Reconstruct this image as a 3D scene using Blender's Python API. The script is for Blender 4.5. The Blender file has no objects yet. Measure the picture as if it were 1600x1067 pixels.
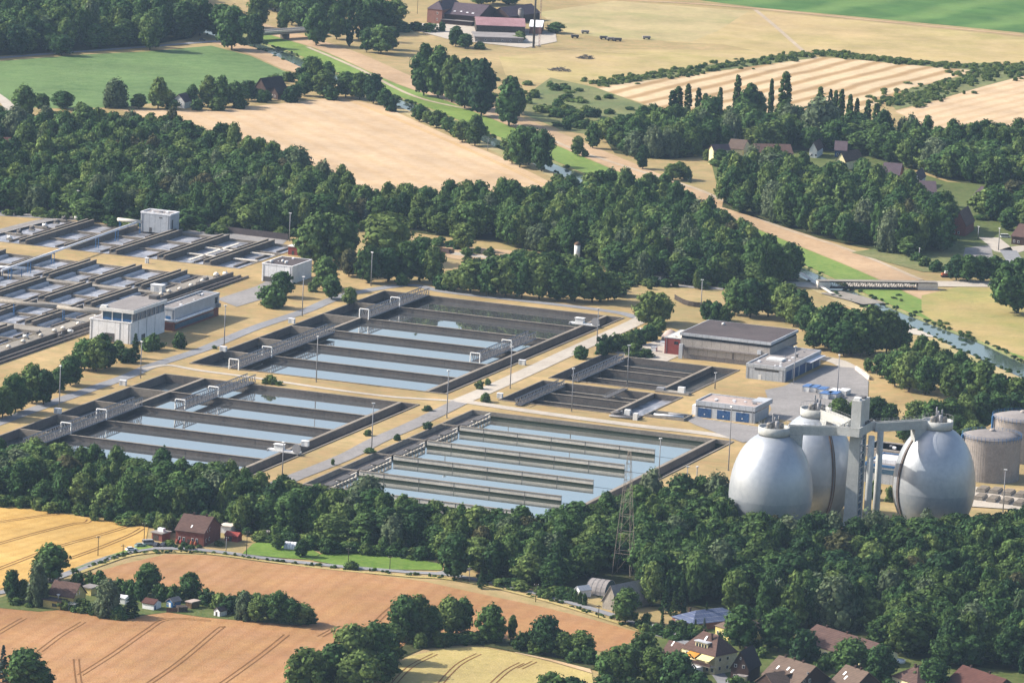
import bpy, math, random
import numpy as np
from mathutils import Vector, Matrix
from mathutils.geometry import delaunay_2d_cdt
random.seed(7)
RNG = np.random.default_rng(7)
S = bpy.context.scene
COL = S.collection

# ------------------------------------------------------------------ camera model
FPX, PITCH, ROLL, CAMH = 8960.0, math.radians(10.4), math.radians(2.63), 480.0

def ray(px, py):
    x = (px - 800) / FPX; y = -(py - 533.5) / FPX
    cx = x * math.cos(ROLL) - y * math.sin(ROLL); cy = x * math.sin(ROLL) + y * math.cos(ROLL)
    return (cx, math.cos(PITCH) + cy * math.sin(PITCH), -math.sin(PITCH) + cy * math.cos(PITCH))

def G(px, py, z=0.0):
    d = ray(px, py); t = (z - CAMH) / d[2]
    return Vector((d[0] * t, d[1] * t))

def U(px, py):                                   # metres per photo pixel at that ground point
    d = ray(px, py); t = -CAMH / d[2]
    return math.sqrt(sum(q * q for q in d)) * t / FPX

PA = math.radians(-21.0)                         # the works' own axes
E1 = Vector((math.cos(PA), math.sin(PA))); E2 = Vector((math.sin(PA), -math.cos(PA)))
PO = G(660, 620)
def W(u, v): return PO + E1 * u + E2 * v

cam = bpy.data.cameras.new('camera'); co = bpy.data.objects.new('camera', cam); COL.objects.link(co)
cam.lens = FPX * 36 / 1600; cam.sensor_width = 36; cam.clip_start = 5; cam.clip_end = 30000
f = Vector((0, math.cos(PITCH), -math.sin(PITCH))); u0 = Vector((0, math.sin(PITCH), math.cos(PITCH))); x0 = Vector((1, 0, 0))
rt = x0 * math.cos(ROLL) + u0 * math.sin(ROLL); up = -x0 * math.sin(ROLL) + u0 * math.cos(ROLL)
co.matrix_world = Matrix(((rt.x, up.x, -f.x, 0), (rt.y, up.y, -f.y, 0), (rt.z, up.z, -f.z, CAMH), (0, 0, 0, 1)))
S.camera = co

# ------------------------------------------------------------------ light
SUN_EL, SH = math.radians(36), math.radians(-9)   # elevation; compass of the shadows in x,y
w = bpy.data.worlds.new('World'); S.world = w; w.use_nodes = True
nt = w.node_tree; bg = nt.nodes['Background']
sky = nt.nodes.new('ShaderNodeTexSky'); sky.sky_type = 'NISHITA'; sky.sun_disc = False
sdir = Vector((-math.cos(SH) * math.cos(SUN_EL), -math.sin(SH) * math.cos(SUN_EL), math.sin(SUN_EL)))
sky.sun_elevation = SUN_EL; sky.sun_rotation = math.atan2(sdir.x, sdir.y)
sky.air_density = 1.15; sky.dust_density = 3.2; sky.ozone_density = 1.0
nt.links.new(sky.outputs[0], bg.inputs[0]); bg.inputs[1].default_value = 0.128
sl = bpy.data.lights.new('sun', 'SUN'); sl.energy = 5.0; sl.angle = math.radians(0.5); sl.color = (1.0, 0.92, 0.79)
so = bpy.data.objects.new('sun', sl); COL.objects.link(so); so.rotation_euler = (-sdir).to_track_quat('-Z', 'Y').to_euler(); so.location = (-800, 2600, 900)
S.view_settings.view_transform = 'Standard'; S.view_settings.look = 'None'; S.view_settings.exposure = 0.86; S.view_settings.gamma = 1
S.cycles.max_bounces = 6; S.cycles.volume_bounces = 0; S.cycles.caustics_reflective = False; S.cycles.caustics_refractive = False
S.cycles.use_denoising = True

# ------------------------------------------------------------------ materials
def lin(c): return tuple((q / 255 / 12.92 if q / 255 <= .04045 else ((q / 255 + .055) / 1.055) ** 2.4) for q in c)
def mix3(a, b, t): return tuple(a[i] * (1 - t) + b[i] * t for i in range(3))
MATS = {}
def mat(name, cols, scales=(0.05, 0.6), rough=0.8, bump=0.0, bscale=1.0, spec=0.1, metal=0.0, stripes=None, seams=0.0, wear=1.0, rnd=0.0, detail=6, amt=(1.0, 0.6)):
    """cols: 1-3 linear colours blended by two noises in object space (metres)."""
    if name in MATS: return MATS[name]
    m = bpy.data.materials.new(name); m.use_nodes = True; t = m.node_tree; N = t.nodes; L = t.links
    b = N['Principled BSDF']; b.inputs['Roughness'].default_value = rough; b.inputs['Specular IOR Level'].default_value = spec; b.inputs['Metallic'].default_value = metal
    geo = N.new('ShaderNodeNewGeometry'); pos = geo.outputs['Position']
    c0 = cols[0]; c1 = cols[1] if len(cols) > 1 else mix3(c0, (0, 0, 0), .12); c2 = cols[2] if len(cols) > 2 else mix3(c0, (1, 1, 1), .06)
    def noise(sc, det):
        n = N.new('ShaderNodeTexNoise'); n.inputs['Scale'].default_value = sc; n.inputs['Detail'].default_value = det; n.inputs['Roughness'].default_value = .6
        L.new(pos, n.inputs['Vector']); r = N.new('ShaderNodeMapRange'); r.inputs[1].default_value = .36; r.inputs[2].default_value = .64; L.new(n.outputs[0], r.inputs[0]); return r.outputs[0]
    def mixc(fac, A, B, k=1.0):
        x = N.new('ShaderNodeMix'); x.data_type = 'RGBA'
        if k != 1.0:
            mm = N.new('ShaderNodeMath'); mm.operation = 'MULTIPLY'; mm.inputs[1].default_value = k; L.new(fac, mm.inputs[0]); fac = mm.outputs[0]
        L.new(fac, x.inputs[0])
        for v, s in ((A, 6), (B, 7)):
            if isinstance(v, tuple): x.inputs[s].default_value = (*v, 1)
            else: L.new(v, x.inputs[s])
        return x.outputs[2]
    out = mixc(noise(scales[0], detail), c0, c1, amt[0]); out = mixc(noise(scales[1], 4), out, c2, amt[1])
    if stripes:                                    # (angle, period m, colour, strength, sharp)
        ang, per, sc, k = stripes[:4]
        mp = N.new('ShaderNodeMapping'); mp.inputs['Rotation'].default_value = (0, 0, -ang); L.new(pos, mp.inputs[0])
        sx = N.new('ShaderNodeSeparateXYZ'); L.new(mp.outputs[0], sx.inputs[0])
        nz = N.new('ShaderNodeTexNoise'); nz.inputs['Scale'].default_value = .02; L.new(pos, nz.inputs['Vector'])
        a = N.new('ShaderNodeMath'); a.operation = 'MULTIPLY_ADD'; a.inputs[1].default_value = 2 * math.pi / per; L.new(sx.outputs[1], a.inputs[0])
        mu = N.new('ShaderNodeMath'); mu.operation = 'MULTIPLY'; mu.inputs[1].default_value = 3.0; L.new(nz.outputs[0], mu.inputs[0]); L.new(mu.outputs[0], a.inputs[2])
        sn = N.new('ShaderNodeMath'); sn.operation = 'SINE'; L.new(a.outputs[0], sn.inputs[0])
        r = N.new('ShaderNodeMapRange'); r.inputs[1].default_value = -.2; r.inputs[2].default_value = .9; r.inputs[4].default_value = k; L.new(sn.outputs[0], r.inputs[0])
        out = mixc(r.outputs[0], out, sc)
    for sc_, lo_, hi_ in ((.022, .8, 1.13), (.25, .9, 1.08), (1.7, .86, 1.12)):
        lo_, hi_ = 1 - (1 - lo_) * wear, 1 + (hi_ - 1) * wear
        n = N.new('ShaderNodeTexNoise'); n.inputs['Scale'].default_value = sc_; n.inputs['Detail'].default_value = 5; n.inputs['Roughness'].default_value = .65; L.new(pos, n.inputs['Vector'])
        r = N.new('ShaderNodeMapRange'); r.inputs[1].default_value = .3; r.inputs[2].default_value = .7; r.inputs[3].default_value = lo_; r.inputs[4].default_value = hi_; L.new(n.outputs[0], r.inputs[0])
        hs = N.new('ShaderNodeHueSaturation'); L.new(out, hs.inputs['Color']); L.new(r.outputs[0], hs.inputs['Value']); out = hs.outputs[0]
    if seams:
        sx = N.new('ShaderNodeSeparateXYZ'); L.new(pos, sx.inputs[0]); ad = N.new('ShaderNodeMath'); ad.operation = 'ADD'; L.new(sx.outputs[0], ad.inputs[0]); L.new(sx.outputs[1], ad.inputs[1])
        md = N.new('ShaderNodeMath'); md.operation = 'PINGPONG'; md.inputs[1].default_value = seams / 2; L.new(ad.outputs[0], md.inputs[0])
        r = N.new('ShaderNodeMapRange'); r.inputs[1].default_value = 0; r.inputs[2].default_value = .16; r.inputs[3].default_value = .72; r.inputs[4].default_value = 1; L.new(md.outputs[0], r.inputs[0])
        hs = N.new('ShaderNodeHueSaturation'); L.new(out, hs.inputs['Color']); L.new(r.outputs[0], hs.inputs['Value']); out = hs.outputs[0]
    if rnd:
        oi = N.new('ShaderNodeObjectInfo'); hs = N.new('ShaderNodeHueSaturation'); L.new(out, hs.inputs['Color'])
        r = N.new('ShaderNodeMapRange'); r.inputs[3].default_value = 1 - rnd; r.inputs[4].default_value = 1 + rnd; L.new(oi.outputs['Random'], r.inputs[0]); L.new(r.outputs[0], hs.inputs['Value']); out = hs.outputs[0]
    L.new(out, b.inputs['Base Color'])
    if bump:
        n = N.new('ShaderNodeTexNoise'); n.inputs['Scale'].default_value = bscale; n.inputs['Detail'].default_value = 5; L.new(pos, n.inputs['Vector'])
        bp = N.new('ShaderNodeBump'); bp.inputs['Strength'].default_value = 1; bp.inputs['Distance'].default_value = bump; L.new(n.outputs[0], bp.inputs['Height']); L.new(bp.outputs[0], b.inputs['Normal'])
    MATS[name] = m; return m

def brickmat(name, c0, c1, mortar, sc=1.0, row=.25, wid=.5, rough=.85, axis='wall'):
    if name in MATS: return MATS[name]
    m = bpy.data.materials.new(name); m.use_nodes = True; t = m.node_tree; N = t.nodes; L = t.links; b = N['Principled BSDF']
    b.inputs['Roughness'].default_value = rough; b.inputs['Specular IOR Level'].default_value = .2
    geo = N.new('ShaderNodeNewGeometry'); s = N.new('ShaderNodeSeparateXYZ'); L.new(geo.outputs['Position'], s.inputs[0])
    ad = N.new('ShaderNodeMath'); ad.operation = 'ADD'; L.new(s.outputs[0], ad.inputs[0]); L.new(s.outputs[1], ad.inputs[1])
    cb = N.new('ShaderNodeCombineXYZ'); L.new(ad.outputs[0], cb.inputs[0]); L.new(s.outputs[2], cb.inputs[1])
    br = N.new('ShaderNodeTexBrick'); L.new(cb.outputs[0], br.inputs[0]); br.inputs['Scale'].default_value = sc
    br.inputs['Color1'].default_value = (*c0, 1); br.inputs['Color2'].default_value = (*c1, 1); br.inputs['Mortar'].default_value = (*mortar, 1)
    br.inputs['Brick Width'].default_value = wid; br.inputs['Row Height'].default_value = row; br.inputs['Mortar Size'].default_value = .03
    n = N.new('ShaderNodeTexNoise'); n.inputs['Scale'].default_value = .5; n.inputs['Detail'].default_value = 5; L.new(geo.outputs['Position'], n.inputs['Vector'])
    mx = N.new('ShaderNodeMix'); mx.data_type = 'RGBA'; mx.blend_type = 'MULTIPLY'; mx.inputs[0].default_value = .5
    L.new(br.outputs[0], mx.inputs[6]); L.new(n.outputs[0], mx.inputs[7]); L.new(mx.outputs[2], b.inputs['Base Color'])
    MATS[name] = m; return m

def watermat(name, col, rough=.03, ior=1.33, bump=.0, spec=.5):
    if name in MATS: return MATS[name]
    m = bpy.data.materials.new(name); m.use_nodes = True; t = m.node_tree; N = t.nodes; L = t.links; b = N['Principled BSDF']
    b.inputs['Base Color'].default_value = (*col, 1); b.inputs['Roughness'].default_value = rough; b.inputs['IOR'].default_value = ior; b.inputs['Specular IOR Level'].default_value = spec
    if bump:
        g = N.new('ShaderNodeNewGeometry'); n = N.new('ShaderNodeTexNoise'); n.inputs['Scale'].default_value = .5; n.inputs['Detail'].default_value = 3; L.new(g.outputs['Position'], n.inputs['Vector'])
        bp = N.new('ShaderNodeBump'); bp.inputs['Distance'].default_value = bump; L.new(n.outputs[0], bp.inputs['Height']); L.new(bp.outputs[0], b.inputs['Normal'])
    MATS[name] = m; return m

def leafmat(name, a, b_, c):
    m = bpy.data.materials.new(name); m.use_nodes = True; t = m.node_tree; N = t.nodes; L = t.links
    pb = N['Principled BSDF']; pb.inputs['Roughness'].default_value = .65; pb.inputs['Specular IOR Level'].default_value = .06
    oi = N.new('ShaderNodeObjectInfo'); cr = N.new('ShaderNodeValToRGB'); e = cr.color_ramp.elements
    e[0].color = (*a, 1); e[1].color = (*c, 1); k = e.new(.5); k.color = (*b_, 1); L.new(oi.outputs['Random'], cr.inputs[0])
    g = N.new('ShaderNodeNewGeometry'); n = N.new('ShaderNodeTexNoise'); n.inputs['Scale'].default_value = .35; n.inputs['Detail'].default_value = 3; L.new(g.outputs['Position'], n.inputs['Vector'])
    r = N.new('ShaderNodeMapRange'); r.inputs[1].default_value = .3; r.inputs[2].default_value = .7; r.inputs[3].default_value = .55; r.inputs[4].default_value = 1.5; L.new(n.outputs[0], r.inputs[0])
    hs = N.new('ShaderNodeHueSaturation'); L.new(cr.outputs[0], hs.inputs['Color']); r2 = N.new('ShaderNodeMapRange'); r2.inputs[3].default_value = .62; r2.inputs[4].default_value = 1.38; L.new(g.outputs['Random Per Island'], r2.inputs[0])
    mm = N.new('ShaderNodeMath'); mm.operation = 'MULTIPLY'; L.new(r.outputs[0], mm.inputs[0]); L.new(r2.outputs[0], mm.inputs[1]); L.new(mm.outputs[0], hs.inputs['Value']); L.new(hs.outputs[0], pb.inputs['Base Color'])
    tr = N.new('ShaderNodeBsdfTranslucent'); L.new(hs.outputs[0], tr.inputs[0]); ms = N.new('ShaderNodeMixShader'); ms.inputs[0].default_value = .22
    L.new(pb.outputs[0], ms.inputs[1]); L.new(tr.outputs[0], ms.inputs[2]); L.new(ms.outputs[0], N['Material Output'].inputs[0])
    MATS[name] = m; return m

K = .53
def A(r, g, b, k=K): return tuple(q * k for q in lin((r, g, b)))
mat('dry_grass', [A(212, 182, 136), A(184, 160, 112), A(164, 158, 104)], (.012, .12), bump=.15, bscale=.8)
mat('lawn', [A(220, 188, 138), A(186, 156, 110), A(168, 160, 108)], (.02, .14), bump=.08, bscale=2, stripes=(PA, 5, A(206, 172, 120), .3))
mat('meadow', [A(206, 186, 140), A(176, 172, 116), A(220, 196, 150)], (.009, .04))
mat('meadow_warm', [A(212, 186, 134), A(184, 174, 108), A(222, 196, 150)], (.008, .05))
mat('wheat_pale', [A(232, 202, 166), A(222, 190, 152), A(236, 208, 174)], (.008, .05), bump=.1, bscale=1.5, stripes=(math.atan2((G(760, 247) - G(640, 195)).y, (G(760, 247) - G(640, 195)).x), 14, A(222, 186, 138), .35))
mat('wheat_gold', [A(232, 190, 112), A(216, 172, 94), A(238, 200, 126)], (.012, .08), bump=.2, bscale=1.5, stripes=(math.atan2((G(110, 820) - G(40, 838)).y, (G(110, 820) - G(40, 838)).x), 6, A(206, 164, 92), .3))
mat('wheat_orange', [A(204, 157, 116), A(188, 141, 100), A(200, 156, 102)], (.012, .06), bump=.2, bscale=1.5, stripes=(math.atan2((G(262, 968) - G(180, 1020)).y, (G(262, 968) - G(180, 1020)).x), 7, A(182, 130, 86), .35))
mat('wheat_green', [A(212, 190, 126), A(196, 182, 112), A(220, 198, 140)], (.02, .4), bump=.2, bscale=1.5)
mat('track', [A(144, 102, 62), A(160, 114, 70), A(128, 94, 56)], (.05, .5))
mat('track_light', [A(176, 136, 86), A(160, 120, 72)], (.05, .5))
mat('beet', [A(116, 146, 88), A(96, 128, 74), A(134, 160, 102)], (.012, .12), bump=.4, bscale=.5)
sa = G(1400, 111) - G(1210, 160); mat('stubble', [A(238, 212, 172), A(228, 200, 158)], (.02, .3), stripes=(math.atan2(sa.y, sa.x), 17, A(186, 152, 104), .9))
sa = G(1600, 150) - G(1440, 188); mat('stubble_right', [A(236, 206, 168), A(226, 196, 156)], (.02, .3), stripes=(math.atan2(sa.y, sa.x), 12, A(220, 188, 146), .7))
sa = G(1320, 35) - G(1480, 0); mat('crop_green', [A(86, 130, 62), A(72, 116, 52), A(108, 144, 74)], (.01, .05), stripes=(math.atan2(sa.y, sa.x), 60, A(124, 158, 84), .8))
mat('verge', [A(132, 164, 80), A(112, 148, 66), A(160, 172, 92)], (.05, .3), bump=.2, bscale=1)
mat('mown', [A(118, 154, 62), A(98, 136, 50), A(142, 164, 82)], (.08, .4), bump=.2, bscale=1)
mat('village_green', [A(104, 122, 64), A(88, 106, 54), A(130, 132, 84)], (.06, .3), bump=.3, bscale=.6)
mat('wood_floor', [A(74, 84, 50), A(58, 70, 40), A(100, 98, 62)], (.05, .3), bump=.5, bscale=.5)
mat('scrub', [A(128, 140, 92), A(160, 154, 106), A(108, 128, 76)], (.03, .12), bump=.6, bscale=.4)
mat('asphalt', [A(168, 164, 164), A(152, 149, 150), A(182, 178, 176)], (.05, .8))
mat('road', [A(164, 166, 172), A(150, 150, 156), A(178, 178, 182)], (.05, .8))
mat('gravel', [A(218, 208, 196), A(206, 194, 180), A(226, 218, 206)], (.05, .8))
mat('meadow_river', [A(210, 184, 130), A(150, 160, 88), A(196, 176, 112)], (.016, .06), bump=.2, bscale=.6)
mat('path_dirt', [A(214, 196, 172), A(196, 174, 146), A(222, 206, 186)], (.05, .3))
mat('bridge_steel', [A(74, 70, 76), A(60, 56, 62)], (.5, 3), rough=.6)
mat('dirt', [A(214, 182, 146), A(200, 166, 128), A(222, 194, 160)], (.03, .3))
mat('concrete', [A(176, 168, 158), A(148, 140, 132), A(190, 184, 174)], (.06, .9), bump=.01, bscale=4)
mat('concrete_dark', [A(130, 122, 118), A(106, 100, 98), A(146, 138, 132)], (.08, .9))
mat('concrete_rim', [A(172, 160, 146), A(150, 140, 128)], (.08, .9))
mat('concrete_pale', [A(224, 216, 206, .8), A(206, 198, 188, .8), A(232, 226, 216, .8)], (.1, .9))
mat('reflection_green', [A(52, 68, 50), A(42, 60, 46), A(66, 76, 58)], (.1, .9))  # dark green of the wall's reflection in the water, painted as a band
mat('steel', [A(182, 182, 188), A(160, 160, 166)], (.5, 3), rough=.5)
mat('steel_dark', [A(112, 108, 108), A(90, 86, 88)], (.5, 3), rough=.6)
mat('white_paint', [A(240, 240, 240, .75), A(228, 228, 228, .75)], (.2, 2), rough=.5)
mat('panel_white', [A(232, 232, 236, .9), A(220, 222, 228, .9)], (.1, 1.5), rough=.5, seams=2.4)
mat('panel_grey', [A(196, 200, 208, .7), A(184, 190, 200, .7)], (.1, 1.5), rough=.5, seams=1.8)
mat('panel_beige', [A(196, 188, 182, .62), A(178, 170, 164, .62)], (.1, 1.5), rough=.6, seams=2.6)
mat('panel_mauve', [A(168, 160, 158), A(152, 146, 146)], (.1, 1.5), rough=.6, seams=2.6)
mat('blue_paint', [A(64, 128, 190), A(52, 112, 176)], (.3, 2), rough=.4)
mat('blue_door', [A(52, 100, 160), A(44, 90, 148)], (.3, 2), rough=.4)
mat('blue_tarp', [A(96, 142, 208), A(84, 130, 198)], (.3, 2), rough=.5)
mat('glass_blue', [A(58, 112, 150, .5), A(40, 84, 122, .5)], (.3, 2), rough=.25, spec=.4)
mat('glass', [A(46, 54, 66, .5), A(36, 42, 54, .5)], (.3, 2), rough=.08, spec=.8)
mat('roof_dark', [A(106, 97, 98), A(88, 81, 84), A(116, 105, 106)], (.08, .8))
mat('roof_grey', [A(170, 164, 164), A(154, 148, 148), A(184, 178, 176)], (.08, .8))
mat('roof_pink', [A(212, 192, 184), A(200, 180, 172)], (.08, .8))
mat('roof_rust', [A(182, 140, 146), A(168, 126, 132)], (.1, .8))
mat('gasholder', [A(170, 162, 158, .78), A(156, 148, 144, .78), A(180, 172, 166, .78)], (.15, .8), rough=.55)
mat('egg_shell', [A(206, 212, 222, .62), A(192, 200, 212, .62), A(214, 220, 228, .62)], (.08, .5), rough=.42, metal=.5, spec=.5, wear=.2)
mat('egg_foot', [A(196, 205, 217, .6), A(184, 195, 209, .6)], (.08, .5), rough=.42, metal=.5, spec=.5, wear=.2)
mat('tower_conc', [A(206, 208, 206, .7), A(190, 192, 190, .7), A(216, 216, 214, .7)], (.08, .6), rough=.8)
mat('cream', [A(238, 228, 184, .75), A(226, 214, 168, .75)], (.2, 1))
mat('yellow_wall', [A(226, 206, 132, .7), A(214, 194, 120, .7)], (.2, 1))
mat('wood_red', [A(176, 66, 56), A(150, 52, 44)], (.3, 2))
mat('wood_brown', [A(130, 98, 70), A(108, 80, 56)], (.3, 2))
mat('wood_dark', [A(78, 66, 58), A(62, 52, 46)], (.3, 2))
mat('awning_orange', [A(240, 168, 58), A(226, 152, 46)], (.5, 2))
mat('awning_cream', [A(244, 230, 170, .75), A(236, 220, 156, .75)], (.5, 2))
mat('flower', [A(186, 60, 70), A(110, 120, 60), A(200, 90, 90)], (.8, 1.5))
mat('car_white', [A(240, 242, 244, .8)], (.5, 2), rough=.25, spec=.6)
mat('car_green', [A(150, 184, 172)], (.5, 2), rough=.25, spec=.6)
mat('car_silver', [A(206, 210, 216)], (.5, 2), rough=.25, spec=.6)
mat('car_dark', [A(44, 48, 62)], (.5, 2), rough=.25, spec=.6)
mat('car_blue', [A(90, 110, 140)], (.5, 2), rough=.25, spec=.6)
mat('rubber', [A(40, 40, 42)], (.5, 2))
mat('orange_paint', [A(206, 110, 60)], (.5, 2))
mat('bark', [A(92, 80, 66), A(74, 64, 52)], (.5, 3))
mat('foam', [A(184, 186, 198, .55), A(92, 96, 108, .5), A(226, 226, 234, .6)], (.07, .3), rough=.35, bump=.25, bscale=.8, spec=.6)
brickmat('brick_red', A(178, 96, 84), A(154, 78, 68), A(170, 124, 112))
brickmat('brick_bright', A(188, 84, 80), A(172, 72, 70), A(186, 110, 100))
brickmat('brick_pink', A(192, 134, 118), A(178, 120, 106), A(188, 146, 130))
brickmat('brick_dark', A(96, 70, 64), A(78, 58, 54), A(104, 84, 78))
brickmat('brick_orange', A(206, 112, 92), A(190, 100, 82), A(200, 126, 106))
brickmat('solar', A(120, 132, 168), A(96, 110, 150), A(196, 204, 216), row=1.0, wid=1.6, rough=.35)
brickmat('tile_brown', A(140, 110, 102), A(122, 94, 88), A(84, 64, 60), row=.4, wid=.35)
brickmat('tile_dark', A(82, 70, 76), A(70, 60, 66), A(52, 44, 48), row=.4, wid=.35)
brickmat('tile_tan', A(152, 130, 116), A(138, 116, 104), A(104, 88, 80), row=.4, wid=.35)
brickmat('tile_violet', A(128, 110, 120), A(116, 98, 110), A(90, 78, 88), row=.4, wid=.35)
brickmat('tile_red', A(128, 88, 80), A(114, 76, 70), A(100, 58, 52), row=.4, wid=.35)
watermat('water_settle', (.07, .072, .075), .025, 8)
watermat('water_clear', (.075, .085, .075), .025, 9)
watermat('water_dark', (.03, .035, .04), .08, 1.33)
watermat('river_water', (.05, .07, .06), .06, 4, .02)
leafmat('leaf_mid', (.026, .062, .02), (.05, .098, .028), (.098, .14, .04))
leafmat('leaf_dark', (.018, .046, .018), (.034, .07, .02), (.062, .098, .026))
leafmat('leaf_silver', (.062, .092, .045), (.076, .105, .055), (.092, .12, .066))
leafmat('leaf_blue', (.05, .08, .07), (.055, .085, .07), (.06, .09, .075))
leafmat('leaf_light', (.09, .13, .035), (.10, .145, .04), (.12, .16, .045))
leafmat('leaf_copper', (.055, .06, .026), (.066, .066, .03), (.08, .076, .034))
M = lambda *n: [MATS[q] for q in n]

# ------------------------------------------------------------------ mesh builder
class Fr:                                        # a flat frame: origin and two axes in the ground plane
    def __init__(s, o, ax, ay=None):
        s.o = Vector((o[0], o[1])); s.ax = Vector(ax[:2]).normalized(); s.ay = Vector((-s.ax.y, s.ax.x)) if ay is None else Vector(ay[:2]).normalized()
    def __call__(s, x, y, z=0): p = s.o + s.ax * x + s.ay * y; return (p.x, p.y, z)
PF = Fr(PO, E1, E2)
LOC = Fr((0, 0), (1, 0))

class MB:
    def __init__(s): s.v = []; s.f = []; s.m = []; s.sm = []
    def poly(s, pts, m=0, sm=False):
        n = len(s.v); s.v += [tuple(p) for p in pts]; s.f.append(tuple(range(n, n + len(pts)))); s.m.append(m); s.sm.append(sm); return s
    def hexa(s, b, t, m=0):                        # bottom 4, top 4
        n = len(s.v); s.v += [tuple(p) for p in b] + [tuple(p) for p in t]
        for q in ((3, 2, 1, 0), (4, 5, 6, 7), (0, 1, 5, 4), (1, 2, 6, 5), (2, 3, 7, 6), (3, 0, 4, 7)):
            s.f.append(tuple(n + i for i in q)); s.m.append(m); s.sm.append(False)
        return s
    def box(s, F, x0, x1, y0, y1, z0, z1, m=0):
        c = ((x0, y0), (x1, y0), (x1, y1), (x0, y1))
        return s.hexa([F(a, b, z0) for a, b in c], [F(a, b, z1) for a, b in c], m)
    def ring(s, rings, m=0, cap=True, sm=True):     # list of equal-length point loops
        n0 = len(s.v); k = len(rings[0])
        for r in rings: s.v += [tuple(p) for p in r]
        for i in range(len(rings) - 1):
            for j in range(k):
                a = n0 + i * k + j; b = n0 + i * k + (j + 1) % k
                s.f.append((a, b, b + k, a + k)); s.m.append(m); s.sm.append(sm)
        if cap:
            s.f.append(tuple(n0 + j for j in range(k))[::-1]); s.m.append(m); s.sm.append(False)
            e = n0 + (len(rings) - 1) * k; s.f.append(tuple(e + j for j in range(k))); s.m.append(m); s.sm.append(False)
        return s
    def lathe(s, c, prof, n=24, m=0, cap=True, sm=True):
        return s.ring([[(c[0] + r * math.cos(2 * math.pi * j / n), c[1] + r * math.sin(2 * math.pi * j / n), z) for j in range(n)] for r, z in prof], m, cap, sm)
    def bar(s, p, q, w=.1, m=0, n=4, w2=None):
        p = Vector(p); q = Vector(q); d = (q - p).normalized(); a = d.orthogonal().normalized(); b = d.cross(a); w2 = w if w2 is None else w2
        return s.ring([[p + (a * math.cos(t) + b * math.sin(t)) * w for t in [2 * math.pi * (j + .5) / n for j in range(n)]],
                       [q + (a * math.cos(t) + b * math.sin(t)) * w2 for t in [2 * math.pi * (j + .5) / n for j in range(n)]]], m, True, n > 6)
    def tube(s, pts, r, m=0, n=10):
        for a, b in zip(pts, pts[1:]): s.bar(a, b, r, m, n)
        return s
    def build(s, name, mats, parent=None, at=None):
        me = bpy.data.meshes.new(name)
        off = Vector((0, 0, 0)) if at is None else Vector(at)
        me.from_pydata([(p[0] - off.x, p[1] - off.y, p[2] - off.z) for p in s.v], [], s.f); 
        for q in mats: me.materials.append(q)
        me.polygons.foreach_set('material_index', s.m); me.polygons.foreach_set('use_smooth', s.sm); me.update()
        o = bpy.data.objects.new(name, me); COL.objects.link(o)
        if parent is not None: o.parent = parent
        return o

def tag(o, label=None, cat=None, group=None, kind=None):
    if label: o['label'] = label
    if cat: o['category'] = cat
    if group: o['group'] = group
    if kind: o['kind'] = kind
    return o
def thing(name, label, cat, at, group=None):
    o = bpy.data.objects.new(name, None); COL.objects.link(o); o.location = (at[0], at[1], at[2] if len(at) > 2 else 0); o.empty_display_size = 1
    return tag(o, label, cat, group)
def part(mb, name, mats, root, sub=None):         # world-coordinate mesh under a thing (or under one of its parts)
    return mb.build(name, M(*mats), sub or root, at=root.location)
def single(mb, name, mats, label, cat, at, group=None):
    o = mb.build(name, M(*mats), None, at=(at[0], at[1], 0)); o.location = (at[0], at[1], 0); return tag(o, label, cat, group)
def struct(mb, name, mats): return tag(mb.build(name, M(*mats)), kind='structure')
def copy_thing(o, loc, rz, label=None, scale=None, par=None):
    c = o.copy(); COL.objects.link(c)
    if par is None:
        c.location = loc; c.rotation_euler = (0, 0, rz)
        if scale: c.scale = scale
        if label: c['label'] = label
    else: c.parent = par
    for ch in o.children: copy_thing(ch, None, None, par=c)
    return c

# ------------------------------------------------------------------ sheets
def pip(P, poly):
    P = np.asarray(P); x, y = P[:, 0], P[:, 1]; ins = np.zeros(len(P), bool); n = len(poly)
    for i in range(n):
        x1, y1 = poly[i][0], poly[i][1]; x2, y2 = poly[(i + 1) % n][0], poly[(i + 1) % n][1]
        if y1 == y2: continue
        c = ((y1 > y) != (y2 > y)) & (x < (x2 - x1) * (y - y1) / (y2 - y1) + x1); ins ^= c
    return ins
HOLES = []; NSH = 0
def sheet(mb, poly, z, m=0, holes=None):
    """poly in world xy; holes cut out (the basins and the river)."""
    global NSH
    NSH += 1; z += .0015 * NSH                     # every sheet a hair above the one laid before it
    poly = [(p[0], p[1]) for p in poly]; hs = []
    lo = np.min(poly, 0); hi = np.max(poly, 0)
    for h in (HOLES if holes is None else holes):
        a = np.min(h, 0); b = np.max(h, 0)
        if (a < hi).all() and (b > lo).all(): hs.append(h)
    vs = []; ed = []
    for lp in [poly] + hs:
        n = len(vs); vs += [Vector((p[0], p[1])) for p in lp]; ed += [(n + i, n + (i + 1) % len(lp)) for i in range(len(lp))]
    ov, oe, of, *_ = delaunay_2d_cdt(vs, ed, [], 0, 1e-4)
    V = np.array([(p.x, p.y) for p in ov]); T = np.array([t for t in of]); C = V[T].mean(1)
    keep = pip(C, poly)
    for h in hs: keep &= ~pip(C, h)
    n = len(mb.v); mb.v += [(p[0], p[1], z) for p in V]
    for t in T[keep]:
        a, b, c = V[t]
        if (b[0] - a[0]) * (c[1] - a[1]) - (b[1] - a[1]) * (c[0] - a[0]) < 0: t = t[::-1]
        mb.f.append(tuple(int(i) + n for i in t)); mb.m.append(m); mb.sm.append(False)
    return mb
def gp(pts): return [tuple(G(*p)) for p in pts]
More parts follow.
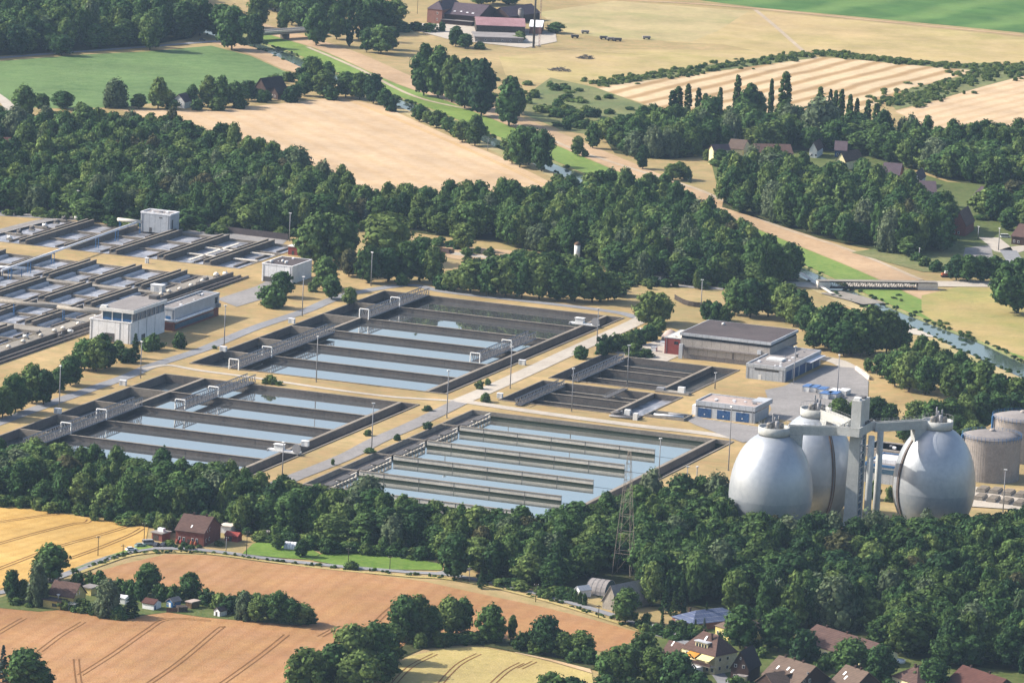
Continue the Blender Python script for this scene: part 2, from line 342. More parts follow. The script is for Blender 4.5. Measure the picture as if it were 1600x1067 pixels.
def smooth(pts, n=6):                             # Catmull-Rom
    P = [Vector(p[:2]) for p in pts]; out = []
    for i in range(len(P) - 1):
        a, b, c, d = P[max(i - 1, 0)], P[i], P[i + 1], P[min(i + 2, len(P) - 1)]
        for k in range(n):
            t = k / n; out.append(.5 * ((2 * b) + (c - a) * t + (2 * a - 5 * b + 4 * c - d) * t * t + (3 * b - a - 3 * c + d) * t ** 3))
    return out + [P[-1]]
def strip_sides(pts, wdt):
    L = []; R = []
    for i, p in enumerate(pts):
        d = (pts[min(i + 1, len(pts) - 1)] - pts[max(i - 1, 0)]).normalized(); n = Vector((-d.y, d.x)); wi = wdt[i] if isinstance(wdt, list) else wdt
        L.append(p + n * wi / 2); R.append(p - n * wi / 2)
    return L, R
def strip(mb, pts, wdt, z, m=0):
    global NSH
    NSH += 1; z += .0015 * NSH
    L, R = strip_sides(pts, wdt)
    for i in range(len(pts) - 1): mb.poly([(R[i].x, R[i].y, z), (R[i + 1].x, R[i + 1].y, z), (L[i + 1].x, L[i + 1].y, z), (L[i].x, L[i].y, z)], m)
    return mb
def road(name, px, wdt, z, m, n=6): return struct(strip(MB(), smooth(gp(px), n), wdt, z), name, [m])
def field(name, px, z, m, tracks=(), tm='track', tw=.55, gauge=1.9):
    mb = sheet(MB(), gp(px), z, 0)
    for t in tracks:
        c = smooth(gp(t), 5); a, b = strip_sides(c, gauge); strip(mb, a, tw, z + .05, 1); strip(mb, b, tw, z + .05, 1)
    return struct(mb, name, [m, tm])

def rect(u0, u1, v0, v1): return [tuple(W(u0, v0)), tuple(W(u1, v0)), tuple(W(u1, v1)), tuple(W(u0, v1))]
BAS = dict(A=(-117.5, 6.5, -237, -11), B=(-116, 6, 18, 237), C=(30, 150.5, 16, 237), D1=(31, 98, -142.5, -73), D2=(31, 98, -66, -12),
           E=(-345, -201, -331, -251.5), F1=(-345, -206, -223, -169.5), F2=(-345, -206, -164.5, -112), F3=(-345, -206, -107, -52), F4=(-345, -207, -42, 24), GC=(-196, -187, -232, 130))
for k, r in BAS.items(): HOLES.append(rect(*r))
RIV = smooth(gp([(300, 40), (372, 62), (440, 84), (545, 132), (633, 163), (775, 222), (870, 263), (1000, 318), (1140, 377), (1255, 425), (1350, 470), (1440, 507), (1500, 532), (1560, 560), (1640, 596), (1760, 650)]), 4)
RW = [9.0] * (len(RIV) - 17) + [9.5, 10, 11, 12, 13, 14, 13, 13] + [13] * 9
rl, rr = strip_sides(RIV, [q + 6 for q in RW]); HOLES.append([tuple(p) for p in rl] + [tuple(p) for p in rr[::-1]])

# ------------------------------------------------------------------ the setting
struct(sheet(MB(), [(-3500, 900), (3500, 900), (4500, 7500), (-4500, 7500)], 0), 'ground', ['dry_grass'])
struct(sheet(MB(), gp([(-90, 620), (-90, 322), (0, 330), (200, 345), (440, 374), (640, 440), (980, 480), (1010, 494), (1100, 535), (1290, 548), (1345, 560), (1420, 610), (1445, 650), (1330, 700), (1240, 770), (1140, 800), (1030, 812), (700, 860), (400, 790), (-90, 745)]), .06), 'lawn', ['lawn'])
# far fields
field('pale_wheat_field', [(185, 171), (330, 173), (420, 164), (530, 152), (600, 167), (700, 212), (780, 245), (850, 280), (900, 312), (700, 335), (560, 330), (470, 290), (400, 250), (300, 205)], .06, 'wheat_pale', [[(540, 155), (640, 195), (760, 247), (850, 290)]], 'wheat_gold')
field('beet_field', [(-80, 98), (0, 96), (130, 86), (230, 81), (330, 72), (392, 88), (440, 110), (470, 122), (420, 130), (330, 145), (200, 168), (100, 170), (30, 168), (-80, 130)], .06, 'beet')
field('stubble_field', [(925, 137), (1090, 117), (1275, 90), (1400, 97), (1530, 110), (1500, 122), (1400, 150), (1378, 160), (1300, 190), (1150, 200), (1060, 185), (1000, 160)], .06, 'stubble')
field('stubble_field_east', [(1398, 174), (1450, 162), (1530, 137), (1620, 112), (1700, 98), (1700, 215), (1440, 215), (1430, 190)], .06, 'stubble_right')
field('green_crop_field', [(1040, -6), (1180, 12), (1300, 23), (1500, 42), (1700, 62), (1800, -80), (1030, -80)], .06, 'crop_green')
struct(sheet(MB(), gp([(1100, 14), (1185, 18), (1330, 32), (1500, 49), (1700, 70), (1700, 96), (1530, 105), (1400, 93), (1280, 80), (1210, 86), (1130, 70), (1040, 66)]), .06), 'meadow_east', ['meadow_warm'])
struct(sheet(MB(), gp([(840, 20), (960, 2), (1090, 12), (1170, 18), (1120, 50), (1080, 66), (960, 62), (880, 50)]), .06), 'meadow_far', ['meadow'])
struct(sheet(MB(), gp([(780, 90), (900, 78), (1060, 78), (1200, 80), (1250, 84), (1090, 106), (920, 132), (840, 130), (790, 118)]), .06), 'meadow_middle', ['meadow_warm'])
mb = MB()
for p in ([(860, 122), (930, 137), (1000, 162), (1060, 190), (960, 200), (900, 190), (820, 150)], [(930, 128), (1090, 104), (1255, 82), (1268, 92), (1090, 115), (935, 136)], [(1280, 80), (1400, 94), (1500, 100), (1560, 98), (1540, 112), (1400, 100), (1285, 88)],
          [(1385, 158), (1420, 140), (1530, 112), (1600, 96), (1700, 92), (1700, 104), (1610, 116), (1520, 140), (1450, 160), (1400, 172)], [(810, 150), (870, 165), (940, 200), (930, 212), (880, 205), (820, 180)]):
    sheet(mb, gp(p), .1)
tag(mb.build('rough_scrub', M('scrub')), kind='stuff')
# the river, its banks and dike paths
mb = MB()
strip(mb, RIV, [q + 5 for q in RW], -.75)
struct(mb, 'river_water', ['river_water'])
mb = MB(); L2, R2 = strip_sides(RIV, [q + 0 for q in RW])
for a, b in ((rl, L2), (R2, rr)):
    for i in range(len(a) - 1): mb.poly([(b[i].x, b[i].y, 0 if b is rr else -3), (b[i + 1].x, b[i + 1].y, 0 if b is rr else -3), (a[i + 1].x, a[i + 1].y, 0 if a is rl else -3), (a[i].x, a[i].y, 0 if a is rl else -3)], 0)
struct(mb, 'river_bank', ['scrub'])
gl, _ = strip_sides(RIV, [q + 30 for q in RW]); struct(strip(MB(), gl, 22, .08), 'bank_grass', ['verge'])
_, gr = strip_sides(RIV, [q + 14 for q in RW]); struct(strip(MB(), gr, 7, .08), 'near_bank_grass', ['meadow'])
dl, _ = strip_sides(RIV, [q + 74 for q in RW]); struct(strip(MB(), dl, 20, .07), 'dike_top', ['dirt'])
road('dike_path', [(480, 74), (560, 108), (650, 152), (760, 178), (830, 205), (900, 235), (1000, 268), (1100, 300), (1200, 348), (1330, 392), (1440, 438)], 3, .16, 'path_dirt')
road('field_path', [(1180, 16), (1215, 45), (1250, 76), (1270, 92)], 3, .14, 'path_dirt')
road('field_road', [(960, 0), (1080, 6), (1180, 14), (1330, 29), (1500, 46), (1660, 62)], 5, .15, 'dirt')
road('country_road', [(-80, 98), (0, 91), (100, 83), (200, 76), (300, 68), (365, 63), (402, 60)], 6, .14, 'road')
road('bridge_road', [(478, 53), (530, 52), (600, 50), (660, 40)], 6, .14, 'road')
road('field_track', [(-20, 140), (8, 160), (22, 180), (36, 192)], 7, .14, 'gravel')
struct(sheet(MB(), gp([(330, 67), (400, 62), (470, 100), (478, 118), (440, 108), (392, 86)]), .12), 'bare_ground', ['dirt'])
# paths and yards of the works
road('works_road', [(-60, 682), (0, 660), (70, 634), (140, 609), (200, 588), (237, 572), (300, 552), (330, 541), (400, 512), (475, 487), (520, 468), (560, 457), (640, 446), (700, 457), (850, 474), (960, 488), (995, 497)], 6.5, .16, 'road')
road('side_road', [(225, 577), (262, 571), (310, 579), (400, 591), (500, 606), (600, 619), (650, 623), (720, 627)], 3.4, .17, 'gravel')
road('works_path', [(720, 627), (770, 606), (840, 574), (900, 546), (985, 508), (1012, 494)], 8.5, .18, 'gravel')
road('lower_path', [(720, 628), (650, 662), (590, 688), (540, 714), (455, 748), (430, 758)], 8, .19, 'asphalt')
road('basin_path', [(715, 626), (800, 639), (900, 653), (1000, 666), (1090, 676), (1160, 686)], 7, .2, 'gravel')
mb = sheet(MB(), gp([(1070, 656), (1085, 664), (1160, 692), (1205, 684), (1215, 655), (1260, 662), (1330, 664), (1356, 622), (1357, 596), (1338, 576), (1290, 572), (1225, 604), (1195, 610), (1205, 640), (1190, 668), (1100, 655), (1088, 650)]), .22)
struct(mb, 'asphalt_yard', ['asphalt'])
road('gate_road', [(1335, 580), (1310, 566), (1285, 560), (1270, 556)], 9, .21, 'gravel')
struct(sheet(MB(), gp([(960, 552), (1038, 530), (1062, 556), (1040, 566), (985, 558)]), .2), 'gravel_yard', ['gravel'])
road('back_road', [(870, 437), (940, 432), (990, 436), (1060, 447), (1130, 452)], 6, .17, 'asphalt')
road('back_lane', [(650, 385), (700, 395), (760, 402), (860, 410)], 8, .17, 'gravel')
struct(sheet(MB(), gp([(640, 372), (720, 385), (800, 392), (870, 402), (900, 412), (880, 424), (760, 414), (660, 396)]), .12), 'earth_yard', ['dirt'])
struct(sheet(MB(), gp([(-80, 332), (0, 338), (120, 345), (200, 352), (300, 366), (440, 384), (450, 374), (300, 356), (120, 338), (-80, 322)]), .13), 'tank_road', ['asphalt'])
road('ramp_road', [(-40, 372), (0, 362), (60, 347), (90, 342)], 7, .18, 'asphalt')
struct(sheet(MB(), gp([(338, 468), (400, 448), (420, 438), (450, 444), (430, 462), (370, 480)]), .15), 'forecourt', ['asphalt'])
# lower-left land
road('village_road', [(-60, 936), (0, 926), (60, 912), (112, 894), (160, 875), (210, 861), (258, 857), (330, 861), (420, 873), (520, 884), (640, 894), (700, 898), (770, 911), (850, 930), (930, 953), (1000, 975), (1060, 992), (1120, 1006)], 4.2, .2, 'road')
road('lane', [(690, 896), (730, 888), (765, 880), (800, 872)], 5, .19, 'road')
field('gold_wheat_field', [(-80, 784), (0, 789), (120, 806), (232, 822), (228, 846), (190, 866), (150, 881), (110, 892), (60, 904), (0, 920), (-80, 934)], .1, 'wheat_gold',
      [[(-40, 822), (60, 807), (98, 803)], [(-40, 861), (40, 838), (110, 820), (134, 817), (140, 812)], [(-30, 900), (80, 858), (150, 838), (190, 826), (200, 822)], [(60, 890), (140, 862), (200, 838), (222, 826)]], 'track')
field('orange_wheat_field', [(-80, 948), (40, 930), (130, 900), (190, 882), (260, 866), (330, 868), (420, 880), (540, 892), (660, 908), (760, 930), (850, 949), (930, 969), (1000, 989), (1062, 1006), (1040, 1020), (1000, 1030), (920, 1014), (790, 1000), (640, 1010), (560, 1040), (480, 1090), (450, 1130), (-80, 1130)], .1, 'wheat_orange',
      [[(62, 1018), (95, 993), (122, 977), (130, 972)], [(-20, 1000), (20, 976), (38, 966)], [(125, 1055), (180, 1020), (230, 985), (262, 968), (330, 970)], [(215, 1080), (280, 1035), (340, 985), (350, 980)], [(330, 1080), (400, 1030), (448, 992)], [(575, 985), (600, 960), (618, 945)], [(500, 995), (520, 984)], [(119, 1030), (122, 1060), (128, 1090)]], 'track')
field('pale_lower_field', [(580, 1085), (606, 1050), (638, 1026), (690, 1014), (740, 1011), (800, 1019), (860, 1034), (925, 1053), (930, 1085)], .11, 'wheat_green',
      [[(610, 1075), (640, 1043), (680, 1022)], [(682, 1075), (715, 1040), (748, 1022)], [(760, 1078), (790, 1050), (815, 1036)], [(812, 1045), (835, 1034)]], 'track')
struct(sheet(MB(), gp([(800, 1012), (850, 1022), (920, 1040), (925, 1052), (860, 1033), (805, 1020)]), .13), 'field_margin', ['wheat_pale'])
struct(sheet(MB(), gp([(-60, 932), (0, 934), (60, 914), (112, 908), (220, 912), (300, 922), (440, 946), (492, 966), (470, 978), (400, 972), (320, 965), (262, 957), (190, 966), (130, 950), (60, 956), (-60, 945)]), .14), 'garden', ['village_green'])
struct(sheet(MB(), gp([(488, 876), (502, 866), (560, 864), (640, 872), (692, 882), (690, 891), (600, 890), (520, 882)]), .14), 'mown_meadow', ['mown'])
struct(sheet(MB(), gp([(378, 866), (395, 850), (420, 843), (470, 850), (500, 866), (487, 875), (440, 872)]), .14), 'garden_lawn', ['mown'])
struct(sheet(MB(), gp([(110, 891), (150, 877), (190, 862), (226, 850), (240, 856), (200, 862), (160, 873), (114, 892)]), .16), 'verge', ['verge'])
road('field_edge', [(112, 900), (160, 882), (205, 868), (258, 863), (330, 866), (420, 878), (520, 890), (640, 901), (700, 905), (770, 918), (850, 938), (930, 962), (1000, 985)], 2.2, .17, 'wheat_green')
struct(sheet(MB(), gp([(600, 1040), (640, 1000), (720, 990), (800, 1000), (920, 1018), (940, 1050), (860, 1030), (740, 1006), (660, 1014)]), .15), 'hedge_bank', ['wood_floor'])
struct(sheet(MB(), gp([(1010, 985), (1120, 975), (1300, 1010), (1500, 1040), (1700, 1060), (1700, 1140), (950, 1140), (960, 1060)]), .08), 'village_ground', ['village_green'])
road('village_lane', [(1030, 992), (1060, 1000), (1090, 1016), (1130, 1065), (1150, 1110)], 5, .2, 'road')
struct(sheet(MB(), gp([(1330, 395), (1440, 378), (1520, 385), (1560, 372), (1700, 372), (1700, 420), (1560, 432), (1440, 425)]), .1), 'housing_ground', ['scrub'])
road('housing_road', [(1680, 382), (1600, 388), (1572, 394), (1560, 384), (1545, 372)], 11, .2, 'gravel')
road('housing_street', [(1575, 392), (1592, 420), (1600, 440)], 9, .22, 'road')
struct(sheet(MB(), gp([(1508, 388), (1548, 384), (1552, 404), (1530, 412), (1505, 402)]), .18), 'parking_court', ['asphalt'])
struct(sheet(MB(), gp([(1285, 442), (1440, 440), (1620, 440), (1620, 450), (1440, 448), (1290, 452), (1225, 447), (1228, 441)]), .13), 'towpath', ['gravel'])
struct(sheet(MB(), gp([(1440, 462), (1510, 445), (1620, 450), (1640, 570), (1560, 545), (1480, 515), (1440, 490)]), -.03), 'floodplain', ['meadow_river'])
struct(sheet(MB(), gp([(1416, 510), (1448, 500), (1462, 512), (1490, 522), (1472, 530), (1420, 522)]), .15), 'concrete_slipway', ['gravel'])
struct(sheet(MB(), gp([(640, 37), (760, 40), (868, 52), (870, 66), (820, 76), (700, 62), (640, 46)]), .13), 'farm_yard', ['gravel'])

struct(sheet(MB(), gp([(1110, 250), (1250, 236), (1340, 240), (1480, 285), (1700, 300), (1700, 375), (1560, 372), (1500, 392), (1470, 345), (1380, 318), (1290, 296), (1180, 282), (1120, 290)]), .1), 'village_garden', ['village_green'])
WOODS = dict(
    north_west=[(-120, 95), (0, 88), (130, 80), (230, 72), (300, 60), (318, 42), (300, 10), (250, -25), (-120, -25)],
    west=[(-90, 332), (0, 330), (130, 343), (270, 355), (420, 366), (555, 352), (580, 335), (545, 310), (480, 285), (400, 254), (320, 228), (230, 214), (150, 212), (60, 205), (-90, 190)],
    middle=[(560, 350), (650, 364), (700, 371), (770, 376), (800, 386), (850, 396), (920, 408), (960, 432), (1060, 444), (1140, 449), (1225, 447), (1250, 440), (1225, 424), (1180, 402), (1135, 380), (1095, 354), (1060, 334), (1020, 320), (960, 316), (880, 318), (840, 330), (760, 336), (690, 336), (620, 340), (580, 338)],
    east=[(945, 218), (1040, 200), (1100, 200), (1250, 210), (1400, 222), (1500, 230), (1720, 224), (1720, 300), (1560, 296), (1480, 282), (1440, 268), (1380, 256), (1330, 238), (1250, 236), (1150, 236), (1100, 244), (1040, 250), (960, 240)],
    south_east=[(1128, 324), (1135, 290), (1180, 280), (1262, 290), (1300, 296), (1340, 304), (1400, 318), (1480, 346), (1502, 390), (1440, 404), (1340, 386), (1280, 373), (1200, 347)],
    village=[(1500, 350), (1530, 335), (1580, 312), (1720, 306), (1720, 362), (1600, 362), (1550, 360)],
    strip=[(-60, 738), (100, 742), (200, 756), (300, 768), (400, 782), (450, 806), (560, 810), (700, 842), (850, 852), (940, 830), (1010, 812), (1100, 795), (1140, 790), (1160, 830), (1100, 870), (1010, 890), (930, 930), (850, 926), (770, 905), (700, 872), (600, 860), (500, 853), (420, 838), (340, 828), (265, 818), (240, 816), (120, 799), (0, 781), (-60, 778)],
    south=[(1135, 822), (1250, 856), (1330, 868), (1420, 858), (1520, 840), (1720, 832), (1720, 1075), (1450, 1040), (1350, 1028), (1260, 995), (1150, 965), (1080, 948), (960, 948), (930, 930), (1010, 890), (1100, 870)])
mb = MB()
for k, p in WOODS.items(): sheet(mb, gp(p), .04 if k != 'strip' else .09)
struct(mb, 'woodland_ground', ['wood_floor'])
road('wood_path', [(-40, 746), (60, 752), (140, 764), (190, 776), (260, 790)], 5, .2, 'gravel')
road('wood_path_south', [(1190, 908), (1250, 918), (1310, 930)], 4, .2, 'gravel')

# ------------------------------------------------------------------ basins
def P3(u, v, z): return PF(u, v, z)
def pbox(mb, u0, u1, v0, v1, z0, z1, m=0): return mb.box(PF, u0, u1, v0, v1, z0, z1, m)
def psheet(u0, u1, v0, v1, z, mats, name, root, sub=None):
    return part(MB().poly([P3(u0, v1, z), P3(u1, v1, z), P3(u1, v0, z), P3(u0, v0, z)]), name, mats, root, sub)

def settling_basin(label, key, vs, zw, ui0, ui1, wall, cells=True, open_end=0, water='water_settle', rim='concrete_rim'):
    a, b, v0, v1 = BAS[key]; T = thing('settling_basin', label, 'basin', tuple(W(a, v0)) + (0,))
    mb = MB()                                         # outer wall with rim
    for (x0, x1, y0, y1) in ((a, b, v0, v0 + .5), (a, b, v1 - .5, v1), (a, a + .5, v0 + .5, v1 - .5), (b - .5, b, v0 + .5, v1 - .5)):
        pbox(mb, x0, x1, y0, y1, -5, .22)
        pbox(mb, x0 - (.15 if x0 == a else 0), x1 + (.15 if x1 == b else 0), y0 - (.15 if y0 == v0 else 0), y1 + (.15 if y1 == v1 else 0), .22, .42, 1)
    part(mb, 'outer_wall', ['concrete' if key == 'C' else wall, rim], T)
    for nm, u in (('inlet_wall', ui0), ('outlet_wall', ui1)):
        if nm == 'inlet_wall' and not cells: continue
        mb = MB(); pbox(mb, u - .45, u + .45, v0 + .5, v1 - .5, -5, .3); pbox(mb, u - .8, u + .8, v0 + .5, v1 - .5, .3, .5, 1); part(mb, nm, ['concrete_dark', rim], T)  # pale walled basin: outlet wall's shadow side put into the darker concrete
    psheet(a + .5, ui0 - (.45 if cells else 0), v0 + .5, v1 - .5, -3.2 if cells else zw, ['water_dark' if cells else water], 'inlet_channel', T)
    psheet(ui1 + .45, b - .5, v0 + .5, v1 - .5, -2.9, ['water_dark'], 'outlet_channel', T)
    mb = MB(); pbox(mb, b - 2.2, b - .5, v0 + .5, v1 - .5, -4, -1.2); part(mb, 'drain_trough', ['concrete_pale'], T)
    n = len(vs) - 1
    for i in range(n + 1):
        if 0 < i < n:
            e = ui1 - .45 - (open_end if open_end else 0)
            mb = MB(); s0 = ui0 + (.45 if cells else -.4)
            pbox(mb, s0, e, vs[i] - .35, vs[i] + .35, zw + .02, .28)
            if water == 'water_clear': pbox(mb, s0, e + .02, vs[i] - .37, vs[i] + .37, zw - .3, zw + .95, 2)  # wall reflection painted dark green on the wall foot, at the waterline
            pbox(mb, s0, e + .05, vs[i] - .55, vs[i] + .55, .28, .46, 1)
            x = s0 + 11                                # movement joints
            while x < e - 4: pbox(mb, x, x + .22, vs[i] + .2, vs[i] + .42, zw + .05, .4, 3); x += 15.5
            part(mb, 'partition_wall', [wall, rim, 'reflection_green', 'steel_dark'], T)
        if i < n:
            psheet(ui0 + (.45 if cells else -8), ui1 - .45, vs[i] + (.35 if i else .5), vs[i + 1] - (.35 if i < n - 1 else .5), zw, [water], 'water', T)
            if cells and i:
                mb = MB(); pbox(mb, a + .5, ui0 - .45, vs[i] - .5, vs[i] + .5, -4, .3); part(mb, 'cell_wall', ['concrete_rim'], T)
    return T
vA = [-237 + i * (226 / 6) for i in range(7)]; vB = [18 + i * 36.5 for i in range(7)]; vC = [16 + i * 36.8 for i in range(7)]
settling_basin('large six lane settling basin with dark water mirroring the trees behind it', 'A', vA, -1.6, -98.2, -2.6, 'concrete_dark')
settling_basin('six lane settling basin with pale sky reflecting water just above the wood strip', 'B', vB, -1.7, -97, -2.8, 'concrete_dark')
CT = settling_basin('settling basin with pale walls, rows of gates and lanes open at their far end', 'C', vC, -2.4, 39.5, 142, 'concrete_pale', cells=False, open_end=13.5, water='water_clear')
for i in range(6):                                    # gate rows at the head of each lane
    mb = MB(); y0 = vC[i] + 3 if i else vC[i] + 2; y1 = vC[i + 1] - 2
    n = 9
    for k in range(n + 1): y = y0 + (y1 - y0) * k / n; pbox(mb, 38.6, 39.4, y - .35, y + .35, -3, -.2)
    for z in (-1.9, -.2): pbox(mb, 38.7, 39.3, y0 - .35, y1 + .35, z, z + .4)
    pbox(mb, 38.2, 41.5, y0 + 8, y0 + 20, .2, .7, 1); pbox(mb, 38.2, 41.5, y1 - 9, y1, .2, .6, 1)
    part(mb, 'gate_row', ['concrete_pale', 'steel_dark'], CT)
    mb = MB(); pbox(mb, 30.5, 38.2, vC[i + 1] - .5, vC[i + 1] + .5, -.1, .45); part(mb, 'inlet_beam', ['concrete_rim'], CT)
    mb = MB(); pbox(mb, 38.6, 39.4, vC[i] + 1, vC[i + 1] - 1, -6, -2.4); part(mb, 'sill', ['concrete_pale'], CT)
mb = MB(); pbox(mb, 30.5, 34.5, 16.5, 236.5, -6, -1.7); part(mb, 'inlet_bench', ['concrete_dark'], CT)
mb = MB()
for y0_, y1_ in ((16.0, 16.9), ): pbox(mb, 31, 150, 16.45, 16.6, -2.9, -1.4)
part(mb, 'reflection_line', ['reflection_green'], CT)  # same painted reflection along the far wall

def desilting_basin(label, key, vs, zw, ui0, ui1, white):
    a, b, v0, v1 = BAS[key]; T = thing('desilting_basin', label, 'basin', tuple(W(a, v0)) + (0,))
    mb = MB()
    for (x0, x1, y0, y1) in ((a, b, v0, v0 + .5), (a, b, v1 - .5, v1), (a, a + .5, v0 + .5, v1 - .5), (b - .5, b, v0 + .5, v1 - .5)):
        pbox(mb, x0, x1, y0, y1, -6, .2); pbox(mb, x0, x1, y0, y1, .2, .4, 1)
    part(mb, 'outer_wall', ['concrete_dark', 'concrete_rim'], T)
    for nm, u in (('inlet_wall', ui0), ('outlet_wall', ui1)):
        mb = MB(); pbox(mb, u - .5, u + .5, v0 + .5, v1 - .5, -6, .3); pbox(mb, u - .8, u + .8, v0 + .5, v1 - .5, .3, .5, 1); part(mb, nm, ['concrete_dark', 'concrete_rim'], T)
    psheet(a + .5, ui0 - .5, v0 + .5, v1 - .5, -3.5, ['water_dark'], 'inlet_channel', T)
    psheet(ui1 + .5, b - .5, v0 + .5, v1 - .5, -2.2, ['foam' if white else 'water_dark'], 'outlet_channel', T)
    n = len(vs) - 1
    for i in range(n):
        psheet(ui0 + .5, ui1 - .5, vs[i] + .35, vs[i + 1] - .35, zw, ['water_dark'], 'water', T)
        if i:
            mb = MB(); top = .3 if i == 2 else -.8; pbox(mb, ui0 + .5, ui1 - .5, vs[i] - .35, vs[i] + .35, -6, top); pbox(mb, ui0 + .5, ui1 - .5, vs[i] - .5, vs[i] + .5, top, top + .2, 1)
            part(mb, 'partition_wall', ['concrete_dark', 'concrete_rim'], T)
    return T
desilting_basin('upper grit basin with dark water in narrow lanes beside the big flat roofed hall', 'D1', [-142.5 + i * 17.4 for i in range(5)], -2.6, 43, 84, False)
desilting_basin('lower grit basin with dark lanes and a foaming white outlet channel', 'D2', [-66 + i * 13.5 for i in range(5)], -2.6, 42, 84, True)

def bridge(label, u, v0, v1, group, portals, h=3.4, wd=4.0, zb=.5, steel='steel'):
    T = thing('scraper_bridge', label, 'bridge', tuple(W(u, v0)) + (0,), group)
    for s in (0, wd):
        mb = MB(); n = max(4, int((v1 - v0) / 2.1))
        for z in (zb + .1, zb + h): mb.bar(P3(u + s, v0, z), P3(u + s, v1, z), .26)
        for k in range(n):
            y = v0 + (v1 - v0) * k / n; y2 = v0 + (v1 - v0) * (k + 1) / n
            mb.bar(P3(u + s, y, zb), P3(u + s, y2, zb + h), .19)
            if k % 2 == 0: mb.bar(P3(u + s, y, zb), P3(u + s, y, zb + h), .09)
        part(mb, 'truss', [steel], T)
    mb = MB(); pbox(mb, u + .2, u + wd - .2, v0, v1, zb, zb + .12); part(mb, 'deck', ['steel_dark'], T)
    for v in portals:
        mb = MB()
        for s in (-.3, wd + .3): mb.bar(P3(u + s, v, 0), P3(u + s, v, zb + h + .9), .28)
        mb.bar(P3(u - .3, v, zb + h + .9), P3(u + wd + .3, v, zb + h + .9), .28); part(mb, 'portal', ['white_paint'], T)
    return T
g = 'travelling scraper bridges of the large settling basins'
bridge('lattice scraper bridge at the head of the tree mirroring basin, in its far corner', -98, -237, -161.5, g, [-199, -161])
bridge('lattice scraper bridge over the three nearest lanes of the tree mirroring basin, by the road', -97, -119, -10.5, g, [-46, -9.5])
bridge('lattice scraper bridge at the middle of the outlet side of the tree mirroring basin', -12, -158, -88, g, [-126, -87])
bridge('long lattice scraper bridge over the inlet edge of the pale basin above the wood strip', -97, 91, 198, g, [127.5, 162])
bridge('lattice scraper bridge across the two upper lanes of the pale basin, away from its edge', -78, 14, 90, g, [54.5, 89])
bridge('dark lattice bridge on the upper grit basin', 43, -131, -71, 'grit basin bridges', [], 2.6, 2.8, .5, 'steel')
bridge('dark lattice bridge on the lower grit basin', 42, -57, -4, 'grit basin bridges', [], 2.6, 2.8, .5, 'steel')
T = thing('walkway_bridge', 'short dark steel walkway across the middle of the lower grit basin', 'walkway', tuple(W(69, -66)) + (0,))
mb = MB(); pbox(mb, 69, 71.5, -67, -41, .55, .9); part(mb, 'deck', ['steel_dark'], T)
for s in (69.1, 71.4):
    mb = MB(); mb.bar(P3(s, -67, 1.9), P3(s, -41, 1.9), .06)
    for k in range(14): mb.bar(P3(s, -67 + 2 * k, .9), P3(s, -67 + 2 * k, 1.9), .05)
    part(mb, 'railing', ['steel'], T)
def scraper_car(label, u, v):
    T = thing('scraper_car', label, 'machine', tuple(W(u, v)) + (0,), 'white sludge scraper carriages')
    mb = MB(); pbox(mb, u - 12, u + 2.5, v - 1.4, v + 1.4, .9, 1.6); part(mb, 'chassis', ['white_paint'], T)
    mb = MB(); pbox(mb, u - 9, u - 5, v - 1.2, v + 1.2, 1.6, 3.8); pbox(mb, u - 9.3, u - 4.7, v - 1.5, v + 1.5, 3.8, 4); part(mb, 'cabin', ['white_paint'], T)
    for x in (u - 11.5, u + 2):
        mb = MB(); mb.bar(P3(x, v - 2, 1.2), P3(x, v + 2, 1.2), .5, 0, 10); part(mb, 'roller', ['steel'], T)
    mb = MB(); mb.ring([[P3(u + 1.5, v + 1.7 + d, 3.4) if False else tuple(Vector(P3(u + 1.5, v + 1.7 + d, 3.2)) + Vector((E1.x * 2 * math.cos(t), E1.y * 2 * math.cos(t), 2 * math.sin(t)))) for t in [2 * math.pi * j / 16 for j in range(16)]] for d in (0, .3)]); part(mb, 'cable_reel', ['steel'], T)
scraper_car('white scraper carriage on the far corner of the tree mirroring basin', 3, -205)
scraper_car('white scraper carriage on the outlet channel of the pale basin above the wood strip', 3.5, 148)

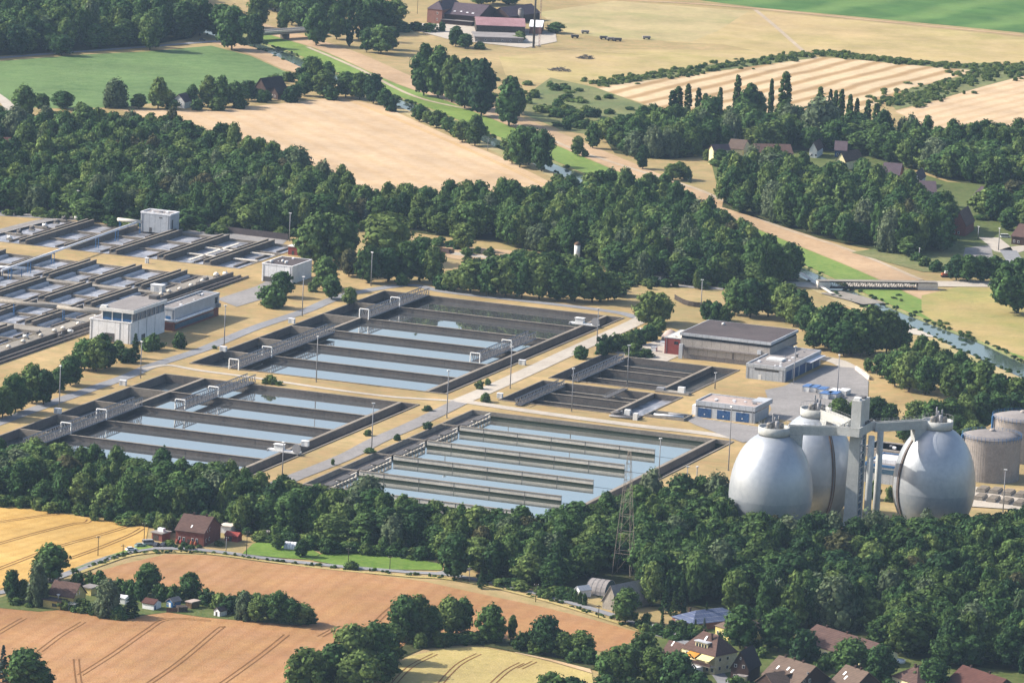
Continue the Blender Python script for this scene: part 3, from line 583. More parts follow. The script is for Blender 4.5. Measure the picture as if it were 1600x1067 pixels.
# ------------------------------------------------------------------ aeration basins
def aeration(label, key, twins, crosses, baffles=True, zw=-.9):
    a, b, v0, v1 = BAS[key]; T = thing('aeration_basin', label, 'basin', tuple(W(a, v0)) + (0,))
    mb = MB()
    for (x0, x1, y0, y1) in ((a, b, v0, v0 + .7), (a, b, v1 - .7, v1), (a, a + .5, v0 + .7, v1 - .7), (b - .5, b, v0 + .7, v1 - .7)):
        pbox(mb, x0, x1, y0, y1, -4, .3)
    part(mb, 'outer_wall', ['concrete_rim'], T)
    psheet(a + .5, b - .5, v0 + .7, v1 - .7, zw, ['foam'], 'water', T)
    for u in twins:
        for s in (-1.7, 1.7):
            mb = MB(); pbox(mb, u + s - .35, u + s + .35, v0 + .72, v1 - .72, -4, 2.3); pbox(mb, u + s - .45, u + s + .45, v0 + .72, v1 - .72, 2.3, 2.45, 1)
            part(mb, 'channel_wall', ['concrete_dark', 'concrete_rim'], T)
        mb = MB(); pbox(mb, u - 1.34, u + 1.34, v0 + .72, v1 - .72, -4, 1.1); part(mb, 'channel_floor', ['concrete'], T)
    edges = [a + .5] + [q for u in twins for q in (u - 2.06, u + 2.06)] + [b - .5]
    for i in range(0, len(edges), 2):
        x0, x1 = edges[i], edges[i + 1]
        if x1 - x0 < 3: continue
        for v in crosses:
            mb = MB(); pbox(mb, x0 + .02, x1 - .02, v - .7, v + .7, -4, .25); part(mb, 'cross_wall', ['concrete_rim'], T)
        if baffles:
            cs = [v0 + .7] + list(crosses) + [v1 - .7]
            for p, q in zip(cs, cs[1:]):
                mb = MB(); xm = x0 + (x1 - x0) * .62; pbox(mb, xm - .5, xm + .5, p + 1.2, p + (q - p) * .72, -3, -.1); part(mb, 'baffle', ['concrete_dark'], T)
                if key != 'E':
                    mb = MB(); pbox(mb, x0 + .6, x0 + 2.6, p + 2.5, q - 3, -3, .35); part(mb, 'weir_trough', ['panel_grey'], T)
    return T
TWE = [-319.5, -294.8, -269.8, -243.6, -218.6]
ET = aeration('rearmost aeration basin with high twin channel walls below the white block building', 'E', TWE, [-305, -279])
for u0_, u1_ in ((-240, -222), (-215, -202)):
    for v in (-297, -276):
        mb = MB(); pbox(mb, u0_, u1_, v - .8, v + .8, .3, .7); part(mb, 'walkway', ['concrete_pale'], ET)
mb = MB(); pbox(mb, -231.8, -230.2, -318, -258, .3, .7); part(mb, 'walkway', ['concrete_pale'], ET)
aeration('upper of three foaming aeration basins, next to the grass strip under the thin pipe', 'F1', [-316, -291, -266.5, -241.9, -217.5], [-196])
aeration('middle of three foaming aeration basins, crossed by the thick cream pipe', 'F2', [-314, -289.5, -265.2, -240.8, -216.6], [-138])
aeration('lowest of three foaming aeration basins, beside the white control building', 'F3', [-317, -292, -267, -242, -218], [-80])
aeration('lowermost aeration basin cut by the photo edge, beside the row of vent hoods', 'F4', [-318, -293, -268, -243, -222], [-20, 2])
mb = MB()
for v0_, v1_ in ((-169, -164.9), (-111.6, -107.4), (-51.6, -42.4)): sheet(mb, [tuple(W(-345, v0_)), tuple(W(-206, v0_)), tuple(W(-206, v1_)), tuple(W(-345, v1_))], .12)
sheet(mb, [tuple(W(-205.9, -224)), tuple(W(-196.2, -224)), tuple(W(-196.2, 40)), tuple(W(-205.9, 40))], .12)
struct(mb, 'concrete_walkway', ['concrete'])
T = thing('distribution_channel', 'long open concrete channel with white hoods beside it, behind the control building', 'channel', tuple(W(-196, -232)) + (0,))
for u in (-195.6, -191.4, -187.4):
    mb = MB(); pbox(mb, u - .4, u + .4, -232, 130, -4, 1.0 if u > -192 else 2); part(mb, 'channel_wall', ['concrete_dark'], T)
psheet(-195.2, -191.8, -232, 130, -1.5, ['water_dark'], 'water', T); psheet(-191, -187.8, -232, 130, -.6, ['foam'], 'water', T)
k = 0
dome = thing('vent_hood', 'white rounded vent hood standing along the open distribution channel', 'hood', tuple(W(-200, -222)) + (0,), 'white vent hoods along the distribution channel')
part(MB().box(Fr(W(-200, -222), E1), -1.3, 1.3, -1, 1, 0, 1.2), 'base', ['concrete_rim'], dome)
part(MB().lathe((*W(-200, -222), 0), [(1.4, 1.2), (1.35, 1.9), (1.0, 2.5), (.3, 2.9)], 12), 'hood_cap', ['concrete_pale'], dome)
for v in (-205, -190, -178, -169, -160, -150, -90, -80, -66, -52, -44, -30, -12, 4): copy_thing(dome, (*W(-200 + RNG.uniform(-1.5, 1.5), v), 0), PA, None, (.8, .8, .7))
for lab, u, v, s in (('white equipment container with pale roof at the end of the upper aeration basin', -210, -172, (6, 4, 3.4)), ('small white control cabinet on the grass strip between the aeration basins', -246, -240, (1.6, 1.4, 2.6)), ('white control cabinet on the wall of the thick pipe', -262, -104, (1.6, 1.2, 2.2))):
    Fq = Fr(W(u, v), E1, E2); T = thing('equipment_cabinet', lab, 'cabinet', tuple(W(u, v)) + (0,))
    part(MB().box(Fq, 0, s[0], 0, s[1], .1, s[2]), 'body', ['white_paint'], T); part(MB().box(Fq, -.15, s[0] + .15, -.15, s[1] + .15, s[2], s[2] + .2), 'roof', ['panel_white'], T); part(MB().box(Fq, s[0] * .3, s[0] * .7, s[1], s[1] + .05, .2, s[2] * .8), 'door', ['panel_grey'], T)
# small plant clutter on the machine decks at the left
for i, (px, py) in enumerate([(15, 375), (30, 366), (50, 360), (70, 356), (88, 350), (100, 345), (120, 344), (322, 440), (340, 436), (352, 432), (310, 447), (295, 455), (40, 530), (60, 524), (95, 528), (110, 522), (125, 512)]):
    p = G(px, py); T = thing('pump_unit', 'pump machinery cluster on the concrete deck beside the aeration basins', 'pump', (*p, 0), 'pump machinery by the aeration basins')
    Fq = Fr(p, E1, E2); part(MB().box(Fq, -1.5, 1.5, -.8, .8, 0, .7), 'plinth', ['concrete'], T)
    part(MB().bar(Fq(-1.2, 0, 1.5), Fq(1.2, 0, 1.5), .7, 0, 10), 'motor', ['steel_dark' if i % 3 else 'white_paint'], T); part(MB().bar(Fq(.4, 0, 1.5), Fq(.4, 0, 2.8), .25, 0, 8), 'valve_stem', ['steel'], T)

# pipes on blue trestles
def pipe(label, px, z, r, m, sup, zs=None):
    P = [G(x, y, z) for x, y in px]; T = thing('overhead_pipe', label, 'pipe', (*P[0], 0))
    mb = MB(); mb.tube([(p.x, p.y, z) for p in P], r, 0, 12); part(mb, 'pipe', [m], T)
    for f in sup:
        i = min(int(f), len(P) - 2); p = P[i].lerp(P[i + 1], f - i); mb = MB(); d = (P[i + 1] - P[i]).normalized(); n = Vector((-d.y, d.x)) * 1.2
        for s in (-1, 1): mb.bar((p.x + n.x * s * .6, p.y + n.y * s * .6, 0), (p.x + n.x * s * .6, p.y + n.y * s * .6, z - r * .5), .16)
        mb.bar((p.x - n.x, p.y - n.y, z - r - .1), (p.x + n.x, p.y + n.y, z - r - .1), .16); part(mb, 'trestle', ['blue_paint'], T)
pipe('thin pale pipe on blue trestles running over the rear basin to the white block', [(2, 423), (213, 348)], 6, .55, 'panel_white', [.06, .2, .37, .7, .85])
pipe('short cream pipe from the thin pipe into the white block building', [(184, 343), (221, 347)], 6, .9, 'concrete_pale', [.1, .95])
pipe('thick cream pipe ending at the glazed control building', [(-40, 465), (0, 470), (90, 480), (156, 489)], 6, 1.0, 'concrete', [1.25, 2.15])
pipe('pale blue pipe bundle on trestles, cut by the photo edge beside the thin pipe', [(-20, 417), (40, 419)], 4.5, .7, 'panel_white', [.4, .65, .9])

# ------------------------------------------------------------------ buildings
def wallbox(mb, F, side, L, D, a, b, z0, z1, t=.06, m=0):
    if side == 'f': mb.box(F, a, b, -t, .02, z0, z1, m)
    elif side == 'r': mb.box(F, L - .02, L + t, a, b, z0, z1, m)
    elif side == 'l': mb.box(F, -t, .02, a, b, z0, z1, m)
def frame_px(a, b, c):
    p, q, r = G(*a), G(*b), G(*c); F = Fr(p, q - p); L = (q - p).length; D = (r - q).dot(F.ay); return F, L, D
def windows(T, F, L, D, spec, glass='glass', frm='white_paint'):
    for side, a, z0, w_, h_ in spec:
        mb = MB(); wallbox(mb, F, side, L, D, a, a + w_, z0, z0 + h_, .05); o = part(mb, 'window', [frm], T)
        mb = MB(); wallbox(mb, F, side, L, D, a + .12, a + w_ - .12, z0 + .12, z0 + h_ - .12, .09); part(mb, 'pane', [glass], T, o)
def house(name, label, a, b, c, eave, ridge, wall, roof, style='along', over=.45, win=(), doors=(), chim=(), sky=(), solar=False, cat='house', z0=0, group=None, pxs=True):
    F, L, D = frame_px(a, b, c) if pxs else (a, b, c)
    if D < 3: D = 3
    T = thing(name, label, cat, (*F.o, 0), group)
    mb = MB(); mb.box(F, 0, L, 0, D, z0, eave)
    if style == 'along':
        mb.poly([F(0, 0, eave), F(0, D, eave), F(0, D / 2, ridge - .1)]); mb.poly([F(L, 0, eave), F(L, D / 2, ridge - .1), F(L, D, eave)])
    elif style == 'across':
        mb.poly([F(0, 0, eave), F(L / 2, 0, ridge - .1), F(L, 0, eave)]); mb.poly([F(0, D, eave), F(L, D, eave), F(L / 2, D, ridge - .1)])
    part(mb, 'wall', [wall], T)
    o = over; s = (ridge - eave) / ((D if style != 'across' else L) / 2); e2 = eave - s * o; th = .28; mb = MB()
    def slope(p, q, r, t):                            # quad slab
        mb.hexa([p, q, r, t], [(x[0], x[1], x[2] + th) for x in (p, q, r, t)])
    if style == 'along':
        slope(F(-o, -o, e2), F(L + o, -o, e2), F(L + o, D / 2, ridge), F(-o, D / 2, ridge)); slope(F(-o, D / 2, ridge), F(L + o, D / 2, ridge), F(L + o, D + o, e2), F(-o, D + o, e2))
    elif style == 'across':
        slope(F(-o, -o, e2), F(L / 2, -o, ridge), F(L / 2, D + o, ridge), F(-o, D + o, e2)); slope(F(L / 2, -o, ridge), F(L + o, -o, e2), F(L + o, D + o, e2), F(L / 2, D + o, ridge))
    elif style == 'hip':
        h = min(L, D) / 2 * .9
        A_, B_, C_, D_ = F(-o, -o, e2), F(L + o, -o, e2), F(L + o, D + o, e2), F(-o, D + o, e2)
        if L >= D: r0, r1 = F(h, D / 2, ridge), F(L - h, D / 2, ridge)
        else: r0, r1 = F(L / 2, h, ridge), F(L / 2, D - h, ridge)
        if L >= D: fs = [[A_, B_, r1, r0], [B_, C_, r1], [C_, D_, r0, r1], [D_, A_, r0]]
        else: fs = [[A_, B_, r0], [B_, C_, r1, r0], [C_, D_, r1], [D_, A_, r0, r1]]
        for q in fs: mb.poly(q)
        mb.poly([D_, C_, B_, A_])
    elif style == 'halfhip':                          # gable left, hip right
        A_, B_, C_, D_ = F(-o, -o, e2), F(L + o, -o, e2), F(L + o, D + o, e2), F(-o, D + o, e2); r0, r1 = F(L * .28, D / 2, ridge), F(L * .74, D / 2, ridge)
        for q in ([A_, B_, r1, r0], [B_, C_, r1], [C_, D_, r0, r1], [D_, A_, r0], [D_, C_, B_, A_]): mb.poly(q)
    elif style == 'flat':
        mb.box(F, -o, L + o, -o, D + o, eave, ridge)
    rf = part(mb, 'roof', [roof], T)
    windows(T, F, L, D, win)
    for side, p, w_, h_, m_ in doors:
        mb = MB(); wallbox(mb, F, side, L, D, p, p + w_, 0.05, h_, .07); part(mb, 'door', [m_], T)
    zr = lambda x, y: (ridge - abs(y - D / 2) * s) if style != 'across' else (ridge - abs(x - L / 2) * s)
    for x, y in chim:
        if style == 'along': y = D / 2
        mb = MB(); zt_ = max(ridge + .35, zr(x, y) + .9); mb.box(F, x - .32, x + .32, y - .32, y + .32, zr(x, y) - .3, zt_); mb.box(F, x - .4, x + .4, y - .4, y + .4, zt_, zt_ + .15); part(mb, 'chimney', ['brick_dark'], T, rf)
    for x, y, w_ in sky:
        mb = MB(); zz = [zr(x, y), zr(x, y + 1.3)]
        mb.hexa([F(x, y, zz[0] + .3), F(x + w_, y, zz[0] + .3), F(x + w_, y + 1.3, zz[1] + .3), F(x, y + 1.3, zz[1] + .3)], [F(x, y, zz[0] + .42), F(x + w_, y, zz[0] + .42), F(x + w_, y + 1.3, zz[1] + .42), F(x, y + 1.3, zz[1] + .42)]); part(mb, 'skylight', ['panel_white'], T, rf)
    return T, F, L, D, zr

def block(name, label, F, L, D, h, wall, roof, cat='building', fascia=None, fh=1.2, parapet=.5, z0=0):
    """flat roofed building: walls, parapet band, roof deck."""
    T = thing(name, label, cat, (*F.o, 0)); mb = MB(); mb.box(F, 0, L, 0, D, z0, h - fh); part(mb, 'wall', [wall], T)
    mb = MB(); e = .15
    for x0, x1, y0, y1 in ((-e, L + e, -e, .4), (-e, L + e, D - .4, D + e), (-e, .4, .4, D - .4), (L - .4, L + e, .4, D - .4)): mb.box(F, x0, x1, y0, y1, h - fh, h)
    part(mb, 'parapet', [fascia or wall], T)
    mb = MB(); mb.box(F, .4, L - .4, .4, D - .4, h - fh, h - parapet); rf = part(mb, 'roof', [roof], T)
    for k in range(int(L * D / 90) + 1):
        x, y = RNG.uniform(2, L - 3), RNG.uniform(2, max(3, D - 3)); a = RNG.uniform(.3, .7)
        part(MB().box(F, x, x + a * 2, y, y + a * 2, h - parapet - .02, h - parapet + a), 'roof_vent', ['panel_white' if k % 3 else 'steel'], T, rf)
    for x in (.8, L - 1.1): part(MB().box(F, x, x + .16, -.16, .0, z0 + .1, h - fh), 'downpipe', ['steel'], T)
    return T
def wfr(u, v): return Fr(W(u, v), E1, -E2)            # x along e1, y away

# white block behind the aeration basins
T = block('plant_building', 'tall windowless pale grey block with a rooftop sign at the rear of the aeration basins', wfr(-289, -325), 16.5, 11, 10.2, 'panel_grey', 'roof_grey', fascia='panel_white', fh=.8)
F = wfr(-289, -325); part(MB().box(F, 10.3, 12, -.08, .02, 7.6, 8.2), 'sign', ['steel_dark'], T); part(MB().box(F, 5, 6.4, -.06, .02, 0, 2.4), 'door', ['steel_dark'], T); part(MB().box(F, 16.48, 16.58, 2, 3.5, 0, 7), 'pipe_duct', ['steel_dark'], T)
# white cube by the big tree
F = wfr(-178, -227); T = block('pump_house', 'white flat roofed building partly behind a round bush, below the big tree', F, 16, 24, 9, 'panel_white', 'roof_dark', fh=.5, parapet=.1)
part(MB().box(F, 1, 5.5, -.06, .02, .1, 2.6), 'door', ['steel_dark'], T); part(MB().box(F, 6, 12, -.06, .02, .1, 2.4), 'door', ['blue_door'], T)
for x, y in ((3, 4), (7, 9), (10, 6)): part(MB().lathe((*F(x, y)[:2], 0), [(.7, 8.9), (.7, 9.8), (.2, 10.2)], 10), 'roof_vent', ['white_paint'], T)
# control building with glazed storey
F = wfr(-180, -38); T = block('control_building', 'white control building with a blue glazed upper storey and overhanging flat roof', F, 20.5, 37, 10, 'panel_white', 'roof_grey', fh=.4, parapet=.05)
F2 = wfr(-174.5, -39.5); L2_, D2_ = 15, 34
part(MB().box(F2, 0, L2_, 0, D2_, 9.98, 14), 'upper_storey', ['glass_blue'], T)
for x in np.linspace(0, L2_, 4):
    part(MB().box(F2, x - .25, x + .25, -.25, .02, 10, 14), 'mullion', ['white_paint'], T)
for y in np.linspace(0, D2_, 8): part(MB().box(F2, L2_ - .02, L2_ + .25, y - .25, y + .25, 10, 14), 'mullion', ['panel_grey'], T)
part(MB().box(F2, .3, L2_ - .3, -.12, .02, 10.1, 11.1), 'sill_panel', ['blue_paint'], T)
rf = part(MB().box(F2, -1.1, L2_ + 1.1, -1.1, D2_ + 1.1, 14, 15.6), 'roof_slab', ['white_paint'], T); part(MB().box(F2, -.6, L2_ + .6, -.6, D2_ + .6, 15.6, 15.75), 'roof_deck', ['roof_grey'], T, rf)
part(MB().box(F2, 9, 13, 30, 34, 15.75, 17.4), 'roof_hut', ['steel_dark'], T, rf); part(MB().box(F2, -.8, 2.2, -.6, 1.2, 15.76, 16.5), 'roof_vent', ['white_paint'], T, rf)
part(MB().box(F, 14.9, 15.3, -.1, .02, .1, 9.5), 'downpipe', ['panel_grey'], T); part(MB().box(F, 7.5, 12.5, -.08, .02, .1, 4.2), 'door', ['steel_dark'], T)
for y in (8, 17, 26): part(MB().box(F, 20.48, 20.62, y, y + .5, .1, 9.5), 'downpipe', ['panel_grey'], T)
part(MB().box(F, 20.48, 20.56, 12, 16, .1, 2.8), 'door', ['steel_dark'], T)
# grey building with brick base
F = wfr(-166, -79); T = block('blower_hall', 'long grey clad hall on a red brick base with a pipe along its side', F, 9.5, 50, 11, 'panel_grey', 'roof_grey', fascia='panel_grey', fh=1, parapet=.7, z0=4.3)
part(MB().box(F, .1, 9.4, .1, 49.9, 0, 4.31), 'brick_base', ['brick_red'], T)
part(MB().tube([F(-.8, -.9, 5), F(10.6, -.9, 5), F(10.6, 40, 5)], .6, 0, 10), 'pipe', ['panel_white'], T)
part(MB().box(F, 9.48, 9.6, 1, 44, 1.0, 3.2), 'window_band', ['glass_blue'], T); part(MB().box(F, 5, 7.5, -.08, .02, 5.4, 7), 'window', ['blue_paint'], T); part(MB().box(F, 9.48, 9.58, 45, 48, 6.5, 9.3), 'window', ['glass'], T)
part(MB().box(F, 9.6, 11.4, 46, 48, 4.6, 6.4), 'fan_box', ['steel'], T)
# big hall
F, L, D = frame_px((1061, 560), (1204, 582), (1247, 562)); F = wfr(64.5, -154.5); L = 43.3; D = 38.5
T = thing('screen_hall', 'big dark flat roofed hall with grey cladding bands beside a red brick annex', 'hall', (*F.o, 0)); H_ = 12.2
part(MB().box(F, 1.2, L - 1.2, 1.2, D - 1.2, 0, H_ - 2), 'wall', ['panel_mauve'], T)
part(MB().box(F, 0, L, 0, D, 6.2, 9.6), 'upper_wall', ['panel_beige'], T)
part(MB().box(F, -.4, L + .4, -.4, D + .4, 5.5, 6.2), 'canopy', ['panel_mauve'], T)
part(MB().box(F, .3, L - .3, .3, D - .3, 9.6, 10.9), 'window_band', ['glass'], T)
part(MB().box(F, -.5, L + .5, -.5, D + .5, 10.9, H_), 'fascia', ['panel_grey'], T); part(MB().box(F, 0, L, 0, D, H_ - .3, H_ + .05), 'roof', ['roof_dark'], T)
for x0_, x1_ in ((3.5, 25), (26, 37.5)): part(MB().box(F, x0_, x1_, .9, 1.25, 2.2, 5.3), 'wall_panel', ['panel_beige'], T)
part(MB().box(F, 38, 40, .9, 1.25, .1, 4.4), 'door', ['wood_red'], T)
for x0_ in (-.4, 37.5): part(MB().box(F, x0_, x0_ + 1.8, -1.0, .0, .1 if x0_ < 0 else 6.3, 6.8 if x0_ < 0 else 8), 'air_duct', ['panel_grey'], T)
part(MB().lathe((*F(10, 30)[:2], 0), [(.8, H_), (.8, H_ + .8), (.2, H_ + 1.1)], 10), 'roof_vent', ['white_paint'], T)
F = wfr(54.5, -161); T = block('brick_annex', 'red brick annex with pale roof against the big flat roofed hall', F, 8.6, 22, 8, 'brick_bright', 'concrete_pale', fascia='panel_grey', fh=.4, parapet=.05)
part(MB().box(F, 4.6, 6.6, -.06, .02, 5, 6.4), 'window', ['glass'], T)
# low building right of hall
F = wfr(106.5, -126); T = block('screenings_building', 'low grey building with blue doors and a white roof light next to the big hall', F, 18.5, 51, 7, 'panel_grey', 'roof_grey', fascia='panel_grey', fh=1.6, parapet=.5)
part(MB().box(F, 4, 15.5, -.06, .02, 4.3, 5.3), 'window_band', ['glass'], T); part(MB().box(F, 6, 7.3, -.07, .02, .1, 2.4), 'door', ['white_paint'], T)
part(MB().box(F, 4.5, 12, 14, 20, 6.45, 7.4), 'roof_light', ['white_paint'], T); part(MB().lathe((*F(14, 30)[:2], 0), [(.5, 6.4), (.5, 7.8), (.9, 7.8), (.9, 8.2)], 10), 'roof_vent', ['steel'], T)
for y in (2, 11.5, 21, 31, 41): part(MB().box(F, 18.48, 18.58, y, y + 8, .1, 4.6), 'door', ['blue_door'], T)
part(MB().box(F, 18.5, 21.5, 28, 49, 4.9, 5.2), 'canopy', ['panel_white'], T)
# garage with three blue doors
F = wfr(117.5, -27.5); L, D = 27.2, 19; T = block('garage', 'flat roofed garage building with three blue roller doors and a pinkish roof', F, L, D, 7.3, 'panel_grey', 'roof_pink', fascia='panel_grey', fh=2.1, parapet=.5)
part(MB().box(F, -.05, L + .05, -.05, 0.02, 4.6, 5.22), 'window_band', ['glass'], T); part(MB().box(F, L - .02, L + .05, 0, D, 4.6, 5.22), 'window_band', ['glass'], T)
for i in range(3):
    d = part(MB().box(F, 1.2 + i * 8.7, 7.2 + i * 8.7, -.1, .02, .05, 4.1), 'roller_door', ['blue_door'], T); part(MB().box(F, 3.9 + i * 8.7, 4.4 + i * 8.7, -.16, -.09, 1.3, 1.8), 'handle', ['white_paint'], T, d)
    part(MB().box(F, 3.6 + i * 8.7, 4.4 + i * 8.7, -.4, .0, 4.25, 4.5), 'door_lamp', ['white_paint'], T)
part(MB().box(F, -2.8, -.02, 3, 12, 0, 4.4), 'side_annex', ['panel_white'], T); part(MB().box(F, 21, L + .2, D - 6, D + 4, 5.3, 7.32), 'roof_hut', ['panel_grey'], T)
mb = MB()
for i in range(4): mb.poly([F(1 + i * 8.6 - .9, -5.5, .25), F(1 + i * 8.6 - .6, -5.5, .25), F(1 + i * 8.6 + 1.2, -.8, .25), F(1 + i * 8.6 + .9, -.8, .25)])
for i in range(3): mb.poly([F(3.6 + i * 8.6, -5.5, .25), F(3.9 + i * 8.6, -5.5, .25), F(5.7 + i * 8.6, -.8, .25), F(5.4 + i * 8.6, -.8, .25)])
struct(mb, 'parking_marking', ['concrete_pale'])
# sunken ramp with railing left of garage
F = wfr(99, -14); T = thing('sludge_pit', 'open concrete pit with pipework between the foaming channel and the garage', 'pit', (*F.o, 0))
for x0_, x1_, y0_, y1_ in ((0, 18, 0, .5), (0, 18, 10.5, 11), (0, .5, .5, 10.5), (17.5, 18, .5, 10.5)): part(MB().box(F, x0_, x1_, y0_, y1_, 0, 1.3), 'pit_wall', ['concrete'], T)
part(MB().box(F, .5, 17.5, .5, 10.5, .05, .3), 'pit_floor', ['water_dark'], T); part(MB().tube([F(3, 3, 1), F(16, 5, 1)], .5, 0, 10), 'pipe', ['panel_white'], T); part(MB().tube([F(8, 8, 1.2), F(16.5, 8, 1.2)], .4, 0, 10), 'pipe', ['steel'], T)
F = wfr(86, -5); T = thing('sludge_pump_platform', 'grey machine platform with white cabinets at the near end of the foaming outlet channel', 'platform', (*F.o, 0))
part(MB().box(F, 0, 13, 0, 6, .1, 1.1), 'deck', ['steel_dark'], T); part(MB().box(F, 5.5, 8, 3, 5, 1.1, 3.4), 'cabinet', ['white_paint'], T); part(MB().box(F, 11, 13, -1, 1, .1, 3), 'cabinet', ['white_paint'], T)
part(MB().bar(F(1, 2, 1.9), F(5, 2, 1.9), .8, 0, 10), 'motor', ['steel_dark'], T); part(MB().tube([F(0, -.8, .8), F(10, -.8, .8)], .4, 0, 8), 'pipe', ['steel'], T)
for k in range(5): part(MB().box(F, 1 + k * 2.2, 1.8 + k * 2.2, 4.5, 5.6, 1.1, 2.4), 'pump_drive', ['steel'], T)
F = wfr(83, -70); T = thing('outlet_platform', 'grey concrete platform with a white cabinet between the two grit basins', 'platform', (*F.o, 0))
part(MB().box(F, 0, 16, 0, 4.5, .1, 1.0), 'deck', ['concrete'], T); part(MB().box(F, 10.5, 13.5, 1, 3, 1, 3.4), 'cabinet', ['white_paint'], T); part(MB().box(F, .5, 4, .5, 3.5, 1, 2.2), 'pump_drive', ['steel'], T)

# ------------------------------------------------------------------ digesters, tower, gasholders
def egg(label, c, n=72):
    T = thing('digester_tank', label, 'digester', (*c, 0)); zc, R = 16.5, 16.6
    pr = []
    for k in range(3, 29):
        t = math.pi / 2 * k / 28 if False else k / 28
        a = -math.pi / 2 + math.pi * t
        z = zc + math.sin(a) * (24.8 if a > 0 else 19.5); r = R * math.cos(a) ** (.92 if a > 0 else .8)
        if z > -1 and z < 40.2: pr.append((r, z))
    mb = MB(); lo = [p for p in pr if p[1] <= 15]; hi = [p for p in pr if p[1] >= 15]
    zs = np.interp(15, [p[1] for p in pr], [p[0] for p in pr]); mb.lathe(c, lo + [(zs, 15)], n, 1, False); mb.lathe(c, [(zs + .06, 15)] + hi, n, 0, False)
    rp = lambda z: float(np.interp(z, [p[1] for p in pr], [p[0] for p in pr]))
    sh = part(mb, 'shell', ['egg_shell', 'egg_foot'], T)
    mb = MB()                                          # standing seams of the cladding
    for j in range(90):
        t = 2 * math.pi * j / 90; d = Vector((math.cos(t), math.sin(t))); e = Vector((-d.y, d.x)) * .03
        P = [p for p in pr if p[1] > 1]
        for (r1, z1), (r2, z2) in zip(P, P[1:]):
            a1 = Vector(c) + d * (r1 + .08); a2 = Vector(c) + d * (r2 + .08)
            mb.poly([(a1.x - e.x, a1.y - e.y, z1), (a1.x + e.x, a1.y + e.y, z1), (a2.x + e.x, a2.y + e.y, z2), (a2.x - e.x, a2.y - e.y, z2)])
    part(mb, 'cladding_seam', ['egg_shell'], T, sh)
    mb = MB(); mb.lathe(c, [(5.4, 39.6), (6.2, 40.6), (6.3, 43.4), (5.8, 43.4), (5.8, 42.4)], 36, 0, True); cp = part(mb, 'collar', ['tower_conc'], T)
    mb = MB(); mb.lathe(c, [(6.2, 45.0 + q) for q in (0, .1)], 24, 0, False)
    for j in range(20): t = 2 * math.pi * j / 20; mb.bar((c[0] + 6.2 * math.cos(t), c[1] + 6.2 * math.sin(t), 43.3), (c[0] + 6.2 * math.cos(t), c[1] + 6.2 * math.sin(t), 45.1), .05)
    part(mb, 'railing', ['steel'], T, cp)
    for dx, dy, r_, h_ in ((-2, -1, 1.1, 2.6), (1, -1.5, .8, 3.4), (.2, 1.4, .6, 4.4), (2.6, .6, 1.2, 2.4), (-.6, .3, .35, 6.2), (1.7, 1.8, .3, 5)):
        part(MB().lathe((c[0] + dx, c[1] + dy), [(r_, 42.2), (r_, 42.2 + h_), (r_ * .5, 42.5 + h_)], 10), 'gas_dome' if r_ > .9 else 'vent_pipe', ['concrete' if r_ > .9 else 'steel'], T, cp)
    part(MB().tube([(c[0] - 3, c[1] - 2, 44), (c[0], c[1], 45.5), (c[0] + 3.5, c[1] + .5, 44.2)], .3, 0, 8), 'gas_pipe', ['steel'], T, cp)
    return T, rp
EG = [tuple(W(223.5, 183)), tuple(W(225.5, 137)), tuple(W(275.3, 132.5))]
T1, rp = egg('egg shaped silver digester tank nearest the basins, in front of its twin', EG[0])
T2, _ = egg('egg shaped silver digester tank standing behind another, with a brown pipe curving down it', EG[1])
T3, _ = egg('egg shaped silver digester tank on the far side of the lift tower, beside the gasholders', EG[2])
def rib(T, c, ang, z0, z1):
    for k, m_ in ((-.035, 'wood_brown'), (0, 'steel'), (.03, 'wood_brown')):
        mb = MB(); P = []
        for z in np.linspace(z1, z0, 22): r = rp(z) + .35; P.append((c[0] + r * math.cos(ang + k), c[1] + r * math.sin(ang + k), z))
        mb.tube(P, .22, 0, 6); part(mb, 'down_pipe', [m_], T)
rib(T2, EG[1], math.radians(-62), 1, 38); rib(T3, EG[2], math.radians(207), 1, 36)
# lift tower
tc = W(252.5, 165); TF = Fr(tc, E1, -E2)
T = thing('lift_tower', 'slim concrete lift tower rising between the egg shaped digesters, with bridges to each', 'tower', (*tc, 0))
mb = MB(); mb.hexa([TF(-3, -4, 0), TF(2.6, -4, 0), TF(2.6, -2.4, 0), TF(-3, -2.4, 0)], [TF(-2, -4, 41), TF(2.2, -4, 41), TF(2.2, -2.4, 41), TF(-2, -2.4, 41)]); part(mb, 'shaft_wall', ['tower_conc'], T)
part(MB().box(TF, -1.6, 1.6, -2.4, 3.4, 0, 41), 'stair_glazing', ['glass_blue'], T)
mb = MB()
for k in range(14): z = 1.5 + k * 2.85; mb.box(TF, 1.6, 2.0, -2.3, 3.3, z, z + .45)
part(mb, 'stair_landing', ['tower_conc'], T)
part(MB().box(TF, -1.2, 2.2, 3.4, 4.6, 0, 41), 'rear_pier', ['tower_conc'], T)
pl = MB(); pl.box(TF, -6, 3.2, -8.5, 11.5, 41, 42); 
for x0_, x1_, y0_, y1_ in ((-6, 3.2, -8.5, -8.1), (-6, 3.2, 11.1, 11.5), (-6, -5.6, -8.1, 11.1), (2.8, 3.2, -8.1, 11.1)): pl.box(TF, x0_, x1_, y0_, y1_, 42, 44.6)
part(pl, 'platform', ['tower_conc'], T)
hd = part(MB().box(TF, -2.0, 2.0, -4, 7.0, 42, 54.6), 'lift_head', ['tower_conc'], T)
part(MB().box(TF, -1.6, 1.0, -3.5, -.5, 54.6, 55.6), 'roof_vent', ['white_paint'], T, hd); part(MB().box(TF, -1.2, 1.2, 1, 5, 54.6, 55.3), 'roof_hatch', ['steel_dark'], T, hd)
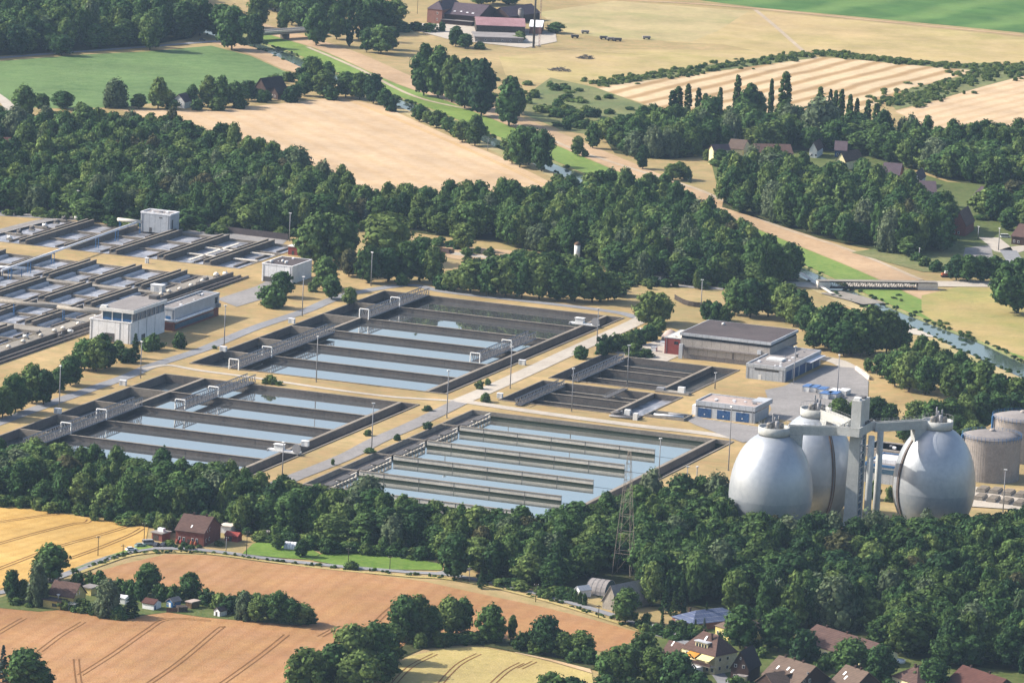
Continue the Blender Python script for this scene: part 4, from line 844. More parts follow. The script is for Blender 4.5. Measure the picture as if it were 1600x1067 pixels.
for x0_, y0_ in ((-4.5, -7), (-3, -7), (2.05, 2), (2.05, 5), (2.05, 8.5)): part(MB().box(TF, x0_, x0_ + .7, y0_, y0_ + 1.6, 42, 45.5), 'cabinet', ['steel_dark' if x0_ > 0 else 'tower_conc'], T)
for px_, py_ in ((1362, 681), (1376, 674)):
    p = G(px_, py_, 41); part(MB().lathe((p.x, p.y), [(1.5, 0), (1.25, 41)], 16), 'column', ['tower_conc'], T)
def skybridge(a, b, w_=3.0):
    d = (Vector(b) - Vector(a)); F = Fr(a, d); L = d.length; mb = MB(); mb.box(F, 0, L, -w_ / 2, w_ / 2, 40.4, 41.2)
    for y in (-w_ / 2, w_ / 2 - .3): mb.box(F, 0, L, y, y + .3, 41.2, 44)
    o = part(mb, 'sky_bridge', ['tower_conc'], T); mb = MB()
    for y in (-w_ / 2 + .15, w_ / 2 - .15):
        mb.bar(F(0, y, 45.2), F(L, y, 45.2), .05)
        for k in range(int(L / 2)): mb.bar(F(k * 2, y, 44), F(k * 2, y, 45.2), .04)
    part(mb, 'railing', ['steel'], T, o)
def edge(c, to, r): v = (Vector(to) - Vector(c)).normalized(); return Vector(c) + v * r
skybridge(Vector(TF(-6, -5.5)[:2]), edge(EG[0], TF(-6, -5.5)[:2], 6)); skybridge(Vector(TF(-6, 9)[:2]), edge(EG[1], TF(-6, 9)[:2], 6)); skybridge(Vector(TF(3.2, 9.8)[:2]), edge(EG[2], TF(3.2, 9.8)[:2], 6))
for c, q in ((EG[0], TF(-6, -5.5)), (EG[1], TF(-6, 9)), (EG[2], TF(3.2, 9.8))):   # bridge brackets on the shells
    d = (Vector(q[:2]) - Vector(c)).normalized(); F = Fr(c, d); mb = MB()
    b = [F(6, -1.6, 40.3), F(11.5, -1.6, 40.3), F(11.2, -1.6, 33), F(9.5, -1.6, 33)]; t = [F(6, 1.6, 40.3), F(11.5, 1.6, 40.3), F(11.2, 1.6, 33), F(9.5, 1.6, 33)]; mb.hexa(b, t); part(mb, 'bracket', ['tower_conc'], T)
# gasholders
def gasholder(label, c, rad, h):
    T = thing('gas_holder', label, 'gas tank', (*c, 0))
    mb = MB(); mb.lathe(c, [(rad, 0), (rad, h * .33), (rad + .04, h * .33), (rad + .04, h * .34), (rad, h * .34), (rad, h * .66), (rad + .04, h * .66), (rad + .04, h * .67), (rad, h * .67), (rad, h)], 64, 0, False, False); sh = part(mb, 'shell', ['gasholder'], T)
    mb = MB()
    for j in range(72): t = 2 * math.pi * j / 72; F = Fr((c[0] + rad * math.cos(t), c[1] + rad * math.sin(t)), (math.cos(t), math.sin(t))); mb.box(F, -.02, .06, -.05, .05, .1, h - .1)
    part(mb, 'shell_rib', ['gasholder'], T, sh)
    mb = MB(); mb.lathe(c, [(rad + .2, h), (rad + .2, h + .25), (rad * .66, h + 1.5), (rad * .3, h + 2.2), (.4, h + 2.4)], 48, 0, True); rf = part(mb, 'roof', ['roof_grey'], T)
    part(MB().lathe(c, [(1.3, h + 2.2), (1.3, h + 2.8), (.9, h + 3.3)], 12), 'roof_valve', ['gasholder'], T, rf)
    mb = MB(); n = 44
    for j in range(n):
        t = 2 * math.pi * j / n; p = (c[0] + (rad + .3) * math.cos(t), c[1] + (rad + .3) * math.sin(t)); t2 = 2 * math.pi * (j + 1) / n; q = (c[0] + (rad + .3) * math.cos(t2), c[1] + (rad + .3) * math.sin(t2))
        mb.bar((*p, h - .8), (*p, h + 1.6), .07)
        for z in (h + .9, h + 1.55): mb.bar((*p, z), (*q, z), .05)
    part(mb, 'railing', ['blue_paint'], T)
    t = math.radians(195); p = (c[0] + (rad + .4) * math.cos(t), c[1] + (rad + .4) * math.sin(t)); part(MB().box(Fr(p, (math.cos(t), math.sin(t))), 0, .8, -.5, .5, 0, h + 1), 'ladder', ['blue_paint'], T)
gasholder('broad grey gasholder with a blue railing next to the egg shaped digester', tuple(G(1546, 746)), 12.2, 17.6)
gasholder('rear grey gasholder with a blue railing, mostly behind the other gasholder', tuple(G(1594, 716)), 12.6, 17.6)
# machine house behind the tower
F, L, D = frame_px((1348, 752), (1412, 760), (1410, 726)); T = block('machine_house', 'low blue and grey machine house behind the columns of the lift tower', F, 19, 26, 8, 'panel_grey', 'roof_grey', fascia='blue_paint', fh=1.0)
part(MB().box(F, .5, 18, -.06, .02, 4.2, 6.2), 'window_band', ['glass_blue'], T); part(MB().box(F, 3, 15, 6, 16, 7.4, 9.2), 'roof_unit', ['panel_white'], T); part(MB().tube([F(2, 3, 8.2), F(9, 14, 8.4)], .4, 0, 8), 'pipe', ['panel_white'], T)
F, L, D = frame_px((1348, 712), (1410, 720), (1412, 690)); T = block('switch_house', 'long low beige building behind the machine house at the gasholders', F, 19, 16, 4, 'panel_beige', 'roof_grey', fh=.5)
# cooler rows
ck = None
for i, (px_, py_) in enumerate([(1536, 768), (1556, 770), (1576, 773), (1596, 776), (1616, 779), (1532, 780), (1552, 783), (1573, 786), (1594, 789), (1614, 792)]):
    p = G(px_, py_)
    if ck is None:
        ck = thing('filter_block', 'white slatted filter box on the gravel below the gasholders', 'filter box', (0, 0, 0), 'filter boxes below the gasholders')
        mb = MB().box(LOC, -2, 2, -4, 4, 0, 1.4); o = mb.build('body', M('concrete'), ck)
        mb = MB()
        for k in range(4): mb.box(LOC, -1.7, 1.7, -3.6 + k * 2, -2.4 + k * 2, 1.4, 2)
        mb.build('filter_cap', M('concrete_rim'), ck); ck.location = (*p, 0); ck.rotation_euler = (0, 0, PA)
    else: copy_thing(ck, (*p, 0), PA)
struct(sheet(MB(), gp([(1515, 760), (1640, 778), (1640, 800), (1515, 792)]), .2), 'filter_yard', ['gravel'])

# ------------------------------------------------------------------ houses near the camera
def fw(L, n, z, w_=1.0, h_=1.25, m=.8, side='f'): return [(side, m + (L - 2 * m - w_) * (i / max(1, n - 1)), z, w_, h_) for i in range(n)]
T, F, L, D, zr = house('brick_house', 'red brick house with brown tiled roof and red roses along its front', (274, 848.5), (318, 854), (341.5, 841), 5.3, 10, 'brick_red', 'tile_brown',
    win=[('f', 1.2, 1.4, .9, 1.5), ('f', 3.0, 1.4, .9, 1.5), ('f', 6.6, 1.4, .9, 1.5), ('f', 8.4, 1.4, .9, 1.5), ('r', 2, 1.4, .9, 1.4), ('r', 5, 1.4, .9, 1.4), ('r', 3, 5.2, .9, 1.3), ('r', 5.2, 5.2, .9, 1.3)], doors=[('f', 4.9, 1.1, 2.3, 'wood_dark')], chim=[(4, 4.5), (9.3, 4.5)], sky=[(5.4, 1.6, .5)])
for i, x in enumerate((1.0, 2.6, 7, 8.6)): part(MB().lathe((*F(x, -.5)[:2], 0), [(.5, .1), (.75, .7), (.6, 1.5), (.1, 2.0)], 8), 'rose_bush', ['flower'], T)
T, F, L, D, zr = house('brick_garage', 'flat roofed brick garage with a glass lantern on its roof beside the brick house', (237, 843), (253, 846), (263, 842), 2.9, 3.3, 'brick_red', 'roof_grey', 'flat', cat='garage', doors=[('f', .6, 2.6, 2.2, 'wood_dark')])
part(MB().box(F, 1.2, 3.8, 2, 3.6, 3.3, 4.6), 'roof_lantern', ['panel_white'], T)
house('garden_hut', 'bright red wooden hut with red roof near the brick house', (351, 844), (371, 847), (375, 844), 2.2, 3.3, 'wood_red', 'wood_red', over=.25, cat='hut', doors=[('f', 2, 1, 1.9, 'wood_dark')])
house('outbuilding', 'pale flat roofed outbuilding behind the brick house', (344, 832), (360, 834), (364, 829), 2.8, 3.1, 'panel_white', 'concrete_pale', 'flat', cat='shed')
house('garden_hut', 'grey wooden shed with low roof at the back of the lawn with the polytunnel', (407, 842), (425, 844), (428, 840), 2.2, 3.0, 'panel_mauve', 'roof_grey', over=.2, cat='hut')
def tunnel(name, label, a, b, c, h, m_, cat, front=None):
    F, L, D = frame_px(a, b, c); T = thing(name, label, cat, (*F.o, 0)); mb = MB(); n = 10; D = max(D, 3)
    R_ = [[F(x, D / 2 - D / 2 * math.cos(math.pi * j / n), .05 + h * math.sin(math.pi * j / n)) for j in range(n + 1)] for x in (0, L)]
    for j in range(n): mb.poly([R_[0][j], R_[1][j], R_[1][j + 1], R_[0][j + 1]], 0, True)
    part(mb, 'cover', [m_], T); part(MB().poly(R_[0]).poly(R_[1]), 'end_wall', [front or m_], T)
    mb = MB()
    for x in np.linspace(0, L, 5):
        P = [F(x, D / 2 - (D / 2 + .05) * math.cos(math.pi * j / n), .1 + (h + .05) * math.sin(math.pi * j / n)) for j in range(n + 1)]; mb.tube(P, .05, 0, 4)
    part(mb, 'hoop', ['steel'], T); return T
tunnel('polytunnel', 'white polytunnel greenhouse on the lawn by the village road', (443, 858), (461, 859.5), (463, 855), 2.6, 'panel_white', 'greenhouse')
# yellow farmhouse in the field island
T, F, L, D, zr = house('yellow_house', 'yellow walled house with dark tiled roof, solar heater and hedges in the wheat island', (76, 945), (114, 951), (129, 943), 4.4, 8.4, 'yellow_wall', 'tile_brown', win=[('r', 2, 4.6, .8, 1.4), ('r', 4, 4.6, .8, 1.4), ('r', 1.5, 1.2, 1, 1.3)], chim=[(1.5, 3.6)])
part(MB().box(F, 0.2, 7.4, -4.5, -.05, 0, 3.0), 'front_wing', ['yellow_wall'], T); part(MB().box(F, -.3, 7.9, -4.9, -.06, 3.0, 3.35), 'wing_roof', ['roof_dark'], T); part(MB().box(F, 4, 6, -4.6, -4.48, 1, 2.2), 'window', ['glass'], T)
part(MB().lathe((*F(4.5, -1)[:2], 0), [(.2, 3.3), (.2, 4.2), (.75, 4.8), (.2, 5)], 12), 'satellite_dish', ['white_paint'], T)
for x in (8.2, 10.2, 12.2): part(MB().box(F, x, x + .15, -3.4, -3.25, 0, 2.5), 'pergola_post', ['white_paint'], T)
mb = MB()
for k in range(7): mb.box(F, 8 + k * .72, 8.15 + k * .72, -3.6, -.1, 2.5, 2.65)
part(mb, 'pergola_beam', ['white_paint'], T)
house('garage', 'small yellow garage with a grey flat roof behind the yellow house', (128, 929), (142, 931.5), (150, 927), 2.9, 3.3, 'yellow_wall', 'roof_grey', 'flat', cat='garage', win=[('f', .8, 1.2, .9, .9)])
house('garden_hut', 'white garden shed with pale roof between the garden trees of the wheat island', (181, 943), (195, 945), (199, 941), 2.4, 3.0, 'white_paint', 'panel_white', over=.2, cat='hut')
house('garden_hut', 'shed with dark red roof and a blue side at the corner of the hedge', (222, 951), (240, 954), (246, 949), 2.4, 3.6, 'panel_white', 'tile_red', over=.3, cat='hut', doors=[('r', .5, .9, 1.9, 'blue_door')])
house('garden_hut', 'bright blue playhouse with white trim and grey roof in the allotment', (260, 948), (269, 950), (276.5, 945.5), 2.3, 3.4, 'blue_paint', 'roof_grey', 'across', over=.3, cat='hut', win=[('f', .3, 1.0, .7, .9), ('r', .6, 1.0, .7, .9)], doors=[('f', 1.2, .8, 1.9, 'white_paint')])
house('garden_hut', 'brown wooden shed with flat brown roof beside the blue playhouse', (290, 950), (299, 952), (303, 947), 2.5, 2.8, 'wood_brown', 'roof_pink', 'flat', over=.3, cat='hut')
house('garden_hut', 'black and white striped little shed with dark roof on the allotment grass', (334, 962), (343, 964), (351, 960.5), 2.2, 3.3, 'panel_white', 'roof_dark', 'across', over=.25, cat='hut', doors=[('f', .8, .8, 1.8, 'wood_dark')])
house('garden_hut', 'low dark shed next to the wooden fence panels of the allotment', (279, 957), (293, 956.5), (295, 953), 1.8, 2.1, 'wood_dark', 'wood_dark', 'flat', over=.1, cat='hut')
F, L, D = frame_px((260, 957), (277, 957), (278, 955)); T = thing('fence', 'light brown wooden fence panels in the allotment', 'fence', (*F.o, 0))
for k in range(3): part(MB().box(F, k * L / 3 + .05, (k + 1) * L / 3 - .05, 0, .1, .1, 1.9), 'fence_panel', ['wood_brown'], T)
for k in range(4): part(MB().box(F, k * L / 3 - .05, k * L / 3 + .05, 0, .12, 0, 2.0), 'fence_post', ['wood_dark'], T)
# village at the bottom
T, F, L, D, zr = house('cream_house', 'big cream house with brown roof, balcony and orange and cream awnings', (1064, 1041), (1116, 1055), (1151, 1048), 7.4, 13.2, 'cream', 'tile_brown', 'halfhip',
    win=[('f', 2, 1, 1.6, 1.6), ('f', 5, 1, 1.6, 1.6), ('f', 9, 1, 1.2, 1.4), ('f', 12, 1, 1.2, 1.4), ('f', 14.4, 1, 1.2, 1.4), ('f', 2, 4.3, 1.6, 2), ('f', 6, 4.3, 1.6, 2), ('r', 2, 4.8, 1.2, 1.3), ('r', 6, 4.8, 1.2, 1.3), ('r', 2, 1.6, 1.2, 1.3), ('r', 6, 1.6, 1.2, 1.3)], chim=[(4.5, 6.5), (10.5, 4)], sky=[(7.5, 3.1, .8)])
part(MB().box(F, -.3, L + .2, -2.6, -.08, 3.1, 3.4), 'balcony', ['concrete_pale'], T); part(MB().box(F, -.3, L + .2, -2.7, -2.58, 3.3, 4.5), 'balcony_rail', ['brick_dark'], T)
for x, m_, l_ in ((4, 'awning_orange', 5), (10, 'awning_cream', 6)):
    mb = MB(); mb.hexa([F(x, -.1, 6.6), F(x + l_, -.1, 6.6), F(x + l_, -3.3, 5.3), F(x, -3.3, 5.3)], [F(x, -.1, 6.75), F(x + l_, -.1, 6.75), F(x + l_, -3.3, 5.45), F(x, -3.3, 5.45)]); part(mb, 'awning', [m_], T)
d = part(MB().box(F, 5.2, 11, 1.3, 5, 7.4, 10.4), 'dormer', ['cream'], T); part(MB().box(F, 4.8, 11.4, .8, 5.6, 10.4, 10.7), 'dormer_roof', ['panel_grey'], T, d)
for k in range(4): part(MB().box(F, 5.6 + k * 1.35, 6.5 + k * 1.35, 1.22, 1.31, 8.6, 9.8), 'window', ['glass'], T, d)
part(MB().box(F, 6, 12, -5.5, -1.5, 0, 2.7), 'conservatory', ['panel_white'], T)
T, F, L, D, zr = house('dark_house', 'dark brown brick house with steep dark roof and pinkish lit windows', (1141, 1064), (1168.5, 1068), (1202, 1060), 5.2, 11.2, 'brick_dark', 'tile_dark', 'across', win=[('f', 1.2, 5.4, 1, 1.2), ('f', 4.2, 5.4, 1, 1.2), ('f', 1, 1.4, 1, 1.4), ('f', 3.2, 8.4, .5, .9)], chim=[(3, 6)])
part(MB().box(F, 3.2, 6.4, -2.2, -.02, 0, 2.9), 'porch', ['cream'], T); part(MB().box(F, 2.8, 6.8, -2.7, -.02, 2.9, 3.2), 'porch_roof', ['roof_grey'], T)
T, F, L, D, zr = house('semi_house', 'brown roofed house with wide dormer, three skylights and dark gable with white windows', (1191, 1074), (1246, 1091), (1279, 1077), 5, 10.6, 'brick_dark', 'tile_tan', win=[('r', 2.2, 5.2, 1, 1.3), ('r', 5, 5.2, 1, 1.3), ('r', 4, 8, .8, 1)], chim=[(3, 5.2), (7.5, 4.8), (12, 5.4)], sky=[(8, 3.4, .8), (10.5, 3.0, .8), (3.4, 2.8, .7)])
part(MB().box(F, 5, 11.5, .4, 3.2, 5, 7.2), 'dormer', ['brick_dark'], T); part(MB().box(F, 4.6, 12, -.1, 3.9, 7.2, 7.5), 'dormer_roof', ['tile_tan'], T); part(MB().box(F, 8.3, 10.5, .3, .42, 5.3, 7), 'window', ['white_paint'], T)
house('semi_house', 'tan roofed house end just entering the frame below the dormer house', (1180, 1082), (1210, 1092), (1225, 1084), 4.2, 8.0, 'brick_dark', 'tile_tan', 'across')
house('semi_house', 'tan roofed house with two skylights and chimneys between leafy street trees', (1296, 1086), (1330, 1098), (1358, 1084), 4.8, 10.2, 'brick_dark', 'tile_tan', chim=[(5, 2.5), (8, 5)], sky=[(2.4, 3.4, .8), (4.6, 2.2, .8)], win=[('r', 2, 4.5, 1, 1.2)])
T, F, L, D, zr = house('row_house', 'long brown roofed row of houses half hidden behind two round trees', (1246, 1014), (1342, 1044), (1374, 1026), 3.4, 8, 'cream', 'tile_brown', win=fw(30, 7, 1.0, 1.3, 1.4), chim=[(5, 5.5), (16, 5.5)])
part(MB().lathe((*F(12.5, -2.5)[:2], 0), [(.08, 0), (.08, 2.4), (1.7, 2.4), (.1, 3.0)], 12), 'parasol', ['awning_orange'], T)
house('bungalow', 'dark brown hipped roof bungalow with a white pool beside it at the dark wood', (1393, 1070), (1432, 1083), (1462, 1068), 3.6, 8.2, 'cream', 'tile_brown', 'hip', win=fw(10, 4, 1.0), chim=[(6.5, 5)], sky=[(6, 2.8, 1)])
house('bungalow', 'red brown roofed house at the lower edge under the dark wood', (1478, 1079), (1544, 1101), (1572, 1086), 3.4, 8.4, 'brick_dark', 'tile_red', chim=[(4, 4), (14, 5)])
T, F, L, D, zr = house('solar_house', 'low brick house whose hipped roof is covered in blue solar panels', (1050, 974), (1082, 986), (1134, 966), 2.8, 6.0, 'brick_pink', 'solar', 'hip', win=[('f', 2, 1, 1.5, 1.2), ('f', 6, 1, 1.5, 1.2)], chim=[(4, 5)])
T, F, L, D, zr = house('cream_house', 'cream house with a small solar roof mostly hidden by the round street trees', (1117, 995), (1152, 1006), (1178, 993), 4.6, 8.6, 'yellow_wall', 'tile_tan', 'hip', win=[('f', 1, 1.5, 1, 1.3), ('f', 4, 1.5, 1, 1.3), ('f', 7.5, 1.5, 1, 1.3)])
house('annex_house', 'small brown roofed annex to the near side of the cream balcony house', (1036, 1030), (1056, 1036), (1066, 1030), 3.2, 6.6, 'cream', 'tile_brown', sky=[(2, 1.6, .6)])
T, F, L, D, zr = house('grey_barn', 'barn with steep pale grey roof and light gable beside the village road', (941, 950), (965, 956), (990, 939), 3.2, 9.2, 'concrete', 'roof_grey', 'across', win=[('r', 2, 1, 1.2, 1.2)])
tunnel('arched_shed', 'grey arched shed with blue goods in front near the pylon foot', (914, 928), (944, 932), (952, 921), 5, 'roof_grey', 'shed', 'glass_blue')
house('garden_hut', 'small pale grey hut with pitched roof beside the arched shed', (897, 931), (906, 934), (915, 929), 2.6, 4, 'panel_white', 'panel_grey', 'across', over=.2, cat='hut')
house('garden_hut', 'dark garden shed in the shaded gardens behind the cream houses', (1193, 962), (1203, 964), (1207, 961), 2.4, 2.8, 'wood_dark', 'roof_dark', 'flat', cat='hut')
T = thing('swimming_pool', 'round white garden pool by the dark wood', 'pool', (*G(1404, 1035), 0)); c = G(1404, 1035); part(MB().lathe((c.x, c.y), [(2.4, 0), (2.4, 1.2)], 24), 'pool_wall', ['white_paint'], T); part(MB().lathe((c.x, c.y), [(2.2, 1.21), (.1, 1.22)], 24), 'water', ['panel_white'], T)
# ------------------------------------------------------------------ far houses and farm
T, F, L, D, zr = house('farmhouse', 'large farmhouse with dark violet roof, brick end tower and white skylights', (691, 37), (747, 42), (752, 30), 6.6, 12, 'brick_dark', 'tile_violet', sky=[(6, 4, 1.4), (10.5, 4.6, 1.2), (15, 3.6, 1.4), (19, 3.2, 1.6)], win=fw(22, 6, 1.2), over=.6)
part(MB().box(F, 0, 22, -3.5, -.1, 0, 3), 'front_wing', ['brick_dark'], T); part(MB().box(F, -.2, 22.5, -3.9, -.05, 3, 3.3), 'wing_roof', ['roof_grey'], T)
house('farmhouse', 'brick farm tower house with grey hipped roof at the end of the farmhouse', (667, 35.5), (690, 38), (702, 29), 9.5, 14.5, 'brick_pink', 'tile_violet', 'hip', win=[('f', 7, 6, 1, 1.6), ('f', 7, 2, 1, 1.6)], chim=[(7, 6)])
house('farmhouse', 'dark roofed cross wing of the farm with a gable to the yard', (766, 34), (795, 38), (800, 26), 5, 10, 'brick_dark', 'tile_violet', 'across')
T, F, L, D, zr = house('farm_barn', 'long barn with pink rusty roof and open dark front with vehicles', (744, 53), (820, 56), (824, 45), 5.6, 8.6, 'wood_dark', 'roof_rust')
T, F, L, D, zr = house('farm_shed', 'long low farm shed with grey lean-to roof in front of the pink barn', (742, 66), (817, 68.5), (820, 61), 2.8, 3.6, 'panel_mauve', 'roof_grey', 'flat', cat='shed', win=fw(30, 6, 1.0))
house('farm_barn', 'white roofed barn with pinkish wall next to the radio mast', (827, 54), (846, 55), (860, 47), 5, 7.5, 'brick_pink', 'panel_white', doors=[('r', 2, 4, 4, 'wood_dark')], cat='barn')
T = thing('silo', 'dark green cylindrical farm silo', 'silo', (*G(813, 36), 0)); c = G(813, 36); part(MB().lathe((c.x, c.y), [(1.9, 0), (1.9, 9)], 16), 'shell', ['panel_mauve'], T); part(MB().lathe((c.x, c.y), [(2, 9), (.2, 10)], 16), 'roof', ['roof_grey'], T)
for lab, m_, pts in (('thick dark radio mast standing by the farm', 'steel_dark', (833.5, 75, .55)), ('thin lattice radio mast beside the thick dark one', 'steel', (842, 73, .0))):
    c = G(pts[0], pts[1]); T = thing('radio_mast', lab, 'mast', (*c, 0)); part(MB().box(Fr(c, (1, 0)), -1.2, 1.2, -1.2, 1.2, 0, .5), 'footing', ['concrete'], T)
    if pts[2]: part(MB().bar((c.x, c.y, .5), (c.x, c.y, 62), .75, 0, 10, .5), 'pole', [m_], T)
    else:
        mb = MB()
        for a in range(3): t = a * 2.094; mb.bar((c.x + .6 * math.cos(t), c.y + .6 * math.sin(t), .5), (c.x + .6 * math.cos(t), c.y + .6 * math.sin(t), 62), .09)
        part(mb, 'leg', [m_], T); mb = MB()
        for k in range(30):
            for a in range(3): t = a * 2.094; t2 = t + 2.094; mb.bar((c.x + .6 * math.cos(t), c.y + .6 * math.sin(t), .5 + 2 * k), (c.x + .6 * math.cos(t2), c.y + .6 * math.sin(t2), 2.5 + 2 * k), .06)
        part(mb, 'lattice', ['wood_red'], T)
FH = [('white gabled house with violet roof among trees by the beet field', (270, 168), (288, 170), (302, 166), 4, 8, 'white_paint', 'tile_violet', 'across'),
      ('dark roofed barn house by the beet field, taller of two', (398, 146), (415, 149), (425, 142), 4, 9.5, 'brick_dark', 'tile_dark', 'across'),
      ('dark roofed low house next to the taller dark barn house', (423, 154), (434, 156.5), (443, 150), 3.5, 7, 'brick_dark', 'tile_dark', 'across'),
      ('narrow white and yellow house front at the meadow edge of the tree village', (1107, 256), (1114, 258), (1122, 252), 8.5, 11, 'cream', 'tile_violet', 'across'),
      ('long brown roofed house with yellow walls behind the village trees', (1182, 252), (1238, 253), (1242, 246), 4.5, 8.5, 'yellow_wall', 'tile_brown', 'along'),
      ('brown roofed house beside the long yellow walled one', (1136, 243), (1160, 245), (1164, 237), 4, 8, 'cream', 'tile_tan', 'along'),
      ('bright white gabled house with brown roof and terrace', (1264, 247), (1276, 248), (1298, 243), 5, 9, 'white_paint', 'tile_brown', 'across'),
      ('pale greenish yellow gable house facing the dry garden', (1306, 265), (1320, 267), (1334, 260), 5.5, 10, 'cream', 'tile_brown', 'across'),
      ('orange brick building with violet roof in the tree village', (1377, 286), (1404, 288), (1410, 280), 5, 10, 'brick_orange', 'tile_violet', 'along'),
      ('blue walled house with violet roof near the white gabled house', (1304, 246), (1322, 247), (1328, 240), 4, 8, 'blue_door', 'tile_violet', 'along'),
      ('long brown roofed bungalow deep in the tree village', (1416, 310), (1462, 312), (1468, 304), 4, 8.5, 'panel_beige', 'tile_violet', 'along'),
      ('white walled house with red car port in the tree village', (1424, 294), (1436, 295), (1446, 288), 5, 9, 'white_paint', 'tile_violet', 'across'),
      ('grey slate roofed house above the round street trees', (1446, 340), (1462, 341), (1474, 334), 4, 8, 'brick_dark', 'roof_grey', 'across'),
      ('violet roofed house behind the tall columnar poplar', (1520, 320), (1534, 322), (1540, 314), 5, 9, 'brick_dark', 'tile_violet', 'along'),
      ('brown roofed brick house with twin gables at the parking court', (1486, 368), (1508, 370), (1532, 362), 6, 13, 'brick_red', 'tile_brown', 'across'),
      ('dark brown house beside the housing road with parked van', (1580, 382), (1612, 386), (1620, 376), 4.5, 9.5, 'brick_dark', 'tile_brown', 'along'),
      ('small red roofed house at the edge of the west wood', (-4, 238), (24, 239), (28, 232), 3, 7, 'white_paint', 'tile_red', 'along'),
      ('small pink roofed house at the far side of the tree village', (1578, 268), (1592, 270), (1598, 264), 4, 8, 'cream', 'roof_pink', 'across')]
for lab, a, b, c, e, r, wl, rf, st in FH: house('village_house', lab, a, b, c, e, r, wl, rf, st, win=[('f', 1, 1.2, 1.1, 1.3), ('f', 3.4, 1.2, 1.1, 1.3)])
# ------------------------------------------------------------------ lamps, poles, vehicles, bridges
def at_px(px, py, top): return (py - top) * U(px, py) / .98
lampT = thing('lamp_mast', '', 'lamp', (0, 0, 0), 'tall lamp masts of the works')
MB().bar((0, 0, 0), (0, 0, 18), .26, 0, 8, .17).build('pole', M('steel'), lampT); MB().lathe((0, 0), [(.42, 0), (.42, .25), (.2, .5)], 10).build('base', M('concrete'), lampT)
MB().box(LOC, -.7, .7, -.3, .3, 18, 18.35).build('lamp_head', M('white_paint'), lampT)
LM = [(698, 653, 578, 'at the crossing of the works paths'), (580.5, 704, 629, 'beside the asphalt path between two basins'), (494, 597, 525, 'on the grass strip between the two settling basins'), (441, 743, 690, 'rising from the edge of the near wood strip by the path'),
      (219.5, 591, 533, 'on the roadside near the control building'), (92.5, 641, 571, 'by the works road in front of the round trees'), (350, 544, 477, 'at the corner where the grey hall shades the lawn'), (472, 494, 432, 'beside the road below the round bush'), (579.5, 447, 394, 'in front of the dark trees behind the mirroring basin'),
      (121, 335, 298, 'at the rear fence above the ramp'), (279, 347, 314, 'at the rear fence beside the pale block'), (452, 377, 333, 'at the rear fence by the big tree'), (797, 607, 541, 'on the grass between outlet channel and path'), (932, 548, 482, 'by the bushes near the hall path'), (980, 600, 539, 'on the edge of the upper grit basin'),
      (893, 643, 575, 'on the grass below the lower grit basin'), (1029, 750, 684, 'at the outlet end of the pale walled basin'), (1240, 600, 541, 'at the low building with blue doors'), (1308, 620, 554, 'next to the parked skips'), (1095, 487, 437, 'behind the big hall on the dry grass'), (1069, 445, 428, 'small one by the back road'),
      (1117, 608, 582, 'twin pair on the dark outlet behind the garage'), (1138, 735, 634, 'very tall one between garage and digester'), (1071, 800, 728, 'rising from the wood strip near the willows'), (1086, 800, 728, 'second one rising from the wood strip near the willows'), (1567, 800, 733, 'with twin heads below the gasholders'), (936, 690, 600, 'faint one mirrored in the pale walled basin'),
      (905, 790, 745, 'standing in the water lanes of the pale walled basin'), (1436, 405, 388, 'at the edge of the housing road'), (1528, 375, 354, 'by the hedge at the parking court'), (1560, 392, 357, 'on the housing road corner')]
LM = [q for q in LM if q[0] not in (936, 905)]
for x, y, t, lab in LM:
    h = at_px(x, y, t); copy_thing(lampT, (*G(x, y), 0), RNG.uniform(0, 3), 'tall lamp mast ' + lab, (1, 1, h / 18.4))
for o in list(lampT.children): bpy.data.objects.remove(o)
bpy.data.objects.remove(lampT)
PL = [(153, 868, 837, 'at the roadside by the gold wheat'), (192, 871, 850, 'short one at the roadside by the gold wheat'), (225, 846, 816, 'at the corner of the gold wheat by the garage'), (353, 866, 838, 'pale one in front of the red hut'), (385, 868, 829, 'dark one between the hut and the lawn'), (544, 883, 855, 'by the mown meadow and its bush'), (609, 890, 868, 'thin one at the mown meadow'), (711, 907, 870, 'in front of the big roadside tree'), (733, 910, 886, 'short pale one at the lane mouth'), (837, 940, 911, 'at the wheat field bend of the road'), (935, 965, 944, 'with a white sign by the barn'), (652, 22, -6, 'beside the farm tower'), (762, 236, 216, 'at the pale wheat edge near the river'), (1209, 965, 905, 'pale and leaning in the south wood'), (20, 185, 165, 'by the field track')]
for x, y, t, lab in PL:
    h = at_px(x, y, t); c = G(x, y); T = thing('utility_pole', 'utility pole ' + lab, 'pole', (*c, 0), 'utility poles'); part(MB().bar((c.x, c.y, 0), (c.x, c.y, h), .17, 0, 8, .12), 'pole', ['wood_dark' if 'pale' not in lab else 'steel'], T)
    part(MB().box(Fr(c, (1, .3)), -.9, .9, -.08, .08, h - .7, h - .5), 'cross_arm', ['wood_dark'], T)
    for k in (-.75, .75): part(MB().bar(Fr(c, (1, .3))(k, 0, h - .5), Fr(c, (1, .3))(k, 0, h - .2), .07, 0, 6), 'insulator', ['white_paint'], T)
